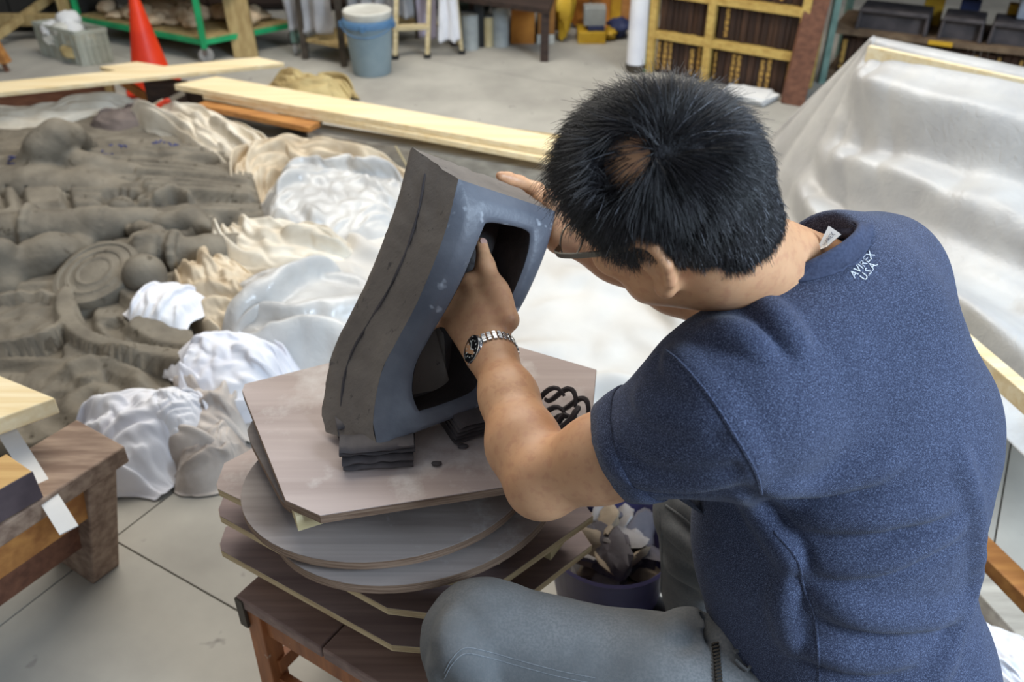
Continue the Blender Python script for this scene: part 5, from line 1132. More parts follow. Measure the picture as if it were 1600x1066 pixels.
for lv, z in ((0, zc + .024), (1, .424)):
    for k in range(26 if lv == 0 else 12):
        s_ = .06 + .88 * ((k * .618) % 1)
        t_ = rng.uniform(.1, .85)
        p = cor[0] + ax1 * l1 * s_ + ax2 * l2 * t_
        X, f = lump_mesh((rng.uniform(.1, .22), rng.uniform(.08, .16), rng.uniform(.04, .1)), 60 + k + lv * 30, 14)
        a = rng.uniform(0, 3)
        Rz = np.array([[math.cos(a), -math.sin(a), 0], [math.sin(a), math.cos(a), 0], [0, 0, 1]])
        o = mesh_obj('tan_casting', X @ Rz.T + p + (0, 0, z), f, M['cast'])
        props(o, 'tan rough casting lying on the %s shelf of the green trolley' % ('lower', 'upper')[lv], 'casting', 'castings on the %s trolley shelf' % ('lower', 'upper')[lv])

# leaning plank in front of the trolley
p0, p1 = on(366, 91), on(403, 90)
wv = p1 - p0
tilt = np.array([-.12, .25, 1.15])
solid('leaning_board', 'light tan board leaning upright against the green trolley', 'board', M['tan_wood'],
      lambda b: b.hexa([p0, p1, p1 + (0, .03, 0), p0 + (0, .03, 0)], [p0 + tilt, p1 + tilt, p1 + tilt + (0, .03, 0), p0 + tilt + (0, .03, 0)]), bevel=.003)

# ------------------------------------------------------------------ low steel table with hanging polythene, wheeled stand
tb = empty('steel_table', on(536, 100), 'brown steel work table with a pale wooden lower shelf beside the bucket', 'table')
la, lb_ = on(478, 92), on(538, 104)
v1 = unit(lb_ - la)
v2 = np.array([-v1[1], v1[0], 0])
tl = np.linalg.norm(lb_ - la)
legs = [la, lb_, lb_ + v2 * .75, la + v2 * .75]
for p in legs:
    MB().bar((p[0], p[1], 0), (p[0], p[1], .72), .035, .035).build('leg', M['dark_steel'], tb)
MB().prism([p[:2] for p in legs], .105, .125).build('lower_shelf', M['tan_wood'], tb)
MB().prism([(p + np.array([0, 0, 0]) + unit(p - sum(legs) / 4) * .05)[:2] for p in legs], .72, .76).build('table_top', M['old_wood'], tb)
wheel_p = on(463, 86)
ws = empty('wheeled_stand', wheel_p, 'grey green wheeled stand post with a small caster left of the steel table', 'stand')
MB().bar(wheel_p + (0, 0, .08), wheel_p + (0, 0, .8), .03, .03).build('post', M['teal_paint'], ws)
MB().bar(wheel_p + (0, 0, .08), wheel_p + (.02, .7, .08), .03, .03).build('foot_rail', M['teal_paint'], ws)
for q in ((0, 0, 0), (.02, .68, 0)):
    MB().lathe([(.008, -.012), (.036, -.012), (.036, .012), (.008, .012)], wheel_p + q + (0, 0, .037), 18, (1, .2, 0)).build('caster', M['wheel'], ws)
MB().bar(wheel_p + (0, 0, .79), wheel_p + (.02, .7, .79), .03, .03).build('top_rail', M['teal_paint'], ws)


def hanging(name, label, cat, m, a, b, z1, z0, folds, amp, seed, flare=1.0, group=None, thick=.003):
    """a cloth hanging from the line a-b"""
    a, b = np.asarray(a, float), np.asarray(b, float)
    nu, nv = 60, 30
    u, v = np.linspace(0, 1, nu), np.linspace(0, 1, nv)
    Vv, U = np.meshgrid(v, u)
    nrm = unit(np.cross(b - a, (0, 0, 1)))
    U2 = .5 + (U - .5) * (1 + (flare - 1) * Vv)
    X = a + (b - a) * U2[..., None]
    d = amp * (np.sin(U * folds * 6.28 + 1.5 * noise2(U * 3, Vv * 2, seed)) * (.4 + .6 * Vv) + .8 * noise2(U * 5, Vv * 4, seed + 1))
    X = X + nrm * d[..., None]
    hem = z0 + .03 * noise2(U * 4, U * 0, seed + 3)
    X[..., 2] = z1 + (hem - z1) * Vv
    o = mesh_obj(name, X, grid_faces(nu, nv), m, solid=thick, angle=180)
    return props(o, label, cat, group)


hanging('hanging_polythene', 'grey polythene sheet hanging over the left end of the steel table', 'plastic sheet', M['poly_grey'],
        on(455, 84, 0) + (0, -.03, 0), on(528, 96, 0) + (0, -.03, 0), .70, .16, 3, .03, 3, .95)
hanging('hanging_polythene', 'dull grey polythene curtain hanging behind the bucket', 'plastic sheet', M['poly_grey'],
        on(545, 86, 0) + (0, .1, 0), on(648, 84, 0) + (0, .1, 0), .75, .2, 5, .03, 8, 1)

# ------------------------------------------------------------------ bucket
bp = on(582, 113)
bk = empty('lidded_bucket', bp, 'pale blue grey plastic bucket with a white lid on the concrete floor', 'bucket')
MB().lathe([(.108, .0), (.112, .004), (.138, .285), (.140, .300), (.132, .300), (.128, .29)], bp, 40, cap=False).add([bp], []).build('bucket_body', M['bucket'], bk)
MB().lathe([(.001, .001), (.108, .001)], bp, 40, cap=False).build('bottom', M['bucket'], bk)
MB().lathe([(.141, .272), (.152, .276), (.152, .298), (.146, .312), (.128, .314)], bp, 40, cap=False).build('collar', M['blue_lid'], bk)
MB().lathe([(.128, .30), (.136, .325), (.140, .345), (.140, .356), (.132, .362), (.122, .354), (.001, .352)], bp, 40, cap=False).build('lid', M['white_plastic'], bk)
MB().tube([bp + (.152 * math.cos(a), .152 * math.sin(a), .285 - .05 * math.sin((a - 3.3) / 2.7 * 3.14)) for a in np.linspace(3.3, 6.0, 18)], .004).build('handle', M['blue_lid'], bk)
for a in (3.3, 6.0, 4.65):
    MB().box(bp + (.156 * math.cos(a), .156 * math.sin(a), .285), (.022, .022, .03), a).build('latch', M['blue_lid'], bk)

# ------------------------------------------------------------------ step ladder with cloths hung on it
ld = empty('step_ladder', on(668, 92), 'pale yellow aluminium step ladder with cloths hung over it beside the bucket', 'ladder')
fl, fr = on(618, 92), on(668, 90)
top = np.array([0.10, .38, 1.35])
A0, A1 = fl + top * np.array([.85, 1, 1]), fr + top * np.array([.85, 1, 1])
MB().bar(fl, A0, .025, .05, side=(1, 0, 0)).build('front_rail', M['pale_wood'], ld)
MB().bar(fr, A1, .025, .05, side=(1, 0, 0)).build('front_rail', M['pale_wood'], ld)
for t in (.13, .33, .53, .73, .93):
    MB().bar(fl + (A0 - fl) * t, fr + (A1 - fr) * t, .07, .022).build('tread', M['pale_wood'], ld)
bl, br = fl + (.14, .85, 0), on(722, 84)
for p, q in ((bl, A0), (br, A1)):
    MB().bar(p, q + (0, .03, -.03), .022, .035, side=(1, 0, 0)).build('rear_rail', M['pale_wood'], ld)
MB().bar(bl + (A0 - bl) * .04, br + (A1 - br) * .04, .02, .02).build('spreader', M['pale_wood'], ld)
for p in (fl, fr, bl, br):
    MB().box(p + (0, 0, .012), (.04, .05, .024)).build('foot', M['rubber'], ld)
q0 = on(652, 86) + (0, .12, 0)
hanging('hung_cloth', 'lavender white cloth hanging behind the rungs of the step ladder', 'cloth', M['lavender'], q0 + (-.01, 0, 0), q0 + (.13, 0, 0), .62, .07, 1.5, .012, 12, .8)
q0 = on(688, 84) + (0, -.06, 0)
hanging('hung_cloth', 'white cloth hanging over the rear rail right of the step ladder', 'cloth', M['white_cloth'], q0 + (.02, 0, 0), q0 + (.11, 0, 0), .6, .09, 2, .012, 15, 1.5)

# ------------------------------------------------------------------ things under and beside the far work table
ft = empty('far_work_table', on(795, 72), 'dark topped work table at the back above the cartons and tins', 'table')
pa, pb = on(738, 2, .30), on(858, 18, .26)
z_t = .30
ta = [on(700, -4, .3), on(858, 19, .3), on(858, 19, .3) + (.1, .8, 0), on(700, -4, .3) + (.1, .8, 0)]
MB().prism([p[:2] for p in ta], .285, .315).build('table_top', M['dark_wood'], ft)
for p in ta:
    c = p * .92 + sum(ta) / 4 * .08
    MB().bar((c[0], c[1], 0), (c[0], c[1], .286), .05, .05).build('leg', M['dark_wood'], ft)


def tin(px, py, r, h, m, name, label):
    p = on(px, py)
    e = empty(name, p, label, 'tin')
    MB().lathe([(r, 0), (r, h), (r * .96, h)], p, 28).build('tin_body', m, e)
    MB().lathe([(r * 1.03, h - .006), (r * 1.03, h + .004), (r * .9, h + .002)], p, 28).build('rim', M['steel'], e)
    return e


def carton(px0, px1, py, dep, h, m, name, label, cat='box', flaps=True, yaw=None):
    a, b = on(px0, py), on(px1, py)
    e = empty(name, (a + b) / 2, label, cat)
    c = (a + b) / 2 + (0, dep / 2, h / 2)
    wd = np.linalg.norm(b - a)
    MB().box(c, (wd, dep, h)).build('box_body', m, e, bevel=.003)
    if flaps:
        MB().box(c + (0, 0, h / 2 + .002), (wd * 1.01, dep * .5, .006)).build('lid', m, e)
    return e


tin(735, 76, .055, .22, M['tin'], 'grey_tin', 'tall grey tin on the floor right of the step ladder')
tin(763, 72, .032, .19, M['cream_tin'], 'cream_tin', 'slim cream tin under the far work table')
tin(782, 71, .055, .24, M['tin'], 'grey_tin', 'pale grey drum next to the orange carton at the back')
carton(742, 757, 74, .12, .27, M['black_plastic'], 'black_box', 'narrow black box between the tall grey tin and the cream tin', flaps=False)
carton(798, 835, 69, .25, .215, M['orange_box'], 'orange_carton', 'orange brown carton under the end of the far work table')
carton(839, 866, 69, .25, .06, M['white_plastic'], 'white_box', 'low white box under the brown carton at the back')
b2 = carton(840, 866, 69, .25, .3, M['brown_box'], 'brown_carton', 'tall brown carton standing on the low white box')
b2.location.z += .062


def sack(px0, px1, py, dep, h, m, name, label, seed):
    a, b = on(px0, py), on(px1, py)
    X, f = lump_mesh((np.linalg.norm(b - a), dep, h), seed, 24)
    X[:, :2] *= (1 + .18 * np.cos(X[:, 2] / h * 9))[:, None]
    return props(mesh_obj(name, X + (a + b) / 2 + (0, dep / 2, 0), f, m), label, 'bag')


sack(866, 896, 69, .16, .36, M['yellow_bag'], 'yellow_bag', 'crumpled upright yellow bag on the floor at the back', 5)
s2 = sack(892, 926, 66, .16, .34, M['orange_box'], 'orange_bag', 'orange bag standing behind the crumpled yellow bag', 9)
s2.location.y += .3
bx = carton(903, 946, 69, .2, .075, M['yellow_bag'], 'yellow_tray', 'pale yellow tray on the floor at the back', flaps=False)
c2 = carton(918, 944, 69, .12, .03, M['blue_bag'], 'navy_packet', 'flat navy packet lying on the pale yellow tray', flaps=False)
c2.location += Vector((0, .02, .076))
c3 = carton(912, 945, 69, .14, .11, M['tin'], 'grey_basket', 'small grey box stacked on the navy packet', flaps=True)
c3.location += Vector((0, .03, .107))
sack(944, 964, 66, .12, .08, M['yellow_bag'], 'yellow_bag', 'small flat yellow bag beside the navy bag at the back', 15)
sack(952, 984, 64, .2, .12, M['blue_bag'], 'navy_bag', 'slumped navy bag on the floor at the back', 22)
for k, (px, m_, lab) in enumerate(((931, 'brown_box', 'brown board leaning upright behind the grey box'), (947, 'orange_box', 'orange board leaning upright behind the navy bag'),
                                  (962, 'yellow', 'yellow board leaning upright behind the navy bag'), (980, 'orange_wood', 'rightmost orange brown board leaning at the back by the white roll'))):
    p = on(px, 50) + (0, .1, 0)
    solid('upright_board', lab, 'board', M[m_], lambda b: b.bar(p, p + (.02, .2, .75), .075, .02, side=(1, 0, 0)))

# white roll with a green edge, left of the bookcase
p = on(992, 112)
rl = empty('wrapped_roll', p, 'white wrapped roll with a green edge leaning left of the yellow bookcase', 'roll')
MB().tube([p + (0, 0, .03), p + (.004, .03, .4), p + (.01, .07, .9)], [.055, .056, .055], 20).build('wrapping', M['white_cloth'], rl)
MB().tube([p + (.05, -.005, .0), p + (.056, .03, .4), p + (.062, .07, .9)], .013, 8).build('green_edge', M['green_paint'], rl)
MB().lathe([(.05, 0), (.06, .03), (.058, .05)], p, 18).build('end_cap', M['dark_steel'], rl)

# ------------------------------------------------------------------ bookcase
BL, BR = on(1012, 114), on(1234, 157)
bd = unit(BR - BL)
bn = np.array([-bd[1], bd[0], 0])             # into the case
bw = np.linalg.norm(BR - BL)
yaw = math.atan2(bd[1], bd[0])
bc_ = empty('bookcase', (BL + BR) / 2, 'yellow wooden bookcase with two bays of dark brown books', 'bookcase')
SHZ = (.005, .245, .475, .705)
mid = .405
for t in (0, mid, 1):
    c = BL + bd * bw * t
    MB().bar(c + bn * .02 + (0, 0, 0), c + bn * .02 + (0, 0, .95), .045, .04, side=bd).build('post', M['yellow_wood'], bc_, bevel=.003)
    MB().bar(c + bn * .28 + (0, 0, 0), c + bn * .28 + (0, 0, .95), .045, .04, side=bd).build('rear_post', M['yellow_wood'], bc_)
for z in SHZ[1:]:
    MB().bar(BL + bn * .012 + (0, 0, z - .02), BR + bn * .012 + (0, 0, z - .02), .022, .04, side=bn).build('shelf_rail', M['yellow_wood'], bc_)
    MB().hexa([BL + bn * .02 + (0, 0, z - .012), BR + bn * .02 + (0, 0, z - .012), BR + bn * .29 + (0, 0, z - .012), BL + bn * .29 + (0, 0, z - .012)],
              [BL + bn * .02 + (0, 0, z), BR + bn * .02 + (0, 0, z), BR + bn * .29 + (0, 0, z), BL + bn * .29 + (0, 0, z)]).build('shelf_board', M['yellow_wood'], bc_)
MB().hexa([BL + bn * .3, BR + bn * .3, BR + bn * .31, BL + bn * .31], [q + np.array([0, 0, .95]) for q in (BL + bn * .3, BR + bn * .3, BR + bn * .31, BL + bn * .31)]).build('back_panel', M['dark_wood'], bc_)
nm = ('bottom', 'middle', 'top')
for bay, (t0, t1) in enumerate(((0, mid), (mid, 1))):
    for lv in range(3):
        x, x1 = t0 * bw + .028, t1 * bw - .03
        k = 0
        while x < x1 - .02:
            th = rng.uniform(.026, .042)
            th = min(th, x1 - x)
            hh = .195 + rng.uniform(-.012, .008)
            inset = .035 + rng.uniform(0, .018)
            c = BL + bd * (x + th / 2)
            z = SHZ[lv] + .001
            e = empty('book', c + bn * (inset + .1) + (0, 0, z),
                      'dark brown book standing in the %s bay of the bookcase, %s row' % (('left', 'right')[bay], nm[lv]), 'book', 'books in the %s bay, %s row' % (('left', 'right')[bay], nm[lv]))
            lean = bd * rng.uniform(-.004, .004)
            q = [c - bd * (th / 2 - .001) + bn * inset, c + bd * (th / 2 - .001) + bn * inset, c + bd * (th / 2 - .001) + bn * (inset + .2), c - bd * (th / 2 - .001) + bn * (inset + .2)]
            MB().hexa([p + np.array([0, 0, z]) for p in q], [p + lean + np.array([0, 0, z + hh]) for p in q]).build('cover', M['book'] if rng.random() < .5 else M['book_dark'], e, bevel=.003)
            if lv == 0 and rng.random() < .55 or rng.random() < .12:
                MB().bar(c + bn * (inset - .0015) + (0, 0, z + .02), c + lean * .9 + bn * (inset - .0015) + (0, 0, z + hh - .02), th * .55, .003, side=bd).build('spine_label', M['gold_label'], e)
            x += th + .001
            k += 1

# papers on the floor in front of it
p = on(1168, 152)
pp = empty('paper_pile', p, 'pile of loose white papers on the floor in front of the bookcase', 'paper')
for k in range(6):
    c = p + (rng.uniform(-.03, .03), rng.uniform(-.03, .03), .004 + k * .006)
    MB().box(c, (.24, .19, .005), yaw + rng.uniform(-.3, .3)).build('paper_sheet', M['paper'], pp)
# red brown plank leaning on the bookcase
a, b = on(1221, 162), on(1256, 168)
tilt = np.array([.10, .12, .95])
dd = np.array([.0, .03, 0])
solid('leaning_plank', 'wide red brown plank leaning at the right end of the bookcase', 'plank', M['red_wood'],
      lambda q: q.hexa([a, b, b + dd, a + dd], [a + tilt, b + tilt, b + tilt + dd, a + tilt + dd]), bevel=.003)

# ------------------------------------------------------------------ teal post shelving with unfired clay boxes
tp = on(1296, 132)
rk = empty('steel_rack', tp, 'teal posted steel rack with a rusty shelf of dark clay boxes', 'rack')
sz = .305
s0, s1 = on(1300, 44, sz), on(1620, 82, sz)
sd = unit(s1 - s0)
sn = np.array([-sd[1], sd[0], 0])
s1 = s0 + sd * 1.75
for c in (s0, s1, s0 + sn * .5, s1 + sn * .5):
    MB().bar((c[0], c[1], 0), (c[0], c[1], 1.0), .035, .035).build('post', M['teal_paint'], rk)
for z in (sz, .60, .05):
    MB().hexa([q + np.array([0, 0, z - .025 - q[2]]) for q in (s0, s1, s1 + sn * .5, s0 + sn * .5)],
              [q + np.array([0, 0, z - q[2]]) for q in (s0, s1, s1 + sn * .5, s0 + sn * .5)]).build('shelf', M['rusty'], rk)
for t in (.42, .85):
    c = s0 + sd * 1.2 * t - sn * .004
    MB().bar(c + (0, 0, -.012), c + sd * .12 + (0, 0, -.012), .006, .022, side=sn).build('yellow_tape', M['yellow'], rk)
for k, (x0, x1, lab) in enumerate(((1332, 1446, 'nearest the teal post'), (1464, 1532, 'in the middle of the rusty shelf'), (1541, 1625, 'at the right end of the rusty shelf'))):
    p, q = on(x0, 48 + k * 9, sz), on(x1, 60 + k * 9, sz)
    p = s0 + sd * ((p - s0) @ sd)
    q = s0 + sd * ((q - s0) @ sd)
    ww = np.linalg.norm(q - p)
    e = empty('clay_box', (p + q) / 2 + (0, 0, .0), 'dark unfired clay box with a hollow front, ' + lab, 'clay box', 'clay boxes on the rusty shelf')
    hh, dp, tk = .115, .22, .022
    f0 = p + sn * .04
    L = lambda o_, x, y, z: o_ + sd * x + sn * y + np.array([0, 0, z])
    bb = MB()
    bb.bar(L(f0, tk / 2, dp / 2, hh / 2), L(f0, tk / 2, dp / 2 + .0001, hh / 2), tk, hh)
    m1 = MB()
    m1.hexa([L(f0, 0, 0, 0), L(f0, tk, 0, 0), L(f0, tk, dp, 0), L(f0, 0, dp, 0)], [L(f0, 0.01, 0, hh), L(f0, tk, 0, hh), L(f0, tk, dp, hh), L(f0, 0.01, dp, hh)])
    m1.hexa([L(f0, ww - tk, 0, 0), L(f0, ww, 0, 0), L(f0, ww, dp, 0), L(f0, ww - tk, dp, 0)], [L(f0, ww - tk, 0, hh), L(f0, ww - .01, 0, hh), L(f0, ww - .01, dp, hh), L(f0, ww - tk, dp, hh)])
    m1.build('side_wall', M['dark_clay'], e, bevel=.006)
    MB().hexa([L(f0, .005, -.004, hh - tk), L(f0, ww - .005, -.004, hh - tk), L(f0, ww - .005, dp, hh - tk), L(f0, .005, dp, hh - tk)],
              [L(f0, .012, -.004, hh), L(f0, ww - .012, -.004, hh), L(f0, ww - .012, dp, hh), L(f0, .012, dp, hh)]).build('top_wall', M['dark_clay'], e, bevel=.006)
    MB().hexa([L(f0, .01, .04, 0), L(f0, ww - .01, .04, 0), L(f0, ww - .01, .06, 0), L(f0, .01, .06, 0)],
              [L(f0, .01, .04, hh - .01), L(f0, ww - .01, .04, hh - .01), L(f0, ww - .01, .06, hh - .01), L(f0, .01, .06, hh - .01)]).build('inner_wall', M['dark_clay'], e)
for k, (x, m_, lab) in enumerate(((.36, 'yellow', 'small yellow box on the rack behind the clay boxes'), (.5, 'blue_bag', 'small navy box on the rack behind the clay boxes'), (.68, 'yellow', 'second small yellow box on the rack, next to the navy one'))):
    c = s0 + sd * x * 1.3 + sn * .36
    solid('small_box', lab, 'box', M[m_], lambda q: q.box(c + (0, 0, .075), (.1, .08, .15), math.atan2(sd[1], sd[0])), bevel=.003)
c = s0 + sd * 1.03 + sn * .24
gb = empty('grey_bin', c + (0, 0, .117), 'pale grey lidded box stacked on the right hand clay box', 'box')
MB().box(c + (0, 0, .17), (.3, .2, .105), math.atan2(sd[1], sd[0])).build('box_body', M['grey_box'], gb, bevel=.008)
MB().box(c + (0, 0, .23), (.32, .22, .02), math.atan2(sd[1], sd[0])).build('lid', M['grey_box'], gb, bevel=.006)
x = .05
k = 0
while x < 1.0:                                     # dark books under the rusty shelf
    th = rng.uniform(.03, .045)
    hh = rng.uniform(.19, .205)
    c = s0 + sd * (x + th / 2) + sn * .1
    c[2] = 0.051
    e = empty('book', c, 'dark brown book standing under the rusty shelf of the teal rack', 'book', 'books under the rusty shelf')
    MB().box(c + sn * .1 + (0, 0, hh / 2), (th - .002, .2, hh), math.atan2(sd[1], sd[0])).build('cover', M['book'] if k % 3 else M['book_dark'], e, bevel=.003)
    if k % 3 == 0:
        MB().box(c - sn * .001 + (0, 0, hh / 2), (th * .5, .003, hh * .8), math.atan2(sd[1], sd[0])).build('spine_label', M['gold_label'], e)
    x += th + .001
    k += 1

# ================================================================== middle ground: planks, supports
plank([(-140, 141), (403, 89), (444, 98), (-140, 159)], .235, .022, M['pine'], 'long_plank', 'pale pine plank laid nearest the orange cone, pointing left out of view')
plank([(155, 104), (214, 96), (262, 104), (196, 114)], .212, .022, M['pine'], 'short_plank', 'short pale plank end sticking out under the long plank by the cone')
plank([(272, 132), (338, 119), (868, 213), (868, 236)], .21, .028, M['pine'], 'stacked_plank', 'wide pale pine plank on top of the pair running behind the clay tile')
plank([(316, 147), (372, 137), (872, 229), (872, 251)], .181, .026, M['pine'], 'stacked_plank', 'lower pale pine plank directly under the wide plank behind the clay tile')
plank([(306, 163), (322, 157), (500, 190), (482, 199)], .154, .026, M['orange_wood'], 'under_plank', 'narrow orange tinted plank end lying beneath the two stacked planks')
plank([(640, 190), (668, 184), (905, 214), (905, 222)], .18, .02, M['tan_wood'], 'rear_plank', 'orange tan plank just behind the wide pine plank near the man')
pa, pb = on(492, 212, .06), on(930, 286, .06)
solid('grey_timber', 'weathered grey timber beam lying low behind the clay tile', 'beam', M['grey_wood'],
      lambda b: b.bar((pa[0], pa[1], .05), (pb[0], pb[1], .05), .12, .1), bevel=.004)
pa, pb = on(330, 187, .02), on(500, 216, .02)
solid('grey_board', 'flat dark grey board on the floor under the planks', 'board', surf('slate_board', C(120, 118, 114), C(98, 96, 92), 5), lambda b: b.bar((pa[0], pa[1], .012), (pb[0], pb[1], .012), .2, .022))

tsr = empty('timber_support', on(265, 190), 'dark brown low timber support under the ends of the crossed planks', 'support')
k0, k1 = on(236, 182), on(296, 188)
z0 = .18
MB().hexa([k0 + (0, 0, .04), k1 + (0, 0, .04), k1 + (0, .09, .04), k0 + (0, .09, .04)], [k0 + (0, 0, z0), k1 + (0, 0, z0), k1 + (0, .09, z0), k0 + (0, .09, z0)]).build('beam', M['dark_wood'], tsr, bevel=.004)
for c in (k1 + (-.03, .03, 0), k0 + (.03, .03, 0)):
    MB().bar((c[0], c[1], 0), (c[0], c[1], .06), .06, .06, side=(1, 0, 0)).build('leg', M['dark_wood'], tsr)
MB().box(k1 + (.14, .12, .063), (.3, .16, .126)).build('ledge', M['dark_wood'], tsr)

sw = empty('plank_stand', on(180, 178), 'brown plank edge on a pale post and orange brace under the long plank', 'stand')
q0, q1 = on(-140, 186), on(172, 168)
MB().bar(q0 + (0, .03, .07), q1 + (0, .03, .07), .045, .13).build('edge_board', M['red_wood'], sw, bevel=.003)
c = on(180, 170)
MB().bar(c, c + (0, 0, .189), .035, .04, side=(1, 0, 0)).build('post', M['tan_wood'], sw)
MB().bar(c + (.02, .02, .18), c + (.2, .02, .03), .03, .04).build('brace', M['orange_wood'], sw)
MB().bar(c + (.22, .02, 0), c + (.22, .02, .185), .025, .03, side=(1, 0, 0)).build('rear_post', M['tan_wood'], sw)
c = on(-100, 180)
MB().bar(c, c + (0, 0, .2), .045, .04, side=(1, 0, 0)).build('post', M['tan_wood'], sw)

hs = empty('hand_tool', on(266, 158, .2), 'hand tool with a red handle and grey blade leaning on the dark support', 'tool')
a, b, c = on(246, 167, .17), on(266, 156, .20), on(287, 145, .235)
MB().tube(spline([a, (a + b) / 2 + (0, 0, .004), b], 8), [.010, .013, .012, .011, .012, .013, .012, .009], 10).build('handle', M['red'], hs)
MB().bar(b, c, .004, .022, side=(0, 1, .3)).build('blade', M['blade'], hs)

X, f = lump_mesh((.22, .16, .17), 91, 22)
o = mesh_obj('clay_lump', X + on(474, 208), f, M['brown_lump'])
props(o, 'brown lump of clay sitting under the planks beside the beige cloth', 'clay')

# ================================================================== big clay relief on the floor
gx, gy = np.arange(-3.05, -.82, .0085), np.arange(1.62, 4.25, .0085)
XX, YY = np.meshgrid(gx, gy, indexing='ij')
H = np.full(XX.shape, .055)
RZ = .07


def pdist(P, R, Hh):
    best = np.full(XX.shape, 9.)
    rr = np.full(XX.shape, .01)
    hh = np.zeros(XX.shape)
    for (a, b, r0, r1, h0, h1) in zip(P, P[1:], R, R[1:], Hh, Hh[1:]):
        ba = (b - a)[:2]
        t = np.clip(((XX - a[0]) * ba[0] + (YY - a[1]) * ba[1]) / (ba @ ba + 1e-9), 0, 1)
        d = np.hypot(XX - a[0] - t * ba[0], YY - a[1] - t * ba[1])
        m = d < best
        best = np.where(m, d, best)
        rr = np.where(m, r0 + (r1 - r0) * t, rr)
        hh = np.where(m, h0 + (h1 - h0) * t, hh)
    return best, rr, hh


def ridge(px, r, h, flat=0, n=0, base=.05, z=RZ):
    global H
    P = np.array([on(x, y, z) for x, y in px])
    r = np.full(len(P), r) if np.isscalar(r) else np.array(r, float)
    h = np.full(len(P), h) if np.isscalar(h) else np.array(h, float)
    if len(P) > 2 or n:
        n = n or 6 * len(P)
        S = spline(np.column_stack([P, r, h]), n)
        P, r, h = S[:, :3], S[:, 3], S[:, 4]
    d, rr, hh = pdist(P, r, h)
    if flat:
        prof = base + hh * smooth01((rr - d) / (rr * flat))
    else:
        prof = base + hh * np.sqrt(np.clip(1 - (d / rr) ** 2, 0, 1))
    H = np.where(d < rr, np.maximum(H, prof), H)


def groove(px, r, dep, z=RZ):
    global H
    P = np.array([on(x, y, z) for x, y in px])
    S = spline(P, 6 * len(P)) if len(P) > 2 else P
    d, rr, hh = pdist(S, np.full(len(S), r), np.full(len(S), dep))
    H = H - dep * np.exp(-(d / r) ** 2)


# drapery: long shallow folds over the middle of the figure
mid_ = smooth01((YY - 2.35) / .25) * smooth01((3.95 - YY) / .3)
ph_ = YY * 7.5 + .55 * np.sin(XX * 2.1 + .4) + .8 * noise2(XX * 1.3, YY * 1.6, 3)
H += mid_ * (.008 + .036 * np.abs(np.sin(np.pi * ph_)) ** .7)
ph_ = YY * 19 + 1.6 * noise2(XX * 2.0, YY * 2.2, 6) + .5 * np.sin(XX * 3)
H += mid_ * .020 * (np.abs(np.sin(np.pi * ph_)) ** .7 - .5)
H += .006 * fbm(XX * 9, YY * 9, 30, 3)
far_ = smooth01((YY - 3.35) / .2)
H += far_ * .02 * (np.abs(noise2(XX * 4, YY * 9, 37)) * 2 - .4)
ridge([(-60, 322), (60, 316), (150, 312)], [.30, .28, .18], [.05, .06, .03], n=14)
# chest plates and garment bands
for k in range(6):
    y = 262 + k * 10
    ridge([(210 + k * 6, y), (290 + k * 6, y + 8 - k), (392, y + 26 - 3 * k)], .026, .05 + .006 * (k % 3), base=.07)
for x0 in (8, 38, 110):
    groove([(x0 + 8, 282), (x0 - 4, 305), (x0 + 2, 335)], .013, .05)
for a in np.linspace(-.35, 3.4, 12):                    # rosette
    groove([(190 + 14 * math.cos(a), 326 - 5 * math.sin(a)), (190 + 36 * math.cos(a), 326 - 20 * math.sin(a))], .012, .045)
ridge([(188, 328), (192, 327)], .05, .05, base=.07)
ridge([(250, 322), (272, 312), (296, 322)], .022, .05, base=.09)
groove([(256, 326), (274, 318), (292, 327)], .02, .06)
ridge([(255, 345), (290, 335)], .06, .06)
ridge([(262, 360), (292, 352), (312, 366)], .045, .08)
groove([(318, 378), (340, 362), (352, 350)], .035, .08)
groove([(60, 340), (140, 340), (200, 338)], .02, .03)
# low ground decoration of the near half
ridge([(138, 458), (118, 470), (106, 492), (116, 522), (140, 545), (190, 562), (290, 578)], .036, .075, flat=.35, n=44)
ridge([(178, 440), (190, 458), (218, 482), (240, 500)], .045, .08, flat=.3, n=24)
ridge([(122, 548), (128, 575), (140, 592)], .05, .04, flat=.3, n=18)
ridge([(160, 470), (152, 500), (166, 525), (200, 545), (250, 556)], .016, .03, n=30)
ridge([(178, 492), (208, 490), (230, 512), (226, 535)], .07, .04, flat=.25, n=24)
ridge([(228, 526), (262, 545), (300, 552)], .055, .075, flat=.3, n=20)
ridge([(-20, 472), (60, 478), (150, 488)], .014, .035, flat=.5)
ridge([(-20, 566), (60, 568), (122, 572)], .022, .035, flat=.4)
ridge([(160, 575), (200, 592), (240, 612)], .03, .03, flat=.4)
ridge([(60, 586), (110, 580), (130, 590)], .05, .03)
c0 = on(28, 515, .07)
d_ = np.hypot((XX - c0[0]) * .85, YY - c0[1])
H = np.where(d_ < .16, np.maximum(H, .085 + .03 * (d_ > .13) + .012 * ridged(XX * 14, YY * 14, 71)), H)
c0 = on(150, 620, .07)
dx, dy = XX - c0[0], YY - c0[1]
rad, th_ = np.hypot(dx, dy), np.arctan2(dy, dx)
sp_ = .5 + .5 * np.cos(th_ * 1.0 - rad * 55)
H += np.where(rad < .2, .03 * sp_ * smooth01((.2 - rad) / .06), 0)
for k in range(11):
    ridge([(6 + k * 12, 440 + (k % 2) * 3), (-4 + k * 13, 468)], .016, .022, base=.055)
for k in range(10):
    ridge([(20 + k * 12, 588), (12 + k * 12, 612)], .013, .02, base=.055)
H += .004 * ridged(XX * 30, YY * 30, 81) * .5 + .0025 * noise2(XX * 70, YY * 70, 90)
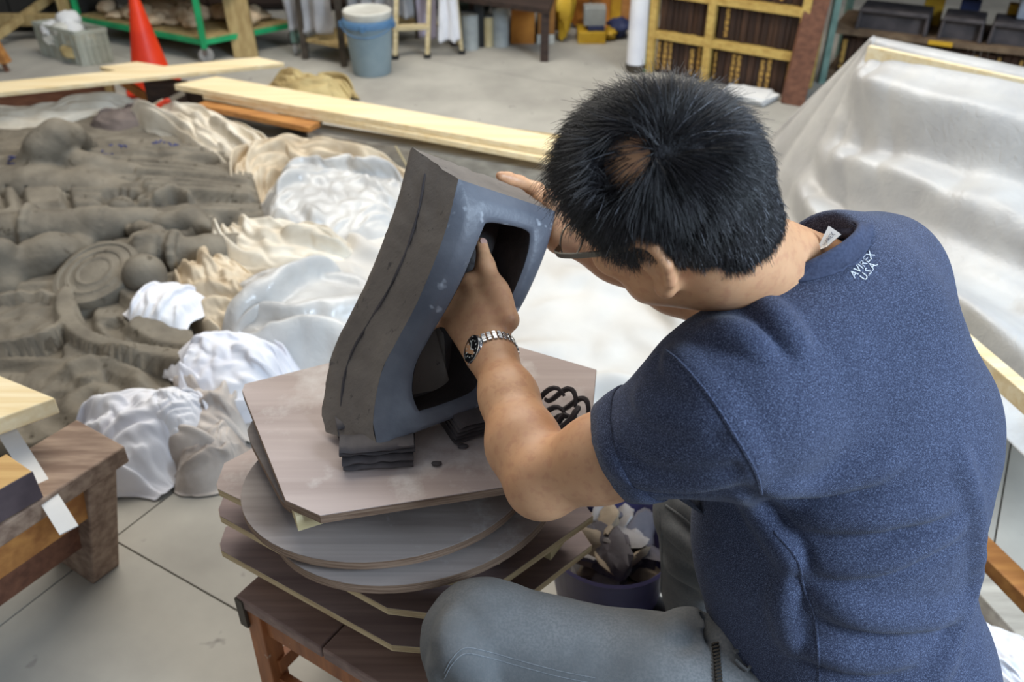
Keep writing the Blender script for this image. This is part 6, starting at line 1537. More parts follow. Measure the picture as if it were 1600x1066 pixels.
# outline: cut the slab to its footprint
edge = np.array([on(x, y, 0)[:2] for x, y in ((-700, 700), (-700, 220), (0, 214), (190, 180), (300, 205), (400, 300), (420, 380), (340, 450), (300, 520), (320, 590), (300, 660), (60, 720))])


def inside(px_, py_, poly):
    r = np.zeros(px_.shape, bool)
    j = len(poly) - 1
    for i in range(len(poly)):
        xi, yi, xj, yj = *poly[i], *poly[j]
        r ^= ((yi > py_) != (yj > py_)) & (px_ < (xj - xi) * (py_ - yi) / (yj - yi + 1e-12) + xi)
        j = i
    return r


ins = inside(XX, YY, edge)
H = np.where(ins, H, .0)
V = np.stack([XX, YY, H], -1).reshape(-1, 3)
Fq = grid_faces(len(gx), len(gy))
keep = ins.reshape(-1)[Fq].any(1)
Fq = Fq[keep]
used, inv = np.unique(Fq, return_inverse=True)
relief = mesh_obj('clay_relief', V[used], inv.reshape(-1, 4), M['clay'], angle=180, loc=(-2.0, 2.9, 0))
props(relief, 'large grey clay relief of a draped figure lying on the floor', 'sculpture')
# the parts of the figure that stand proud of the slab
G_ = SDF()
gp = lambda x, y, z: on(x, y, z)


def gch(pts, k=.03):
    G_.chain([gp(q[0], q[1], q[2] + .045) for q in pts], [q[3] for q in pts], k)


def gring(c, ax, R_, r_, n=14, k=.008):
    u_ = unit(np.cross(ax, (0, 0, 1)))
    w_ = np.cross(unit(ax), u_)
    q = [c + R_ * (math.cos(t) * u_ + math.sin(t) * w_) for t in np.linspace(0, 2 * math.pi, n + 1)]
    G_.chain(q, [r_] * len(q), k)


gch([(54, 276, .02, .07), (60, 252, .08, .075), (70, 230, .15, .074), (90, 212, .19, .066), (112, 212, .17, .05), (128, 220, .10, .045)], .03)
gch([(118, 222, .10, .04), (140, 228, .05, .035)], .02)
gch([(92, 246, .09, .056), (150, 260, .07, .052), (205, 272, .04, .045), (262, 282, .01, .035)], .025)
gch([(-20, 302, -.01, .10), (60, 304, -.01, .11), (140, 308, -.02, .10), (200, 318, -.04, .09)], .05)
for a in np.linspace(-.3, 3.4, 12):
    q_ = [(186 + (12 + 26 * t) * math.cos(a), 322 - (4 + 13 * t) * math.sin(a)) for t in (0, .5, 1)]
    for (xa, ya), (xb, yb) in zip(q_, q_[1:]):
        G_.cut_cap(gp(xa, ya, .105), gp(xb, yb, .105), .012, .012, .008)
for x0 in (6, 36, 108):
    q_ = [gp(x0 + 10 - 8 * math.sin(t * 2.6), 282 + 46 * t, .05 + .09 * math.sin(t * 2.6)) for t in np.linspace(0, 1, 7)]
    for qa, qb in zip(q_, q_[1:]):
        G_.cut_cap(qa, qb, .007, .007, .006)
for k in range(5):
    q_ = [gp(60 + 9 * k + 40 * t, 312 - 4 * k - 12 * t * (1 - t), .10 - .01 * k) for t in np.linspace(0, 1, 5)]
    for qa, qb in zip(q_, q_[1:]):
        G_.cut_cap(qa, qb, .007, .007, .006)
gch([(-40, 368, .07, .078), (60, 364, .08, .078), (150, 356, .08, .074), (236, 344, .06, .05)], .03)
gring(gp(52, 362, .085 + .045), np.array([1, .12, 0]), .088, .017)
gring(gp(168, 354, .08 + .045), np.array([1, .12, 0]), .073, .006)
# clenched hand with bangle and forearm
gch([(226, 388, .08, .062), (252, 392, .08, .066), (276, 396, .075, .056)], .03)
gch([(286, 396, .075, .056), (330, 394, .07, .060), (378, 390, .045, .060)], .02)
gring(gp(276, 397, .078 + .045), np.array([1, .1, 0]), .070, .016)
for k in range(4):
    gch([(242 - 2 * k, 372 + 9 * k, .145 - .012 * k, .021), (218 - k, 374 + 10 * k, .145 - .016 * k, .021), (203, 388 + 10 * k, .10 - .014 * k, .020), (210, 402 + 9 * k, .05, .018)], .004)
gch([(246, 364, .12, .03), (220, 356, .10, .026), (205, 362, .07, .02)], .012)
gch([(262, 352, .05, .05), (300, 344, .06, .05), (318, 356, .05, .04)], .03)
# second hand and the post at the left edge
gch([(52, 412, .06, .075), (88, 402, .07, .08), (124, 392, .05, .05)], .04)
gch([(44, 390, .10, .032), (70, 384, .11, .03), (104, 384, .09, .028)], .012)
gch([(2, 392, .14, .045), (8, 430, .05, .06), (10, 452, .02, .06)], .03)
G_.disp(lambda X: .003 * noise2(X[:, 0] * 22, X[:, 1] * 22 + X[:, 2] * 18, 66) + .0016 * noise2(X[:, 0] * 60, X[:, 1] * 60 + X[:, 2] * 50, 67))
pts_ = np.array([q for p_ in G_.p for q in (p_[1], p_[2]) if p_[0] == 'c'])
sdf_obj('carved_figure', G_, np.r_[(pts_.min(0) - .13)[:2], -.02], pts_.max(0) + .13, .0075, M['clay'], relief)
c0 = gp(148, 424, .15)
MB().lathe([(.135, -.12), (.146, -.01), (.141, 0), (.126, .003), (.122, -.002), (.104, .000), (.100, .004), (.090, .004), (.086, .000), (.066, .002), (.062, .006), (.054, .006), (.050, .003), (.001, .007)], c0, 40, (-.16, -.30, 1)).build('ringed_drum', M['clay'], relief)
c0 = gp(226, 430, .15)
MB().lathe([(.070 * math.sin(a), -.070 * math.cos(a)) for a in np.linspace(.02, math.pi - .02, 16)], c0, 28).build('clay_ball', M['clay'], relief)
ink = surf('blue_ink', C(52, 62, 120), C(44, 52, 104), 20, .8)


def hz(x, y):
    i = int(np.clip(round((x - gx[0]) / .0085), 0, len(gx) - 1))
    j = int(np.clip(round((y - gy[0]) / .0085), 0, len(gy) - 1))
    return H[i, j]


for (x, y, w0) in ((176, 214, 9), (188, 216, 8), (246, 215, 10), (260, 217, 10), (274, 216, 9), (166, 232, 12), (20, 242, 14), (34, 244, 8)):
    bk_ = MB()
    for k in range(3):
        a, b = on(x + rng.uniform(-w0, w0), y + rng.uniform(-3, 3), .12), on(x + rng.uniform(-w0, w0), y + rng.uniform(-3, 3), .12)
        pts = [a + (b - a) * t for t in np.linspace(0, 1, 6)]
        pts = [np.array([p[0], p[1], hz(p[0], p[1]) + .002]) for p in pts]
        bk_.tube(pts, .004, 5)
    props(bk_.build('pencil_mark', ink, relief), kind='stuff')


# ================================================================== cloths and polythene around the relief
def mound(name, label, cat, m, px, hw, ht, sh='pleat', zs=1.0, flip=0, group=None, z0=.004, thick=.003, puff=.8, taper=.25, spread=1.0):
    """a crumpled sheet lying along a line: px = photo points on the floor, hw = half widths, ht = heights of what it covers"""
    P = np.array([np.r_[on(q[0], q[1], q[2] if len(q) > 2 else .03)[:2], (q[3] if len(q) > 3 else 0)] for q in px])
    S = spline(np.column_stack([P, np.broadcast_to(hw, len(P)), np.broadcast_to(ht, len(P))]), 200)
    arc = np.r_[0, np.cumsum(np.linalg.norm(np.diff(S[:, :2], axis=0), axis=1))]
    Y = sheet(sh)
    if flip & 1:
        Y = Y[::-1] * (-1, 1, 1) + (1, 0, 0)
    if flip & 2:
        Y = Y[:, ::-1] * (1, -1, 1) + (0, 1, 0)
    if flip & 4:
        Y = Y.transpose(1, 0, 2)[..., [1, 0, 2]]
    # the free ends are trimmed to a gently wavy hem
    u = (Y[..., 0] - Y[:1, :, 0]) / np.maximum(Y[-1:, :, 0] - Y[:1, :, 0], .3)
    hem = .05 * np.sin(np.linspace(0, 9, Y.shape[1]) + len(label))[None]
    u, v = u * (1 - hem) + hem * .5, (Y[..., 1] - .5) * 2 * spread
    tt_ = np.linspace(0, 1, 200)
    us = np.clip(u, 0, 1)
    g = lambda c: np.interp(us * arc[-1], arc, c)
    T = np.gradient(S[:, :2], axis=0)
    T /= np.linalg.norm(T, axis=1)[:, None] + 1e-9
    for _ in range(20):
        T[1:-1] = (T[:-2] + T[2:] + T[1:-1]) / 3
    tx, ty = g(T[:, 0]), g(T[:, 1])
    W = g(S[:, 3])
    prof = np.clip(1 - v ** 2, 0, 1) ** puff
    end = smooth01(np.minimum(us, 1 - us) / taper + .12)
    siz = math.sqrt(arc[-1] * 2 * np.mean(S[:, 3]) / .7)
    z = g(S[:, 4]) * prof * end + np.maximum(Y[..., 2], .0) * siz * zs * (.35 + .65 * smooth01(np.minimum(us, 1 - us) / .16)) * (.12 + .88 * smooth01((1 - np.abs(np.clip(v, -1, 1))) / .3)) + z0 + g(S[:, 2])
    ov = (u - us) * arc[-1]
    X = np.stack([g(S[:, 0]) - ty * v * W + tx * ov, g(S[:, 1]) + tx * v * W + ty * ov, z], -1)
    o = mesh_obj(name, X, grid_faces(*X.shape[:2]), m, solid=thick, angle=180)
    md = o.modifiers.new('round', 'SUBSURF')
    md.levels = md.render_levels = 2
    return props(o, label, cat, group)


mound('floor_sheet', 'wide off-white sheet spread on the floor between tile and man', 'sheet', M['sheet'],
      [(520, 360), (640, 420), (800, 450), (960, 470), (1120, 490), (1260, 470)], [.45, .62, .72, .75, .7, .6], .02, 'crumple', .85, 0, thick=.002, puff=.3)
mound('back_sheet', 'grubby white sheet along the far edge of the clay relief', 'sheet', M['cream_cloth'], [(-80, 205), (40, 196), (120, 184), (190, 176), (240, 172)], .13, [.07, .08, .09, .08, .07], 'pleat', 1.0, 0)
mound('wet_cloth', 'grey damp cloth heaped at the far corner of the relief', 'cloth', M['grey_cloth'], [(152, 190), (186, 184, .08), (222, 178, .08), (252, 180)], [.08, .12, .11, .08], [.06, .08, .08, .05], 'crumple', 1.2, 1, z0=.02)
mound('twisted_cloth', 'off-white twisted cloth running along the right edge of the relief', 'cloth', M['cream_cloth'], [(214, 186), (262, 186, .09), (310, 200, .08), (356, 226, .08), (400, 250, .08), (440, 272)], [.09, .11, .12, .14, .15, .1], [.06, .08, .08, .07, .06, .05], 'pleat', 1.7, 2, z0=.03)
mound('beige_cloth', 'beige cloth bunched below the dark clay lump', 'cloth', M['beige_cloth'], [(398, 322), (388, 286, .08), (404, 254, .1), (446, 236, .1), (500, 246, .08), (560, 262, .05), (640, 276, .03)], [.06, .09, .11, .15, .15, .13, .1], [.06, .09, .10, .10, .08, .05, .03], 'pleat', 1.9, 0)
mound('crumpled_polythene', 'clear grey polythene crumpled between the beige cloths behind the tile', 'plastic sheet', M['poly_clear'], [(404, 330), (455, 322, .05), (520, 326, .05), (590, 330, .05), (650, 340)], [.2, .33, .35, .33, .25], [.08, .11, .09, .07, .04], 'crumple', 1.7, 1, z0=.02)
mound('pleated_cloth', 'cream cloth with long pleats spilling toward the right of the relief', 'cloth', M['cream_cloth'], [(372, 372), (400, 384, .09), (440, 392, .09), (500, 402, .07), (570, 410, .04)], [.12, .17, .19, .17, .1], [.07, .10, .10, .07, .03], 'pleat', 2.0, 2, z0=.02)
mound('folded_cloth', 'beige folded cloth hanging from the polythene down to the boards', 'cloth', M['beige_cloth'], [(304, 428), (340, 452, .08), (376, 486, .1), (404, 536, .06)], [.10, .14, .13, .08], [.07, .10, .10, .06], 'pleat', 1.8, 1, z0=.03)
mound('loose_polythene', 'thin milky polythene folds just left of the clay tile', 'plastic sheet', M['poly_clear'], [(400, 462), (450, 480, .08), (486, 506, .08), (480, 566, .05), (462, 610)], [.17, .27, .3, .27, .18], [.08, .11, .12, .09, .05], 'stiff', 1.3, 6, z0=.02)
mound('white_flap', 'white cloth flap lying over the edge of the relief', 'cloth', M['white_cloth'], [(212, 474, .1), (240, 470, .12), (275, 478, .12), (320, 504, .08)], [.07, .11, .11, .08], [.03, .05, .05, .04], 'stiff', .9, 4, z0=.10)
mound('dirty_cloth', 'grey beige soiled cloth crumpled under the bluish white drape', 'cloth', M['dirty_cloth'], [(284, 620), (322, 644, .06), (356, 664, .06), (396, 680, .04)], [.12, .18, .19, .12], [.06, .10, .10, .05], 'pleat', 1.9, 3, z0=.01)
mound('soiled_rag', 'brown stained rag on the floor beside the stack of boards', 'cloth', M['dirty_cloth'], [(268, 735), (310, 722, .04), (350, 700, .04), (388, 690)], [.05, .09, .10, .06], [.05, .09, .1, .05], 'crumple', 1.4, 2)
mound('draped_cloth', 'white cloth drape with long soft folds left of the top board', 'cloth', M['white_cloth_blue'], [(284, 596, .08), (302, 566, .12), (350, 556, .16), (404, 566, .16), (452, 600, .1)], [.07, .13, .17, .16, .1], [.08, .12, .12, .10, .06], 'pleat', 1.3, 2, z0=.06)
mound('bundled_cloth', 'bluish white cloth bundled behind the low wooden bench', 'cloth', M['white_cloth_blue'], [(104, 690), (160, 672, .05), (215, 664, .08), (258, 676, .1), (296, 726, .05)], [.11, .16, .19, .18, .11], [.05, .08, .12, .13, .06], 'pleat', 1.7, 1)
mound('bundled_cloth', 'small bright white knot of cloth standing on the bluish bundle', 'cloth', M['white_cloth'], [(244, 664, .16), (268, 632, .16), (286, 612, .14)], [.07, .09, .07], [.07, .10, .06], 'pleat', 1.5, 4, z0=.08)
mound('khaki_cloth', 'khaki cloth dropped on the concrete floor behind the planks', 'cloth', M['khaki'], [(418, 132), (450, 128, .05), (490, 132, .08), (520, 142, .04), (546, 152)], [.10, .15, .17, .14, .07], [.03, .06, .08, .06, .02], 'pleat', 1.5, 1)
mound('white_rag', 'crumpled white paper and cloth in the lower right corner', 'cloth', M['white_cloth_blue'], [(1500, 1090), (1560, 1068, .05), (1640, 1076)], [.10, .16, .12], [.08, .11, .08], 'crumple', 1.5, 3)
# thin stick behind the tile
a, b = on(618, 228, .2), on(634, 256, .12)
solid('thin_stick', 'thin pale stick standing up behind the clay tile', 'stick', M['pale_wood'], lambda q: q.tube([a, b, b + (b - a) * 2.2], .004, 6))

# ================================================================== polythene covered frame at the right
fr = empty('covered_frame', (1.25, 2.0, 0), 'timber frame standing on the right under the milky polythene', 'frame')
Tc, Tr = on(1362, 66, .75), on(1600, 116, .75)
td = unit(Tr - Tc)
Te = Tc + td * 1.5
MB().bar(Tc + (0, 0, -.05), Te + (0, 0, -.05), .05, .085).build('top_rail', M['pine'], fr, bevel=.003)
for t in (.04, 1.45):
    c = Tc + td * t
    MB().bar((c[0], c[1], 0), (c[0], c[1], .66), .06, .06, side=td).build('post', M['pine'], fr)
r0, r1 = on(1530, 560, .40), on(1640, 655, .40)
rd = unit(r1 - r0)
r0 = r0 - rd * .3
r1 = r1 + rd * .25
MB().bar(r0, r1, .035, .045).build('side_rail', M['pine'], fr, bevel=.002)
for c in (r0 + rd * .04, r1 - rd * .04):
    MB().bar((c[0] + .02, c[1], 0), (c[0] + .02, c[1], .4), .045, .045, side=rd).build('post', M['pine'], fr)
for k, (pA, pB, m_) in enumerate((((1500, 828), (1640, 966), 'orange_wood'), ((1500, 890), (1640, 1040), 'grey_wood'))):
    a, b = on(*pA, .06), on(*pB, .06)
    solid('floor_timber', ('orange brown timber beam on the floor beside the man, further one', 'grey timber beam on the floor beside the man, nearer one')[k], 'beam', M[m_],
          lambda q: q.bar((a[0], a[1], .042), (b[0], b[1], .042), .055, .08), bevel=.003)
nu, nv = 170, 110
bot = np.array([(1.00, 3.62, .0), (1.03, 3.2, .01), (1.03, 2.7, .06), (1.05, 2.2, .16), (1.06, 1.9, .25), (1.08, 1.68, .29), (1.11, 1.48, .29), (1.18, 1.25, .28)])
up = Vector((0, 0, 1))
topc = np.array([Tc + (.0, .02, .005), Tc + (0, 0, .005), Tc + td * .03 + (0, 0, .005), Tc + td * .18 + (0, 0, .005), Tc + td * .42 + (0, 0, .005), Tc + td * .72 + (0, 0, .005), Tc + td * 1.1 + (0, 0, .005), Te + (0, 0, .005)])
Bc, Tcv = spline(bot, nu), spline(topc, nu)
v = np.linspace(0, 1, nv)
U, Vv = np.meshgrid(np.linspace(0, 1, nu), v, indexing='ij')
X = Tcv[:, None] * (1 - Vv[..., None]) + Bc[:, None] * Vv[..., None]
sag = .16 * np.sin(np.pi * Vv) * smooth01((U - .08) / .3)
X[..., 2] -= sag * .8
# swags hanging between the corner and the rail, long pulls fanning from the corner
fan_ = np.abs(np.sin(np.pi * (U * 12 + .5 * noise2(U * 5, Vv * 1.2, 5)))) ** .8 * (.15 + .85 * Vv) * smooth01((.55 - U) / .25)
sh_ = sheet('stiff')[..., 2]
fu_, fv_ = np.clip((U * .95 + .02) * (sh_.shape[0] - 1), 0, sh_.shape[0] - 1.01), np.clip((Vv * .82 + .04) * (sh_.shape[1] - 1), 0, sh_.shape[1] - 1.01)
i0, j0 = fu_.astype(int), fv_.astype(int)
a_, b_ = fu_ - i0, fv_ - j0
sw_ = sh_[i0, j0] * (1 - a_) * (1 - b_) + sh_[i0 + 1, j0] * a_ * (1 - b_) + sh_[i0, j0 + 1] * (1 - a_) * b_ + sh_[i0 + 1, j0 + 1] * a_ * b_
for _ in range(2):
    sw_[1:-1, 1:-1] = (sw_[:-2, 1:-1] + sw_[2:, 1:-1] + sw_[1:-1, :-2] + sw_[1:-1, 2:]) / 4
sw_ = (sw_ - .05) * 1.1 * smooth01((U - .12) / .25) * np.clip(Vv * 6, 0, 1)
X[..., 2] += .022 * fan_ + sw_
X[..., 0] -= .020 * fan_ + sw_ * .8
# the part that goes over the rail and down the far side
bk2 = np.stack([Tcv + (0.03, .05, .0), Tcv + (.06, .10, -.03), Tcv + (.10, .2, -.45)], 1)[:, ::-1]
X = np.concatenate([bk2, X], 1)
tent = mesh_obj('polythene_cover', X, grid_faces(nu, nv + 3), M['poly_white'], angle=180, solid=.002)
props(tent, 'milky polythene sheet draped over the timber frame on the right', 'plastic sheet')

# ================================================================== low bench and timbers at the left
bz = .33
P1, P2, P3 = on(120, 655, bz), on(195, 697, bz), on(80, 772, bz)
e1 = unit((P2 - P1) * (1, 1, 0))
wdt = np.linalg.norm(P2 - P1)
e2 = unit(np.array([-e1[1], e1[0], 0]) * -1)
if e2 @ (P3 - P2) < 0:
    e2 = -e2
e2 = unit(.5 * e2 + .5 * unit((P3 - P2) * (1, 1, 0)))
lenb = .85
bq = [P1, P2, P2 + e2 * lenb, P1 + e2 * lenb]
bn_ = empty('low_bench', on(150, 830), 'low old wooden bench with slab legs at the left edge', 'bench')
MB().prism([p[:2] for p in bq], bz - .045, bz).build('seat_plank', M['old_wood'], bn_, bevel=.004)
for t in (.03, lenb - .12):
    a = P1 + e2 * t + e1 * .012
    b = P2 + e2 * t - e1 * .004
    q = [a, b, b + e2 * .07, a + e2 * .07]
    out = ((on(206, 871, 0) - P2) * (1, 1, 0) if t < .1 else e2 * .012)
    MB().hexa([np.r_[(p + out)[:2], 0] for p in q], [np.r_[p[:2], bz - .045] for p in q]).build('slab_leg', M['old_wood'], bn_, bevel=.004)
c0, c1 = (P1 + P2) / 2 + e2 * .06, (P1 + P2) / 2 + e2 * (lenb - .06)
MB().bar(np.r_[c0[:2], .15], np.r_[c1[:2], .15], .03, .11).build('stretcher', M['red_wood'], bn_)
c0, c1 = P2 - e1 * .035 + e2 * .06, P2 - e1 * .035 + e2 * (lenb - .06)
MB().bar(np.r_[c0[:2], bz - .09], np.r_[c1[:2], bz - .09], .022, .085).build('apron', M['orange_wood'], bn_)

zt = bz + .112
pl = [on(86, 622, zt), on(-130, 537, zt), on(-130, 668, zt) + (0, -.02, 0)]
q = on(0, 653, zt)
d1, d2 = unit(on(0, 587, zt) - pl[0]), unit(q - pl[0])
solid('pine_plank', 'clean pale pine plank jutting in from the left above the low bench', 'plank', M['pine'],
      lambda b: b.prism([p[:2] for p in (pl[0], pl[0] + d1 * .75, pl[0] + d1 * .75 + d2 * .5, pl[0] + d2 * .5)], zt - .04, zt), bevel=.003)
zb = bz + .072
a, b, c = on(0, 702, zb), on(50, 736, zb), on(0, 764, zb)
dv1, dv2 = unit(a - b), unit(c - b)
solid('timber_block', 'thick sawn timber with a dark end grain face at the left edge', 'beam', wood('block_wood', C(206, 170, 112), C(176, 136, 84), yawdir(a, b), .7, 1, (C(64, 52, 60), 3, .62)),
      lambda m_: m_.prism([p[:2] for p in (b, b + dv1 * .09, b + dv1 * .09 + dv2 * .42, b + dv2 * .42)], zb - .07, zb), bevel=.003)
bq_ = [b + dv1 * 0, b + dv2 * .42]
MB().hexa([np.r_[(p_ + o_)[:2], zb - .069] for p_, o_ in ((b, 0 * dv1), (b + dv2 * .42, 0 * dv1), (b + dv2 * .42, -dv1 * .0025), (b, -dv1 * .0025))], [np.r_[(p_ + o_)[:2], zb - .001] for p_, o_ in ((b, 0 * dv1), (b + dv2 * .42, 0 * dv1), (b + dv2 * .42, -dv1 * .0025), (b, -dv1 * .0025))]).build('end_grain', surf('dark_end_grain', C(96, 84, 88), C(70, 60, 66), 9, .8), bpy.data.objects['timber_block'])
st = on(108, 829, .30)
s2_ = on(52, 740, .335)
sdv = unit(s2_ - st)
solid('white_strip', 'thin white plastic strip poking out over the low bench', 'strip', M['paper'],
      lambda m_: m_.bar(st, st + sdv * .5, .036, .003, side=np.cross(sdv, (0, 0, 1))))

# ================================================================== stool and stack of boards
ply = wood('stained_ply', C(190, 174, 168), C(158, 142, 136), .4, .62, .35, (C(212, 206, 202), 6, .52))
ply_dark = wood('dark_ply', C(142, 124, 120), C(108, 92, 92), .4, .6, .7, (C(160, 152, 150), 10, .66))
ply_grey = wood('grey_ply', C(164, 154, 148), C(130, 120, 116), .2, .65, .7, (C(190, 186, 184), 9, .60))
edge_pale = surf('ply_edge', C(206, 186, 146), C(166, 140, 104), 14, .7, stretch=(1, 1, 30))
edge_dark = surf('dark_ply_edge', C(150, 126, 106), C(108, 84, 68), 14, .7, stretch=(1, 1, 30))
ZS, Z1, Z2, Z3, ZR1, ZR2, ZG, ZT = .34, .418, .496, .574, .592, .622, .656, .70

sp = [on(407, 906, ZS), on(368, 931, ZS), on(572, 1056, ZS), on(672, 1012, ZS)]
u1 = unit(sp[2] - sp[1])
u2 = np.array([-u1[1], u1[0], 0])
s_len, s_dep = .45, .24
c00 = sp[1]
stl = empty('work_stool', c00 + u1 * .2 + u2 * .1 - (0, 0, ZS), 'small old wooden stool carrying the stack of boards', 'stool')
Q = lambda a, b, z: c00 * (1, 1, 0) + u1 * a + u2 * b + np.array([0, 0, z])
stool_top = wood('stool_top', C(150, 126, 116), C(112, 90, 84), yawdir(sp[1], sp[2]), .6, .9, (C(150, 140, 138), 8, .66))
for a0, a1 in ((0, s_len * .44), (s_len * .44 + .003, s_len)):
    MB().hexa([Q(a0, 0, ZS - .028), Q(a1, 0, ZS - .028), Q(a1, s_dep, ZS - .028), Q(a0, s_dep, ZS - .028)], [Q(a0, 0, ZS), Q(a1, 0, ZS), Q(a1, s_dep, ZS), Q(a0, s_dep, ZS)]).build('seat_plank', stool_top, stl, bevel=.003)
leg_m = surf('stool_leg_wood', C(168, 106, 62), C(132, 80, 48), 6, .55, stretch=(8, 8, 1), speck=(24, C(190, 170, 150), .68))
for a in (.008, s_len - .044):
    for b in (.005, s_dep - .041):
        MB().hexa([Q(a - .006, b - .004, 0), Q(a + .034, b - .004, 0), Q(a + .034, b + .036, 0), Q(a - .006, b + .036, 0)], [Q(a, b, ZS - .028), Q(a + .036, b, ZS - .028), Q(a + .036, b + .036, ZS - .028), Q(a, b + .036, ZS - .028)]).build('leg', leg_m, stl, bevel=.002)
for b in (.014, s_dep - .036):
    MB().bar(Q(.02, b + .011, ZS - .062), Q(s_len - .02, b + .011, ZS - .062), .02, .066).build('apron', leg_m, stl)
    MB().bar(Q(.03, b + .011, .10), Q(s_len - .03, b + .011, .10), .018, .035).build('stretcher', leg_m, stl)
for a in (.04, s_len - .035):
    MB().bar(Q(a, .02, ZS - .062), Q(a, s_dep - .02, ZS - .062), .02, .066).build('apron', leg_m, stl)
    MB().bar(Q(a, .02, .15), Q(a, s_dep - .02, .15), .018, .035).build('stretcher', leg_m, stl)
MB().bar(Q(-.002, .0, ZS - .04), Q(.016, .0, ZS - .04), .006, .07).build('corner_iron', M['dark_steel'], stl)


def board(name, label, poly, z, th, mface, medge, group=None):
    """ply board: dark face, pale edge; poly = world xy"""
    e = empty(name, np.r_[np.mean([p[:2] for p in poly], 0), z - th], label, 'board', group)
    P = [np.asarray(p[:2], float) for p in poly]
    c = sum(P) / len(P)
    MB().prism(P, z - th, z - .0012).build('ply_core', medge, e, smooth=len(P) > 12)
    MB().prism([c + (p - c) * .998 for p in P], z - .0012, z).build('ply_face', mface, e, smooth=False)
    return e


def clip(poly, k0, cut):
    return poly


# three clipped-corner pallets
base3 = [on(338, 756, Z3), on(618, 897, Z3), on(708, 904, Z3), on(851, 805, Z3)]
for n_, (z, ptsL, lab) in enumerate(((Z3, [(392, 702), (350, 724), (338, 756), (340, 764), (618, 897), (708, 904), (851, 806)], 'uppermost of the three clipped corner boards under the round boards'),
                                     (Z2, [(400, 745), (352, 768), (341, 796), (343, 806), (605, 950), (706, 962), (927, 806)], 'middle one of the three clipped corner boards in the stack'),
                                     (Z1, [(400, 795), (352, 824), (343, 850), (345, 860), (612, 1008), (712, 1016), (925, 852)], 'lowest clipped corner board lying on the stool'))):
    P = [on(x, y, z)[:2] for x, y in ptsL]
    back = P[0] + (P[-1] - P[5]) * (.95 if n_ == 0 else .8)
    far1 = P[-1] + unit(P[3] - P[4]) * (.06 if n_ else .0)
    if n_ == 0:
        ext = P[-1] + unit(P[-1] - P[5]) * .1
        ptsW = P[:-1] + [ext, ext + unit(P[3] - P[4]) * .06 + unit(P[6] - P[5]) * .03, P[0] + unit(P[6] - P[5]) * .22]
    else:
        tip = P[-1]
        ptsW = P[:-1] + [tip, tip + unit(P[3] - P[4]) * .05 + unit(P[6] - P[5]) * .03, P[0] + unit(P[6] - P[5]) * .2]
    e = board('clipped_board', 'dark ply board, ' + lab, ptsW, z, .015, ply_dark if n_ else ply, edge_pale)
    d1, d2 = unit(P[4] - P[3]), unit(P[6] - P[5])
    if z > Z1 + .01:
        zlow = z - .0625
        for t in (.2, .78):
            L_ = np.linalg.norm(P[4] - P[3])
            a = P[3] + d1 * L_ * t + d2 * .075
            MB().bar(np.r_[a, zlow + .0238], np.r_[a + d2 * .2, zlow + .0238], .035, .047).build('batten', M['red_wood'], e)
        a = P[6] - d2 * .045 - d1 * .03
        MB().bar(np.r_[a - d1 * .03, zlow + .0238], np.r_[a + d1 * .004, zlow + .0238], .06, .047).build('batten', M['pale_wood'], e)
# round boards


def ellipse_px(cx, cy, z, rx, yaw_, ry=None, n=56):
    c = on(cx, cy, z)[:2]
    ry = ry or rx
    return [c + np.array([rx * math.cos(a) * math.cos(yaw_) - ry * math.sin(a) * math.sin(yaw_), rx * math.cos(a) * math.sin(yaw_) + ry * math.sin(a) * math.cos(yaw_)]) for a in np.linspace(0, 2 * math.pi, n, endpoint=False)]


board('round_board', 'brown round edged ply board, lower of the two rounded boards in the stack', ellipse_px(652, 772, ZR1, .225, .35, .175), ZR1, .017, ply_grey, edge_dark)
rb = board('round_board', 'stained round edged ply board, upper of the two rounded boards in the stack', ellipse_px(608, 742, ZR2, .225, .2, .175), ZR2, .015, ply_grey, edge_dark)
MB().box(np.r_[on(640, 760, ZR1)[:2], ZR1 + .0075], (.2, .04, .014), .5).build('batten', M['tan_wood'], rb)
# greyish board and the top board with its battens
P = [on(x, y, ZG)[:2] for x, y in ((398, 650), (386, 672), (392, 692), (440, 782), (452, 792), (480, 788), (760, 735))]
ptsW = P + [P[-1] + unit(P[0] - P[3]) * .22, P[0] + np.array([.05, .06])]
e = board('grey_board', 'grey ply board just under the top board of the stack', ptsW, ZG, .013, ply_grey, edge_dark)
zb_ = ZG - .013
for t in (.3, .75):
    a = P[3] * (1 - t) + P[6] * t + unit(P[0] - P[3]) * .06
    MB().bar(np.r_[a, (ZR2 + zb_) / 2], np.r_[a + unit(P[0] - P[3]) * .16, (ZR2 + zb_) / 2], .04, zb_ - ZR2 - .001).build('batten', M['tan_wood'], e)
P = [on(x, y, ZT)[:2] for x, y in ((514, 567), (382, 600), (378, 610), (446, 782), (500, 806), (846, 752))]
dR = unit(P[0] - P[1])
ptsW = P + [P[5] + np.array([.07, .05]), P[5] + np.array([.10, .27]), P[0] + np.array([.30, .06])]
top_b = board('top_board', 'worn stained ply board on top of the stack, holding the clay tile', ptsW, ZT, .015, ply, edge_dark)
zb_ = ZT - .015
d1 = unit(P[2] - P[3])
for a, ln, m_ in ((P[3] + d1 * .006 + unit(P[4] - P[3]) * .012, .035, 'pale_wood'), (P[1] + unit(P[3] - P[2]) * .02 + dR * .01, .05, 'tan_wood')):
    MB().bar(np.r_[a, (zb_ + ZG) / 2], np.r_[a + dR * .26, (zb_ + ZG) / 2], ln, zb_ - ZG - .001).build('batten', M[m_], top_b)

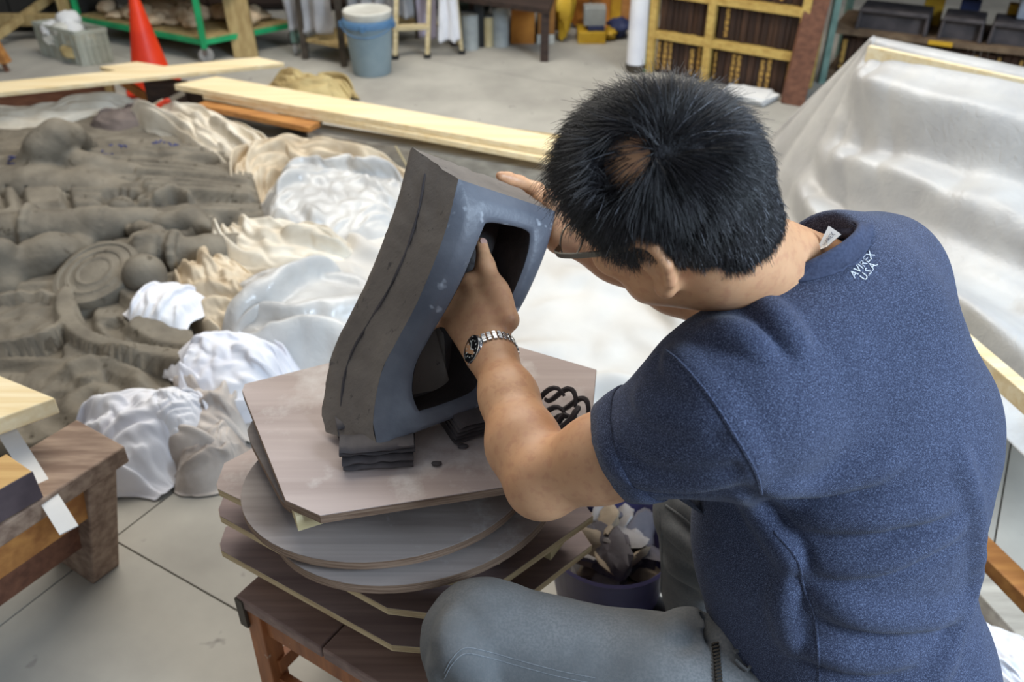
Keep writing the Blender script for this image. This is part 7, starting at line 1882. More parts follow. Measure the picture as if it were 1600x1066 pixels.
# ================================================================== the hollow clay tile
tile_m = NT('raw_clay_tile')
vv = tile_m.map()
c = tile_m.ramp(tile_m.noise(vv, 7, 5), [(.3, C(96, 88, 82)), (.7, C(122, 113, 104))])
f = tile_m.ramp(tile_m.noise(tile_m.map((1, 1, .25)), 55, 4, .7), [(.63, (0, 0, 0, 1)), (.70, (1, 1, 1, 1))])
c = tile_m.mix(f, c, C(66, 60, 58))
tile_m.l(c, tile_m.b.inputs['Base Color'])
tile_m.set(Roughness=.62)
tile_m.bump(tile_m.noise(tile_m.map((1, 1, .3)), 70, 5, .7), .5, .003)
tile_face = surf('sky_tinted_clay_face', C(112, 116, 124), C(82, 86, 96), 7, .42, .35, 90, .002, speck=(20, C(160, 166, 174), .64))  # cool daylight falling on the front is painted into this clay colour
tile_in = surf('shaded_clay_inside', C(58, 50, 48), C(40, 36, 36), 9, .6, .5, 60, .004)  # shade of the hollow is put into this darker copy of the clay

SCL = (CAMH - ZT) / (CAMH - .72)
campos = np.array([0, 0, CAMH])
rescale = lambda p: campos + (np.asarray(p) - campos) * SCL
tD, tG, tC, tB = (rescale(p) for p in ((-.174, .909, .755), (-.014, 1.0, .765), (.073, 1.184, .981), (-.065, 1.108, 1.0645)))
tE, tA = rescale((-.274, .979, .728)), rescale((-.149, 1.203, 1.081))
nt = 40
tt = np.linspace(0, 1, nt)
dl = spline([(0, .004), (.08, .026), (.25, .038), (.38, .026), (.55, .008), (.8, -.004), (1, 0)], 300)
dl = np.interp(tt, dl[:, 0], dl[:, 1])
dep0, dep1 = tE - tD, tA - tB


def tile_pt(u, t, w_):
    """u across the front (0 left, 1 right), t up, w_ depth 0 front .. 1 back"""
    p = (tD * (1 - t) + tB * t) * (1 - u) + (tG * (1 - t) + tC * t) * u
    dv = dep0 * (1 - t) + dep1 * t
    return p + unit(dv) * np.interp(t, tt, dl) * (1 - .2 * u) + dv * w_ * (1 - .25 * u)


# opening of the front face in (u, t)
op = [(.34, .075), (.265, .17), (.235, .34), (.245, .50), (.27, .66), (.272, .83), (.31, .875), (.50, .885), (.71, .88), (.77, .84), (.805, .70), (.815, .50), (.83, .30), (.845, .15), (.80, .085), (.55, .072)]
op = np.array(op)
opc = np.vstack([spline(np.vstack([op, op[:1]]), 97)[:-1]])
no = len(opc)
ctr = np.array([.54, .46])
tl_ = empty('clay_tile', (tD + tG + tE) / 3 * (1, 1, 0) + (0, 0, ZT), 'tall hollow ridge tile of raw dark clay propped on the top board', 'clay tile')
# outer border loop with as many points as the opening, matched by angle
ang_o = np.arctan2(opc[:, 1] - ctr[1], opc[:, 0] - ctr[0])


def border(a):
    dx, dy = math.cos(a), math.sin(a)
    k = min([q for q in ((1 - ctr[0]) / dx if dx > 1e-9 else 9, -ctr[0] / dx if dx < -1e-9 else 9, (1 - ctr[1]) / dy if dy > 1e-9 else 9, -ctr[1] / dy if dy < -1e-9 else 9)])
    return ctr + k * np.array([dx, dy])


bo = np.array([border(a) for a in ang_o])
for cnr in ((0, 0), (1, 0), (1, 1), (0, 1)):
    k = np.argmin(np.hypot(bo[:, 0] - cnr[0], bo[:, 1] - cnr[1]))
    bo[k] = cnr
rings = []
for s_ in (0, .10, .27, .31, .45, .6, .75, .9, 1):
    rings.append(bo * (1 - s_) + opc * s_)
wsteps = []
Vt = []
for i, r_ in enumerate(rings):
    edge_soft = (.11, .055, .004)[i] if i < 3 else 0.0
    lip = .035 if i == 8 else 0
    Vt.append([tile_pt(u, t, edge_soft + lip + .012 * math.sin(i * .9)) for u, t in r_])
Vt = np.array(Vt)
mesh_obj('front_face', Vt, grid_faces(9, no, True)[:, ::-1], tile_face, tl_, angle=60)
# opening tunnel and its back
tun = np.array([[tile_pt(ctr[0] + (u - ctr[0]) * (1 + .45 * max(w_ - .12, 0)), ctr[1] + (t - ctr[1]) * (1 + .12 * w_), w_) for u, t in opc] for w_ in (.035, .1, .2, .4, .65, .9)])
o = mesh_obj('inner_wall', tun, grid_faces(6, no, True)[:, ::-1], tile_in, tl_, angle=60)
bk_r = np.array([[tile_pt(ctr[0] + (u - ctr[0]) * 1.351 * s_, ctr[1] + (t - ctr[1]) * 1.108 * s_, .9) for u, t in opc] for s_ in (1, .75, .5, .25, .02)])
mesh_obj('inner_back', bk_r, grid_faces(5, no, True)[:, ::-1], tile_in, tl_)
# outer shell: left side, top, right side, bottom and back
perim = [(0, t) for t in np.linspace(0, 1, 40)] + [(u, 1) for u in np.linspace(.06, 1, 14)] + [(1, t) for t in np.linspace(.97, 0, 34)] + [(u, 0) for u in np.linspace(.94, .06, 14)]
ws_ = np.r_[0.11, np.linspace(.17, .9, 8), .97, 1.0]
sh = np.array([[tile_pt(u, t, w_) + (0 if 0.0 < w_ < 1 else 1) * 0 for u, t in perim] for w_ in ws_])
cen_b = tile_pt(.5, .5, 1.0)
sh[-1] = cen_b + (sh[-1] - cen_b) * .975
jit = .0016
sh[1:-1] += jit * rng.normal(size=sh[1:-1].shape) * .5
mesh_obj('tile_shell', sh, grid_faces(len(ws_), len(perim), True), tile_m.m, tl_, angle=50)
npm = len(perim)
mesh_obj('tile_back', list(sh[-1]) + [cen_b], [(k, npm, (k + 1) % npm) for k in range(npm)], tile_m.m, tl_)
# parting seam scored down the left side
pts = [tile_pt(-.003, t, .62 + .05 * math.sin(t * 7)) for t in np.linspace(.1, .95, 24)]
MB().tube(pts, [.0008 + .0016 * abs(math.sin(k * .8)) for k in range(24)], 5).build('scored_seam', M['dark_clay'], tl_)


def strands(name, label, cen, length, wid, ht, yaw_, n, seed, m=None):
    """a wad of flattened clay strips"""
    e = empty(name, cen, label, 'clay')
    r_ = np.random.default_rng(seed)
    lay = max(2, int(ht / .0085))
    cy, sy = math.cos(yaw_), math.sin(yaw_)
    for k in range(lay):
        z = (k + .5) * ht / lay
        xs = np.linspace(-length / 2, length / 2, 22)
        off = r_.uniform(-.007, .007)
        prof = []
        for x in xs:
            wv = .004 * noise2(x * 45, k * 3.1, seed)
            for j in range(10):
                a = j / 10 * 2 * math.pi
                yy = (wid / 2 + .004 * noise2(x * 40, a, seed + k)) * math.copysign(abs(math.cos(a)) ** .6, math.cos(a)) + off
                zz = ht / lay * .56 * math.sin(a) + z + wv
                prof.append((x * (1 + off * 8), yy, zz))
        X = np.array(prof)
        Xw = np.stack([cen[0] + X[:, 0] * cy - X[:, 1] * sy, cen[1] + X[:, 0] * sy + X[:, 1] * cy, cen[2] + np.maximum(X[:, 2], 0)], 1)
        fs = [tuple(int(q) for q in f) for f in grid_faces(22, 10, True)[:, ::-1]] + [tuple(range(10)), tuple(range(210, 220))[::-1]]
        mesh_obj('clay_strip', Xw, fs, m or M['dark_clay'], e, angle=60)
    return e


c = np.r_[on(590, 727, ZT)[:2], ZT]
strands('clay_wad', 'layered wad of dark clay strips under the front corner of the tile', c + (0, .014, 0), .105, .04, .036, .12, 4, 3)
c = np.r_[on(545, 700, ZT)[:2], ZT]
strands('clay_wad', 'small dark clay wad peeking out behind the front wad', c + (0.0, .03, 0), .04, .04, .03, .3, 4, 13)
c = np.r_[on(745, 672, ZT)[:2], ZT]
strands('clay_wad', 'dark clay strips under the right end of the tile behind the forearm', c + (.01, .02, 0), .12, .08, .045, .45, 5, 5)
dk = empty('clay_shavings', np.r_[on(885, 690, ZT)[:2] , ZT], 'curled black clay shavings at the right end of the top board', 'clay')
for k in range(9):
    c = np.r_[on(870 + rng.uniform(-30, 34), 664 + rng.uniform(-22, 14), ZT + .02)[:2], ZT + .012 + .004 * k]
    a0 = rng.uniform(0, 6)
    pts = [c + np.array([.03 * math.cos(a0 + t * 2.4) * (1 - .3 * t), .022 * math.sin(a0 + t * 2.4), .014 * math.sin(t * 5 + a0)]) for t in np.linspace(0, 1.3, 14)]
    MB().tube(pts, [.0045 * (.4 + .6 * math.sin(.3 + 2.5 * q / 13)) for q in range(14)], 6).build('shaving', M['dark_clay'], dk)
for k, (x, y) in enumerate(((682, 727), (640, 686), (724, 700))):
    X, f = lump_mesh((.016, .01, .006), 130 + k, 10)
    props(mesh_obj('clay_crumb', X + np.r_[on(x, y, ZT)[:2], ZT], f, M['dark_clay']), 'tiny dark clay crumb on the top board', 'clay', 'clay crumbs on the top board')

# ================================================================== bin of clay scraps
bc2 = np.array([.205, 1.25, 0])
bin_m = surf('blue_violet_plastic', C(70, 66, 104), C(50, 46, 78), 5, .5)
bn2 = empty('scrap_bin', bc2, 'dark blue violet plastic tub full of clay scraps between the stool and the man', 'bin')
zr = .22
MB().lathe([(.10, 0), (.135, zr), (.142, zr + .008), (.136, zr + .012), (.128, zr), (.095, .01)], bc2, 36, cap=False).build('tub', bin_m, bn2)
MB().lathe([(.001, .008), (.099, .008)], bc2, 36, cap=False).build('bottom', bin_m, bn2)
scrap_a = surf('grey_clay_scrap', C(132, 127, 124), C(98, 93, 93), 9, .75, .4, 60)
scrap_b = surf('tan_clay_scrap', C(136, 120, 100), C(100, 88, 74), 9, .75, .4, 60)
scrap_c = surf('dark_clay_scrap', C(72, 66, 70), C(50, 46, 52), 9, .7, .4, 60)
for k in range(34):
    a, r_ = k * 2.4, .08 * math.sqrt((k % 17 + .5) / 17)
    lvl = .085 + .075 * (k // 17)
    big = rng.uniform(.08, .125)
    X, f = lump_mesh((big, big * rng.uniform(.55, .9), big * rng.uniform(.16, .3)), 200 + k, 14)
    X[:, 2] += 3.0 * (X[:, 0] ** 2) * rng.uniform(-.5, 1.0) + .006 * noise2(X[:, 0] * 60, X[:, 1] * 60, k)
    ax_ = Matrix.Rotation(rng.uniform(0, 6.3), 3, 'Z') @ Matrix.Rotation(rng.uniform(-1.0, 1.0), 3, 'X') @ Matrix.Rotation(rng.uniform(-.8, .8), 3, 'Y')
    X = X @ np.array(ax_).T
    X[:, 2] -= X[:, 2].min()
    X[:, :2] *= np.minimum(1, (.119 - r_) / (np.abs(X[:, :2]).max() + 1e-6))
    o = mesh_obj('clay_scrap', X + bc2 + (r_ * math.cos(a), r_ * math.sin(a), lvl + .05 * (1 - r_ / .11)), f, (scrap_a, scrap_b, scrap_c)[(k * 7) % 3], angle=35)
    hue_ = ('pale grey', 'tan', 'dark grey')[(k * 7) % 3]
    props(o, hue_ + ' dried clay scrap lying in the dark blue violet tub', 'clay', hue_ + ' clay scraps in the tub')

# ================================================================== the man
Uc, Fc_ = np.array([0, SN, CS]), np.array([0, CS, -SN])
cw = lambda r, u, f: np.array([r, 0, 0]) + u * Uc + f * Fc_


def skin_mat():
    t = NT('skin')
    a = t.noise(t.map(), 14, 4)
    b = t.noise(t.map(), 90, 3)
    c = t.ramp(a, [(.3, C(192, 142, 104)), (.7, C(212, 164, 124))])
    c = t.mix(t.ramp(b, [(.35, (.35, .35, .35, 1)), (.5, (0, 0, 0, 1))]), c, C(178, 120, 92))
    t.l(c, t.b.inputs['Base Color'])
    t.set(Roughness=.5)
    t.b.inputs['Subsurface Weight'].default_value = .12
    t.b.inputs['Subsurface Radius'].default_value = (.012, .005, .003)
    t.b.inputs['Subsurface Scale'].default_value = .6
    t.bump(t.noise(t.map(), 420, 3), .12, .0006)
    return t.m


def knit_mat():
    t = NT('heather_blue_knit')
    v = t.map()
    big = t.ramp(t.noise(v, 5, 4), [(.3, C(50, 56, 76)), (.7, C(62, 69, 92))])
    fl = t.noise(v, 700, 2, .7)
    c = t.mix(t.ramp(fl, [(.5, (0, 0, 0, 1)), (.68, (.7, .7, .7, 1))]), big, C(116, 128, 158))
    c = t.mix(t.ramp(fl, [(.32, (.8, .8, .8, 1)), (.46, (0, 0, 0, 1))]), c, C(30, 36, 58))
    t.l(c, t.b.inputs['Base Color'])
    t.set(Roughness=.92)
    t.b.inputs['Specular IOR Level'].default_value = .2
    t.b.inputs['Sheen Weight'].default_value = .08
    wv = t.n('ShaderNodeTexWave', wave_type='BANDS', bands_direction='DIAGONAL')
    wv.inputs['Scale'].default_value = 260
    wv.inputs['Distortion'].default_value = 1.5
    t.l(v, wv.inputs['Vector'])
    t.bump(wv.outputs['Fac'], .3, .0008)
    return t.m


skin, knit = skin_mat(), knit_mat()
rib = surf('ribbed_collar_knit', C(68, 76, 100), C(54, 61, 84), 260, .92, .4, 500, .001)
denim = NT('washed_grey_cotton')
v = denim.map()
c = denim.ramp(denim.noise(v, 9, 6, .6), [(.3, C(92, 93, 94)), (.7, C(120, 121, 122))])
c = denim.mix(denim.ramp(denim.noise(v, 300, 2), [(.4, (.5, .5, .5, 1)), (.6, (0, 0, 0, 1))]), c, C(86, 90, 92))
denim.l(c, denim.b.inputs['Base Color'])
denim.set(Roughness=.9)
denim.bump(denim.noise(v, 400, 3), .3, .0008)
hair_m = NT('black_hair')
hair_m.l(hair_m.ramp(hair_m.noise(hair_m.map(), 40, 3), [(.4, C(14, 13, 16)), (.7, C(34, 32, 38))]), hair_m.b.inputs['Base Color'])
hair_m.set(Roughness=.42)
hair_m.b.inputs['Specular IOR Level'].default_value = .6
grey_hair = surf('grey_hair', C(150, 152, 160), C(110, 112, 120), 30, .4)
hair_base = surf('hair_roots', C(24, 22, 26), C(14, 13, 16), 90, .8, .8, 260, .004)

man = empty('person', (.46, .74, 0), 'seated man in a heather blue t-shirt bending over the clay tile, both hands on it', 'person')

# ---- joints
HC = at(1034, 300, .905)                                    # head centre
hf = unit(cw(-.65, -.33, .68))
hl = unit(np.cross((0, 0, 1), hf))
hu = np.cross(hf, hl)
roll = math.radians(35)
hl, hu = hl * math.cos(roll) - hu * math.sin(roll), hu * math.cos(roll) + hl * math.sin(roll)
_ph = math.radians(27)


def _tip(v):                                               # the head hangs sideways over the left shoulder
    x, y, z = v[0], v @ Uc, v @ Fc_
    return np.array([1., 0, 0]) * (x * math.cos(_ph) + y * math.sin(_ph)) + Uc * (y * math.cos(_ph) - x * math.sin(_ph)) + Fc_ * z


hf, hl, hu = _tip(hf), _tip(hl), _tip(hu)
HR = np.stack([hf, hl, hu], 1)
hp = lambda x, y, z: HC + HR @ np.array([x, y, z], float)

NB = at(1262, 440, 1.03)                                   # base of the neck
SL_, SR_ = at(1142, 640, .955), at(1372, 428, 1.10)
EL, WL = at(845, 752, 1.075), at(768, 550, 1.255)
ER, WR = at(1130, 472, 1.28), at(878, 366, 1.36)
Ld = unit((SL_ - SR_) * (1, 1, .4))                        # man's left
Ld_h = unit((SL_ - SR_) * (1, 1, 0))
PEL = at(1352, 1090, 1.17)
HIPL, HIPR = PEL + Ld_h * .085, PEL - Ld_h * .085
KL, KR = at(755, 1003, 1.17), at(1092, 800, 1.50)
AL, AR = np.array([KL[0] + .01, KL[1] + .02, .09]), np.array([KR[0] + .05, KR[1] + .02, .09])
fwd_h = np.array([-Ld_h[1], Ld_h[0], 0]) * (1 if -Ld_h[1] * -1 + Ld_h[0] * 1 < 99 else 1)
if fwd_h @ (KL + KR - HIPL - HIPR) < 0:
    fwd_h = -fwd_h

# ---- body (skin): head, neck, arms, hands, hidden trunk
S = SDF()
S.ell(hp(-.006, 0, .018), (.094, .075, .086), HR, .02)
S.ell(hp(.030, 0, -.040), (.060, .060, .078), HR, .03)
S.ell(hp(.046, 0, -.088), (.042, .046, .040), HR, .03)
for sg in (1, -1):
    S.cap(hp(.002, .056 * sg, -.055), hp(.06, .024 * sg, -.112), .016, .015, .03)
    S.ell(hp(.066, .040 * sg, -.045), (.022, .022, .018), HR, .03)
    S.cap(hp(.086, .012 * sg, .004), hp(.072, .05 * sg, .0), .009, .008, .02)
S.cap(hp(.088, 0, -.012), hp(.112, 0, -.052), .008, .0125, .014)
for sg in (1, -1):
    S.ell(hp(.098, .013 * sg, -.056), (.012, .010, .008), HR, .008)
    S.cut_ell(hp(.094, .032 * sg, -.018), (.013, .018, .011), HR, .012)
for sg in (1, -1):                                         # upper and lower lids, lowered gaze
    S.ell(hp(.083, .032 * sg, -.010), (.0105, .0165, .0095), HR, .004)
    S.ell(hp(.081, .032 * sg, -.030), (.0095, .015, .005), HR, .004)
S.cap(hp(.092, -.018, -.083), hp(.092, .018, -.083), .006, .006, .01)
S.cap(hp(.090, -.015, -.094), hp(.090, .015, -.094), .007, .007, .01)
S.cut_cap(hp(.101, -.02, -.088), hp(.101, .02, -.088), .0016, .0016, .004)
for sg in (1, -1):                                         # ears: helix, bowl, lobe
    e_ = [(.006, .074, -.022), (.004, .080, .004), (-.012, .085, .012), (-.028, .089, .004), (-.031, .090, -.018), (-.022, .087, -.042), (-.008, .082, -.056)]
    e_ = [(a - .004, b * sg, c_ - .006) for a, b, c_ in e_]
    S.ell(hp(-.016, .080 * sg, -.022), (.020, .007, .034), HR, .006)
    S.chain([hp(*q) for q in e_], [.005, .006, .0062, .0062, .006, .0065, .008], .004)
    S.ell(hp(-.010, .082 * sg, -.062), (.010, .007, .012), HR, .008)
    S.cut_ell(hp(-.010, .089 * sg, -.026), (.009, .007, .014), HR, .005)
# neck
S.chain([hp(-.035, 0, -.03), hp(-.035, 0, -.085), NB], [.056, .056, .058], .035)
S.cap(hp(.02, .03, -.085), NB + Ld * .03, .028, .03, .03)
S.cap(hp(-.05, .02, -.05), NB + Ld * .03 + (0, 0, -.02), .03, .032, .03)
S.cap(NB + (0, 0, -.03), SL_, .042, .040, .04)
S.cap(NB + (0, 0, -.03), SR_, .042, .040, .04)
TA, TB, TC, TD = at(1308, 530, 1.05), at(1378, 690, 1.075), at(1340, 850, 1.115), at(1344, 1010, 1.165)
for q, r_ in ((TA, .06), (TB, .075), (TC, .07), (TD, .075)):
    S.cap(q + Ld * .07, q - Ld * .07, r_, r_, .08)
S.chain([HIPL, HIPL + (KL - HIPL) * .4], [.07, .06], .05)
S.chain([HIPR, HIPR + (KR - HIPR) * .4], [.07, .06], .05)
# left arm: upper arm, elbow, forearm with its swell, flattened wrist
axl = unit(WL - EL)
S.chain([SL_, SL_ * .35 + EL * .65, EL + unit(SL_ - EL) * .02], [.052, .049, .041], .03)
S.cap(EL, EL + unit(EL - (SL_ + WL) / 2) * .006, .036, .034, .03)
m1 = EL + (WL - EL) * .26 + unit(EL - SL_) * .004
S.chain([EL, m1, EL + (WL - EL) * .62, WL - axl * .012, WL + axl * .01], [.040, .0445, .0355, .0285, .0275], .03)
# left hand, thumb up, fingers reaching left into the hollow of the tile
kn = [at(740, 444, 1.315), at(719, 456, 1.322), at(704, 474, 1.318), at(699, 496, 1.305)]
wr = [WL + axl * .008 + cw(.006, .010, .0), WL + axl * .008 + cw(-.004, .004, 0), WL + axl * .006 + cw(-.010, -.004, 0), WL + axl * .004 + cw(-.016, -.01, 0)]
for i in range(4):
    S.cap(wr[i], kn[i], .0185, (.0155, .0155, .0145, .013)[i], .016)
S.ell(at(748, 492, 1.285), (.036, .03, .018), np.stack([axl, unit(cw(-.75, -.4, 0.1)), unit(np.cross(axl, cw(-.75, -.4, .1)))], 1), .02)
fing = [[(706, 440, 1.323), (690, 452, 1.335), (684, 470, 1.335)], [(686, 456, 1.323), (668, 470, 1.335), (664, 486, 1.335)],
        [(674, 478, 1.318), (658, 492, 1.335), (654, 508, 1.335)], [(676, 504, 1.303), (662, 518, 1.318), (658, 530, 1.323)]]
for i in range(4):
    rr_ = (.0098, .01, .0094, .0082)[i]
    S.chain([kn[i]] + [at(*q) for q in fing[i]], [rr_ * 1.25, rr_ * 1.08, rr_, rr_ * .82], .007)
th_p = [at(792, 500, 1.268), at(775, 452, 1.292), at(758, 414, 1.308), at(752, 381, 1.322)]
S.chain(th_p, [.019, .0155, .0128, .0098], .012)
S.cap(at(780, 468, 1.285), kn[0], .013, .013, .022)
# right arm and hand behind the tile
axr = unit(WR - ER)
S.chain([SR_, ER], [.052, .043], .03)
S.chain([ER, ER + (WR - ER) * .28, ER + (WR - ER) * .65, WR], [.041, .044, .034, .027], .03)
krx = [at(838, 298, 1.398), at(846, 316, 1.408), at(850, 338, 1.408), at(852, 360, 1.398)]
for i in range(4):
    S.cap(WR + axr * .004 + cw(0, .012 - .008 * i, .004 * i), krx[i], .0175, .0145, .016)
fr_ = [[(812, 285, 1.398), (794, 279, 1.388), (782, 275, 1.378)], [(818, 304, 1.413), (798, 300, 1.408), (784, 300, 1.398)],
       [(822, 328, 1.413), (802, 326, 1.408), (788, 328, 1.398)], [(826, 352, 1.403), (808, 352, 1.398), (796, 354, 1.388)]]
for i in range(4):
    rr_ = (.0098, .01, .0094, .0082)[i]
    S.chain([krx[i]] + [at(*q) for q in fr_[i]], [rr_ * 1.25, rr_ * 1.08, rr_, rr_ * .82], .007)
S.chain([at(868, 345, 1.358), at(862, 322, 1.348), at(858, 305, 1.338)], [.017, .0135, .0105], .01)
pts_ = np.array([q for p_ in S.p for q in (p_[1], p_[2]) if p_[0] == 'c'])
body = sdf_obj('body', S, pts_.min(0) - .14, pts_.max(0) + .14, .0032, skin, man, relax=1)
nail_m = surf('thumb_nail', C(196, 160, 146), C(180, 142, 128), 20, .35)
ta_ = unit(th_p[3] - th_p[2])
nn = unit(cw(.45, .1, -.9) - ta_ * (cw(.45, .1, -.9) @ ta_))
ns = np.cross(ta_, nn)
MB().lathe([(.001, .0012), (.0055, .0008), (.006, 0)], th_p[3] + nn * .0088 - ta_ * .001, 14, nn).build('thumb_nail', nail_m, man)
for sg in (1, -1):
    MB().lathe([(.0105 * math.sin(a), -.0105 * math.cos(a)) for a in np.linspace(.01, math.pi - .01, 12)], hp(.079, .032 * sg, -.020), 20, hf).build('eye', surf('eye_white', C(226, 222, 216), C(210, 204, 198), 8, .25), man)
    MB().lathe([(.0055, -.0005), (.0055, .0004), (.001, .0008)], hp(.0889, .032 * sg, -.022), 16, hf).build('iris', surf('dark_iris', C(40, 26, 20), C(24, 16, 12), 8, .2), man)
    MB().tube([hp(.095 - .02 * abs(t - .4), (.016 + .036 * t) * sg, .012 + .006 * math.sin(t * 3)) for t in np.linspace(0, 1, 9)], [.001 + .0022 * math.sin(.3 + t * 2.6) for t in np.linspace(0, 1, 9)], 6).build('eyebrow', hair_m.m, man)

# ---- t-shirt
O_ = at(1250, 402, .995)
a1, a2 = cw(.87, .49, .12) * .071, cw(-.18, .12, 1) * .068
cn_ = unit(np.cross(a1, a2))
if cn_ @ (HC - O_) < 0:
    cn_ = -cn_
a2 = a2 - cn_ * (a2 @ cn_)
T = SDF()
sp_up = unit(TA - TC)
bk_d = unit(np.cross(Ld, sp_up))
if bk_d @ fwd_h > 0:
    bk_d = -bk_d
TR = np.stack([unit(np.cross(sp_up, bk_d)), bk_d, sp_up], 1)
T.ell(TA, (.165, .108, .125), TR, .06)
T.ell(TB, (.182, .124, .15), TR, .06)
T.ell(TC, (.176, .128, .15), TR, .07)
T.ell(TD, (.18, .135, .13), TR, .07)
T.ell(PEL, (.192, .158, .13), TR, .06)
T.cap(at(1268, 466, .985), SL_ + unit(SR_ - SL_) * .02 + cw(.0, .006, 0), .044, .052, .05)
T.cap(at(1304, 410, 1.035), SR_, .058, .064, .05)
T.cap(SL_, SL_, .080, .080, .08)
T.cap(TA + bk_d * .02, SL_ + unit(SR_ - SL_) * .04, .085, .072, .09)
for q_, r_ in (((1195, 850, 1.135), .082), ((1235, 955, 1.165), .082), ((1280, 1060, 1.19), .085), ((1215, 760, 1.10), .08)):
    T.ell(at(*q_), (r_, r_, r_ * 1.3), None, .09)
cuf = SL_ + (EL - SL_) * .55
ua = unit(EL - SL_)
T.cap(SL_, cuf + ua * .03, .080, .0625, .05)
T.cap(SR_, SR_ + (ER - SR_) * .55, .066, .062, .05)
# folds: sleeve gathers, shoulder ridge, drag lines over the lower back


def small(X):
    return .0014 * noise2(X[:, 0] * 26 + X[:, 1] * 11, X[:, 2] * 26, 77) + .0028 * noise2(X[:, 0] * 9 + X[:, 1] * 7, X[:, 2] * 12, 78)


def surf_bvh(sd, h=.011):
    a_ = np.array([q_[1] for q_ in sd.p if q_[0] in 'ce'])
    V_, F_ = sd.mesh(a_.min(0) - .22, a_.max(0) + .22, h)
    return BVHTree.FromPolygons(V_.tolist(), F_.tolist())


def ray(px, py, bvh):
    d_ = unit(at(px, py, 1.0) - np.array((0, 0, CAMH)))
    l_, n_, _, _ = bvh.ray_cast(Vector((0, 0, CAMH)), Vector(d_))
    if l_ is None:
        return None, None
    n_ = np.array(n_)
    return np.array(l_), n_ if n_ @ d_ < 0 else -n_


def crease(sd, bvh, pts, r, groove=0, gofs=(0, 14), k=.03, out=.2):
    """a cloth fold that follows the surface: a soft ridge, with a furrow beside it"""
    q_ = spline([(x, y, 0) for x, y in pts], max(8, 3 * len(pts)))
    n = len(q_)
    A, G = [], []
    for i_, (x, y, _) in enumerate(q_):
        w_ = math.sin(math.pi * (i_ + .6) / (n + .2)) ** .7
        l_, nn_ = ray(x, y, bvh)
        if l_ is not None:
            A.append((l_ - nn_ * r * (1 - out - .35 * w_), r * (.45 + .55 * w_)))
        l_, nn_ = ray(x + gofs[0], y + gofs[1], bvh)
        if l_ is not None and groove:
            G.append((l_ + nn_ * groove * .55, groove * (.35 + .65 * w_)))
    for a_, b_ in zip(G, G[1:]):
        sd.cut_cap(a_[0], b_[0], a_[1], b_[1], k * .7)
    for a_, b_ in zip(A, A[1:]):
        sd.cap(a_[0], b_[0], a_[1], b_[1], k)


b0_ = surf_bvh(T)
FOLDS = [([(1046, 556), (1070, 580), (1112, 628), (1150, 690), (1184, 752)], .011, .010, (-16, 6)),
         ([(1000, 618), (1030, 642), (1080, 656), (1126, 660)], .013, .012, (-6, 16)),
         ([(966, 660), (1010, 694), (1070, 706), (1150, 704)], .011, .011, (-4, 16)),
         ([(944, 690), (990, 736), (1060, 748), (1150, 742)], .009, .009, (-2, 15)),
         ([(1110, 512), (1150, 524), (1190, 548)], .009, .007, (-8, 14)),
         ([(1180, 470), (1215, 500), (1250, 545)], .008, .008, (-8, 12)),
         ([(1198, 766), (1270, 758), (1340, 742), (1400, 722)], .010, .010, (2, 16)),
         ([(1255, 812), (1330, 810), (1400, 804), (1478, 794)], .012, .013, (2, 18)),
         ([(1268, 882), (1350, 882), (1417, 864), (1498, 828)], .010, .011, (2, 17)),
         ([(1285, 940), (1330, 956), (1380, 968), (1453, 966), (1512, 948)], .014, .015, (0, 20)),
         ([(1160, 776), (1196, 815), (1226, 860), (1246, 896)], .010, .010, (12, -8)),
         ([(1250, 1010), (1330, 1030), (1420, 1030)], .009, .009, (0, 16)),
         ([(1500, 700), (1525, 800), (1520, 900), (1490, 1000), (1460, 1064)], .009, 0, (0, 0)),
         ([(1230, 900), (1224, 950), (1236, 1010)], .010, .010, (14, 0))]
for f_ in FOLDS:
    q_ = 1.05 if f_[0][0][0] < 1050 else .68
    crease(T, b0_, f_[0], f_[1] * q_, f_[2] * q_, f_[3], .022)
T.disp(small)
T.cut_cap(O_ + cn_ * -.004, O_ + cn_ * .12, .067, .075, .006)
T.cut_plane(cuf, ua, .003, within=.10)
T.cut_cap(cuf - ua * .05, cuf + ua * .1, .054, .056, .004)
T.cut_plane(SR_ + (ER - SR_) * .5, unit(ER - SR_), .003, within=.10)
T.cut_plane(PEL + (0, 0, -.075), (0, 0, -1), .01)
pts_ = np.array([q for p_ in T.p for q in (p_[1],) if p_[0] in 'ce'])
shirt = sdf_obj('t_shirt', T, pts_.min(0) - .21, pts_.max(0) + .21, .0046, knit, man, relax=2)
sv = np.array([v_.co for v_ in shirt.data.vertices]) + wloc(man)
sbvh = BVHTree.FromPolygons(sv.tolist(), [list(p_.vertices) for p_ in shirt.data.polygons])
campos_v = Vector((0, 0, CAMH))


def hit(px, py, bvh=None, off=.0006):
    d_ = at(px, py, 1.0) - np.array(campos_v)
    loc, nrm, i, _ = (bvh or sbvh).ray_cast(campos_v, Vector(unit(d_)))
    if loc is None:
        return None
    n_ = np.array(nrm)
    if n_ @ d_ > 0:
        n_ = -n_
    return np.array(loc) + n_ * off


# rib collar: a band that hugs the neck opening
nb = 72
rows = []
for s_, gr in ((.010, 1.0), (.005, 1.03), (-.002, 1.06), (-.010, 1.11)):
    rows.append([O_ + cn_ * (s_ - .018 * (math.cos(t) * .0)) + (a1 * math.cos(t) + a2 * math.sin(t)) * gr for t in np.linspace(0, 2 * math.pi, nb, endpoint=False)])
rows = np.array(rows)
for j in range(nb):                                       # lower edge sits on the shirt
    for r_ in (2, 3):
        q = sbvh.find_nearest(Vector(rows[r_][j]))
        if q[0] is not None and q[3] < .04:
            rows[r_][j] = np.array(q[0]) + np.array(q[1]) * .0015
mesh_obj('collar', rows, grid_faces(4, nb, True), rib, man, angle=180, solid=.0035)
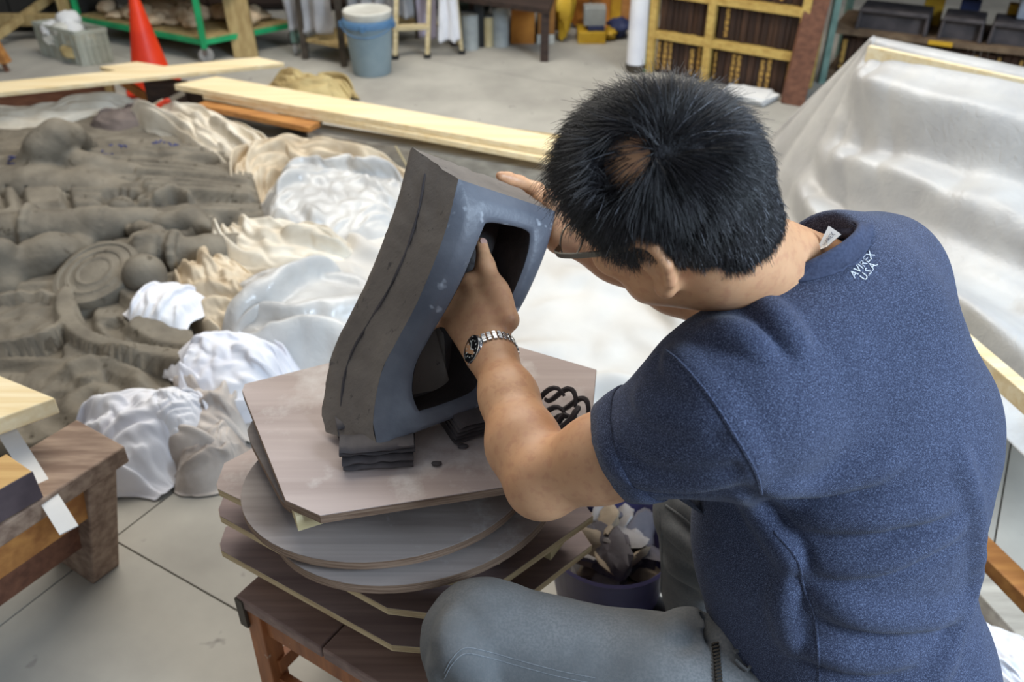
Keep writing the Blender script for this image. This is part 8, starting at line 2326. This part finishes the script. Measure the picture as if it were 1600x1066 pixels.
# cuff band of the left sleeve, and seams
cu, cv = unit(np.cross(ua, (0, 0, 1))), None
cv = np.cross(ua, cu)
rows = np.array([[cuf + ua * s_ + (cu * math.cos(t) + cv * math.sin(t)) * r_ for t in np.linspace(0, 2 * math.pi, 48, endpoint=False)] for s_, r_ in ((-.03, .066), (-.015, .065), (0.001, .0635))])
for r_ in range(3):
    for j in range(48):
        p_ = rows[r_][j]
        c_ = cuf + ua * ((p_ - cuf) @ ua)
        l_, n_, i_, ds = sbvh.ray_cast(Vector(c_ + unit(p_ - c_) * .15 - ua * .001 * (r_ == 2) * 2), Vector(-unit(p_ - c_)))
        if l_ is not None and ds < .14:
            rows[r_][j] = np.array(l_) + unit(p_ - c_) * .0012 + ua * .001 * (r_ == 2) * 2
mesh_obj('cuff', rows, grid_faces(3, 48, True), knit, man, angle=180, solid=.0028)


def seam(name, px, r=.0016, m=None, bvh=None, par=None, n=40, off=.0):
    q = spline([(x, y, 0) for x, y in px], n)
    P = [hit(x, y, bvh, off) for x, y, _ in q]
    P = [p_ for p_ in P if p_ is not None]
    if len(P) > 4:
        MB().tube(P, r, 6).build(name, m or knit, par or man)


seam('sleeve_seam', [(1040, 548), (1066, 570), (1110, 622), (1150, 684), (1180, 736), (1190, 772)], .0022)
seam('side_seam', [(1210, 830), (1246, 876), (1256, 920), (1272, 960), (1278, 1010), (1280, 1064)], .0016)

# printed lettering on the back
white_ink = surf('white_print', C(222, 226, 232), C(196, 202, 214), 60, .8)


def lettering(name, text, size, mp, m, parent, bvh, shear=0.0, off=.0008, res=2):
    cd = bpy.data.curves.new('lettering', 'FONT')
    cd.body = text
    cd.size = size
    cd.resolution_u = res
    tmp = bpy.data.objects.new('lettering', cd)
    COL.objects.link(tmp)
    dg = bpy.context.evaluated_depsgraph_get()
    me = bpy.data.meshes.new_from_object(tmp.evaluated_get(dg))
    bpy.data.objects.remove(tmp)
    vs, ok = [], True
    w_ = max(v_.co.x for v_ in me.vertices)
    for v_ in me.vertices:
        p_ = mp(v_.co.x / w_, v_.co.y)
        vs.append(p_)
    fs = [tuple(p_.vertices) for p_ in me.polygons]
    if any(p_ is None for p_ in vs):
        return None
    return mesh_obj(name, vs, fs, m, parent, smooth=False)


def on_back(x0, y0, x1, y1, hpx):
    dx, dy = x1 - x0, y1 - y0
    L_ = math.hypot(dx, dy)
    nx_, ny_ = dy / L_, -dx / L_
    return lambda s_, t_: hit(x0 + dx * s_ + nx_ * t_ * hpx, y0 + dy * s_ + ny_ * t_ * hpx, None, .0009)


lettering('printed_lettering', 'AVIREX', 1, on_back(1335, 436, 1367, 399, 17), white_ink, man, None)
lettering('printed_lettering', 'U.S.A.', 1, on_back(1351, 440, 1371, 414, 17), white_ink, man, None)

# size tag inside the collar
tg = [at(1275, 393, .952), at(1292, 386, .946), at(1314, 366, .950), at(1295, 353, .960)]
tag_m = surf('white_tag', C(228, 226, 222), C(212, 210, 206), 20, .7)
tn = unit(np.cross(tg[1] - tg[0], tg[3] - tg[0]))
tg = np.array(tg)
tag = MB().hexa([p_ - tn * .0005 for p_ in tg], [p_ + tn * .0005 for p_ in tg]).build('neck_tag', tag_m, man)
if tn @ (np.array([0, 0, CAMH]) - tg[0]) < 0:
    tn = -tn
lettering('tag_lettering', 'AVIREX', 1, lambda s_, t_: tg[0] + (tg[3] - tg[0]) * (.12 + .76 * s_) + ((tg[1] - tg[0]) * (1 - s_) + (tg[2] - tg[3]) * s_) * (.72 - .5 * t_) + tn * .0012, surf('dark_print', C(40, 46, 70), C(30, 34, 54), 30, .8), man, None)

# ---- trousers
P_ = SDF()
P_.cap(HIPL, HIPR, .098, .098, .05)
P_.cap(PEL + (0, 0, .06), PEL + (0, 0, .06), .12, .12, .05)
md = (HIPL + KL) / 2
P_.chain([HIPL, md, KL], [.100, .089, .081], .04)
P_.chain([KL, KL * .45 + AL * .55, AL + (0, 0, .02)], [.080, .070, .062], .02)
P_.chain([HIPR, (HIPR + KR) / 2, KR], [.098, .084, .076], .04)
P_.chain([KR, KR * .45 + AR * .55, AR + (0, 0, .02)], [.074, .068, .062], .02)
tdir = unit(KL - HIPL)


def pf(px, r, k=.02):
    P_.chain([at(*q) for q in px], [r * (.35 + .65 * math.sin(math.pi * (i + .5) / len(px))) for i in range(len(px))], k)


b1_ = surf_bvh(P_)
for f_ in [([(684, 1062), (700, 1036), (716, 1010)], .009, .009, (14, 4)), ([(712, 1000), (722, 1030), (752, 1062)], .011, .011, (14, -2)), ([(700, 970), (706, 1005), (716, 1035)], .007, .008, (-10, 0)),
           ([(1048, 985), (1072, 976), (1100, 985), (1120, 1010)], .010, .010, (4, 14)), ([(1100, 972), (1120, 985), (1135, 1010)], .008, .008, (-6, 10)),
           ([(1045, 830), (1085, 850), (1122, 900)], .012, .012, (-4, 16)), ([(1048, 885), (1090, 900), (1130, 935)], .011, .011, (0, 16)), ([(1062, 782), (1098, 806), (1128, 862)], .009, .009, (-8, 10))]:
    crease(P_, b1_, *f_)
P_.disp(lambda X: .0022 * noise2(X[:, 0] * 18, X[:, 1] * 18 + X[:, 2] * 14, 88) + .0012 * noise2(X[:, 0] * 45, X[:, 1] * 45 + X[:, 2] * 40, 89))
pts_ = np.array([q for p_ in P_.p for q in (p_[1], p_[2]) if p_[0] == 'c'])
trs = sdf_obj('trousers', P_, pts_.min(0) - .14, pts_.max(0) + .14, .0055, denim.m, man, relax=2)
tv = np.array([v_.co for v_ in trs.data.vertices]) + wloc(man)
tbvh = BVHTree.FromPolygons(tv.tolist(), [list(p_.vertices) for p_ in trs.data.polygons])
stitch = surf('pale_stitching', C(122, 126, 130), C(98, 102, 106), 200, .85)
for dy_ in (0, 9):
    seam('stitched_seam', [(694, 1052 + dy_), (706, 1030 + dy_), (726, 1013 + dy_), (760, 1018 + dy_), (810, 1032 + dy_), (870, 1048 + dy_), (930, 1060 + dy_)], .0008, stitch, tbvh, n=60)
seam('inner_seam', [(1030, 800), (1034, 850), (1034, 900), (1032, 945)], .0022, denim.m, tbvh)
seam('inner_seam', [(1040, 790), (1075, 815), (1110, 860), (1135, 905)], .0022, denim.m, tbvh)
zp = empty('pocket_zip', wloc(man))
bpy.data.objects.remove(zp)
zb2 = MB()
zx = [hit(1117 + .5 * k, 1006 + 5.5 * k, tbvh, .001) for k in range(13)]
zx = [q for q in zx if q is not None]
if len(zx) > 3:
    zo = MB().tube(zx, .0042, 6).build('pocket_zip', M['black_plastic'], man)
    tb_ = MB()
    for a, b in zip(zx, zx[1:]):
        c_ = (a + b) / 2
        tb_.box(c_, (.009, .0022, .009), .3)
    props(tb_.build('zip_teeth', M['dark_steel'], zo), kind='stuff')
lp = [hit(x, y, tbvh, .004) if hit(x, y, tbvh, .004) is not None else hit(x, y, None, .004) for x, y in ((1146, 1020), (1152, 1017), (1160, 1022), (1168, 1032), (1172, 1044), (1166, 1050), (1156, 1042), (1148, 1032))]
lp = [q for q in lp if q is not None]
if len(lp) > 4:
    MB().tube(lp, .0028, 6).build('belt_loop', denim.m, man)
# shoes
shoe_m = surf('dark_shoe', C(52, 50, 50), C(38, 36, 36), 8, .7)
for A_, kd in ((AL, unit((KL - HIPL) * (1, 1, 0))), (AR, unit((KR - HIPR) * (1, 1, 0)))):
    F_ = SDF()
    F_.chain([A_ + (0, 0, -.045) - kd * .04, A_ + (0, 0, -.045) + kd * .06, A_ + (0, 0, -.055) + kd * .16], [.042, .046, .034], .03)
    F_.cap(A_, A_ + (0, 0, .03), .05, .052, .02)
    F_.cut_plane(np.r_[A_[:2], .003], (0, 0, -1), .004)
    sdf_obj('shoe', F_, A_ - .26, A_ + .26, .008, shoe_m, man)

# seat the man sits on
st_ = empty('seat_stool', np.r_[PEL[:2], 0], 'plain wooden stool the man sits on, under him', 'stool')
zs_ = PEL[2] - .095
MB().lathe([(.15, -.03), (.16, -.025), (.16, -.005), (.15, 0)], np.r_[PEL[:2], zs_], 32).build('seat', M['old_wood'], st_)
for k in range(4):
    a = .6 + k * math.pi / 2
    MB().bar(np.r_[PEL[:2] + .14 * np.array([math.cos(a), math.sin(a)]), 0], np.r_[PEL[:2] + .11 * np.array([math.cos(a), math.sin(a)]), zs_ - .02], .035, .035).build('leg', M['old_wood'], st_)

# ---- hair
hloc = lambda X: (X - HC) @ HR
bt = np.radians([0, 25, 45, 60, 72, 84, 96, 108, 120, 150, 180])
bz_ = np.array([.058, .054, .04, .0, -.036, -.024, -.020, -.032, -.068, -.084, -.088])
whorl = unit(np.array([-.062, .004, .080]))
patch = None


def hair_edge(Y):
    return np.interp(np.arctan2(np.abs(Y[:, 1]), Y[:, 0] + .006), bt, bz_)


# the thin spot lies in front of the whorl: find it on the skull from where the photo shows it
bv = np.array([v_.co for v_ in body.data.vertices]) + wloc(man)
bbvh = BVHTree.FromPolygons(bv.tolist(), [list(p_.vertices) for p_ in body.data.polygons])
pc = hit(978, 250, bbvh, 0)
wc = hit(1032, 240, bbvh, 0)
pl_, wl2 = hloc(pc[None])[0], hloc(wc[None])[0]
whorl = unit(wl2)
E_ = SDF()
E_.ell(hp(-.006, 0, .018), (.102, .084, .094), HR, .02)
E_.cap(hp(-.05, .02, -.02), hp(-.06, .015, -.055), .052, .044, .03)
E_.cap(hp(-.05, -.02, -.02), hp(-.06, -.015, -.055), .052, .044, .03)
pdv = unit(pl_)


def thin(Y):
    """1 on the thin spot, 0 elsewhere: an elongated patch ahead of the whorl"""
    d = Y - pl_
    t1 = unit(np.cross(pdv, (0, 1, 0)))
    t2 = np.cross(pdv, t1)
    r_ = np.sqrt((d @ t1 / .030) ** 2 + (d @ t2 / .034) ** 2)
    return smooth01((1.25 - r_) / .7) * (Y @ pdv > 0)


def hair_cut(X):
    Y = hloc(X)
    o = np.zeros(len(X))
    g = hair_edge(Y) - Y[:, 2]
    o += np.maximum(g, 0) * 1.0 + .0035 * smooth01((g + .012) / .012)
    o += .013 * smooth01(1.5 * thin(Y) - .35 + .5 * noise2(Y[:, 0] * 160, Y[:, 1] * 160 + Y[:, 2] * 90, 61) + .4 * noise2(Y[:, 0] * 420, Y[:, 1] * 420 + Y[:, 2] * 300, 63))
    o += .002 * noise2(Y[:, 0] * 70 + Y[:, 2] * 40, Y[:, 1] * 70, 55)
    return o


E_.disp(hair_cut)
hair = sdf_obj('hair', E_, HC - .17, HC + .17, .003, hair_base, man, relax=1)


HVw = np.array([v_.co for v_ in hair.data.vertices]) + wloc(man)
HV = hloc(HVw)
HN = np.array([v_.normal for v_ in hair.data.vertices]) @ HR
if ((HV - np.array([-.006, 0, .018])) * HN).sum(1).mean() < 0:
    HN = -HN


def strand_set(name, n, m, seed, grey=False, keep=None):
    r_ = np.random.default_rng(seed)
    ii = r_.integers(0, len(HV), n * 3)
    B_, nrm = HV[ii] + r_.normal(size=(n * 3, 3)) * .0012, HN[ii]
    th_ = thin(B_)
    ok = (hair_edge(B_) - B_[:, 2] < -.003) & (r_.random(len(B_)) > th_ * .38)
    if grey:                                       # grey hairs gather at the back and over the left ear
        ok &= r_.random(len(B_)) < np.clip(.10 + 1.0 * smooth01((.03 - B_[:, 2]) / .06) * smooth01((.03 - B_[:, 0]) / .05), 0, 1)
    B_, nrm = B_[ok][:n], nrm[ok][:n]
    B_ = B_ - nrm * .003
    c0_ = np.array([-.006, 0, .018])
    R0 = np.array([.098, .079, .090])
    k = len(B_)
    flow = B_ - (whorl * .1)
    flow -= nrm * (flow * nrm).sum(1)[:, None]
    dw = np.linalg.norm(flow, axis=1)
    flow /= dw[:, None] + 1e-6
    spin = np.cross(nrm, flow)
    flow = flow + spin * (.6 * np.exp(-dw / .03))[:, None]
    down = np.array([0, 0, -1.0]) - nrm * (nrm @ np.array([0, 0, -1.0]))[:, None]
    side = smooth01((.05 - B_[:, 2]) / .08)[:, None]
    flow = flow * (1 - .55 * side) + down * .7 * side
    grav = (HR.T @ np.array([0, 0, -1.0]))
    flow = flow + .25 * grav
    flow += r_.normal(size=flow.shape) * .22
    flow /= np.linalg.norm(flow, axis=1)[:, None]
    front = smooth01((B_[:, 0] - .03) / .05) * smooth01((B_[:, 2] - .02) / .04)
    L_ = (.030 + .016 * smooth01((B_[:, 2] - .02) / .05) + .022 * front) * r_.uniform(.7, 1.15, k)
    L_ *= 1 - .5 * smooth01((.03 - B_[:, 2]) / .07) * smooth01((.03 - B_[:, 0]) / .05)
    seg = 7
    pts = np.zeros((k, seg, 3))
    p = B_.copy()
    d = flow * .95 + nrm * (.38 + .3 * r_.random(k))[:, None]
    for s_ in range(seg):
        pts[:, s_] = p
        d /= np.linalg.norm(d, axis=1)[:, None]
        p = p + d * (L_ / (seg - 1))[:, None]
        d = d * .8 + flow * .3 + .10 * grav + r_.normal(size=d.shape) * .07
        rad = (p - c0_) / (R0 + .012)
        q = np.linalg.norm(rad, axis=1)
        inb = q < 1
        d[inb] += nrm[inb] * .12
    W = HC + pts.reshape(-1, 3) @ HR.T
    cd = bpy.data.hair_curves.new(name)
    cd.add_curves([seg] * k)
    o0 = wloc(man)
    cd.position_data.foreach_set('vector', (W - o0).astype(np.float32).ravel())
    rad = np.tile(np.linspace(.00036, .00010, seg), k).astype(np.float32)
    at_ = cd.attributes.get('radius') or cd.attributes.new('radius', 'FLOAT', 'POINT')
    at_.data.foreach_set('value', rad)
    cd.materials.append(m)
    o = bpy.data.objects.new(name, cd)
    COL.objects.link(o)
    o.parent = hair
    props(o, kind='stuff')
    return o


strand_set('hair_strands', 26000, hair_m.m, 5)
strand_set('grey_strands', 900, grey_hair, 6, True)

# ---- spectacles
gl = empty('spectacles', hp(.1, 0, -.018), 'thin metal spectacles worn by the man, grey temple arm over his ear', 'spectacles')
gm = surf('grey_frame', C(120, 116, 106), C(92, 88, 80), 8, .35, metal=.5)
lens = NT('clear_lens')
lens.set(Roughness=.05, Alpha=.18)
lens.b.inputs['Base Color'].default_value = (.8, .85, .9, 1)
for sg in (1, -1):
    rim_ = [hp(.116, (.034 + .024 * math.cos(t)) * sg, -.024 + .017 * math.sin(t)) for t in np.linspace(0, 2 * math.pi, 28, endpoint=False)]
    MB().tube(rim_, .0012, 6, closed=True).build('rim', gm, gl)
    MB().add(rim_, [tuple(range(28))]).build('lens', lens.m, gl)
    tp_ = [hp(.114, .058 * sg, -.014), hp(.110, .072 * sg, -.012), hp(.08, .080 * sg, -.010), hp(.03, .082 * sg, -.008), hp(-.004, .084 * sg, -.004), hp(-.03, .082 * sg, -.03)]
    q = spline(tp_, 26)
    V_, F_ = [], []
    b = MB()
    for a, c_ in zip(q, q[1:]):
        b.bar(a, c_, .0016, .0065 if (a - q[0]) @ (a - q[0]) > .0004 else .005, side=hl)
    b2 = MB()
    P4 = [[p_ + hl * .001 * i + hu * .0034 * j for i, j in ((-1, -1), (1, -1), (1, 1), (-1, 1))] for p_ in q]
    mesh_obj('temple_arm', np.array(P4), [tuple(int(z_) for z_ in f_) for f_ in grid_faces(len(q), 4, True)] + [(0, 1, 2, 3), tuple(range(len(q) * 4 - 4, len(q) * 4))[::-1]], gm, gl)
    MB().tube([hp(.114, .014 * sg, -.03), hp(.106, .013 * sg, -.028), hp(.104, .012 * sg, -.034)], .0008, 5).build('nose_pad', gm, gl)
MB().tube(spline([hp(.116, .011, -.018), hp(.119, 0, -.014), hp(.116, -.011, -.018)], 9), .0012, 6).build('bridge', gm, gl)

# ---- wrist watch
wc_ = WL - axl * .006
wa = axl
wo = unit(cw(-.72, .10, -.62) - wa * (cw(-.72, .10, -.62) @ wa))
wsd = np.cross(wa, wo)
wt = empty('wrist_watch', wc_ + wo * .033, "steel wrist watch with a black dial on the man's left wrist", 'watch')
steel = surf('watch_steel', C(206, 208, 210), C(170, 172, 176), 30, .22, metal=1)
blk = surf('black_dial', C(18, 20, 24), C(12, 13, 16), 8, .3)
lum = surf('white_marker', C(228, 232, 226), C(206, 212, 206), 8, .5)
cc = wc_ + wo * .031
MB().lathe([(.0175, -.006), (.0205, -.004), (.0212, .001), (.0205, .0035), (.0175, .0045)], cc, 40, wo).build('case', steel, wt)
MB().lathe([(.0158, .0042), (.0192, .0040), (.0188, .0058), (.0160, .0064)], cc, 40, wo, cap=False).build('bezel', blk, wt)
MB().tube([cc + wo * .0048 + (wa * math.cos(t) + wsd * math.sin(t)) * .0196 for t in np.linspace(0, 2 * math.pi, 40, endpoint=False)], .0009, 6, closed=True).build('bezel_ring', steel, wt)
dial = MB().lathe([(.0005, .0049), (.0158, .0049), (.0158, .0040)], cc, 32, wo).build('dial', blk, wt)
tri = MB().bar(cc + wo * .0062 + (wa * .7 + wsd * .7) * .0168, cc + wo * .0062 + (wa * .7 + wsd * .7) * .0185, .0022, .0006, side=np.cross(wo, wa * .7 + wsd * .7)).build('bezel_mark', lum, wt)
for k in range(12):
    t = k * math.pi / 6 + .3
    d_ = wa * math.cos(t) + wsd * math.sin(t)
    if k % 3:
        MB().lathe([(.0011, 0), (.0011, .0006)], cc + d_ * .0128 + wo * .0050, 10, wo).build('hour_marker', lum, dial)
    else:
        MB().bar(cc + d_ * .0112 + wo * .0053, cc + d_ * .0142 + wo * .0053, .0017, .0006, side=np.cross(wo, d_)).build('hour_marker', lum, dial)
for t, ln, wd_ in ((2.6, .0085, .0016), (.6, .0118, .0013)):
    d_ = wa * math.cos(t) + wsd * math.sin(t)
    MB().bar(cc + wo * .0058 - d_ * .002, cc + wo * .0058 + d_ * ln, wd_, .0005, side=np.cross(wo, d_)).build('watch_hand', lum, dial)
MB().lathe([(.0028, 0), (.003, .001), (.003, .0035), (.002, .004)], cc + wa * .0205 - wo * .0005, 14, unit(wa + wsd * .25)).build('crown', steel, wt)
# bracelet: links follow the wrist
nl = 26
for k in range(nl):
    t = .48 + (2 * math.pi - .96) * k / (nl - 1)
    d_ = wo * math.cos(t) + wsd * math.sin(t)
    rr_ = None
    l_, n_, i_, ds = bbvh.ray_cast(Vector(wc_ + d_ * .08), Vector(-d_))
    rr_ = .08 - ds + .0022 if l_ is not None else .031
    rr_ = min(max(rr_, .026), .037)
    tang = -wo * math.sin(t) + wsd * math.cos(t)
    wd_ = .019 - .003 * abs(math.sin(t / 2))
    R_ = np.stack([wa, tang, d_], 1)
    for off, w2 in ((0, .46), (.36, .25), (-.36, .25)):
        MB().box(wc_ + d_ * rr_ + wa * wd_ * off, (wd_ * w2, .0062 if off == 0 else .0056, .003), R=R_).build('bracelet_link', steel, wt, bevel=.0006)
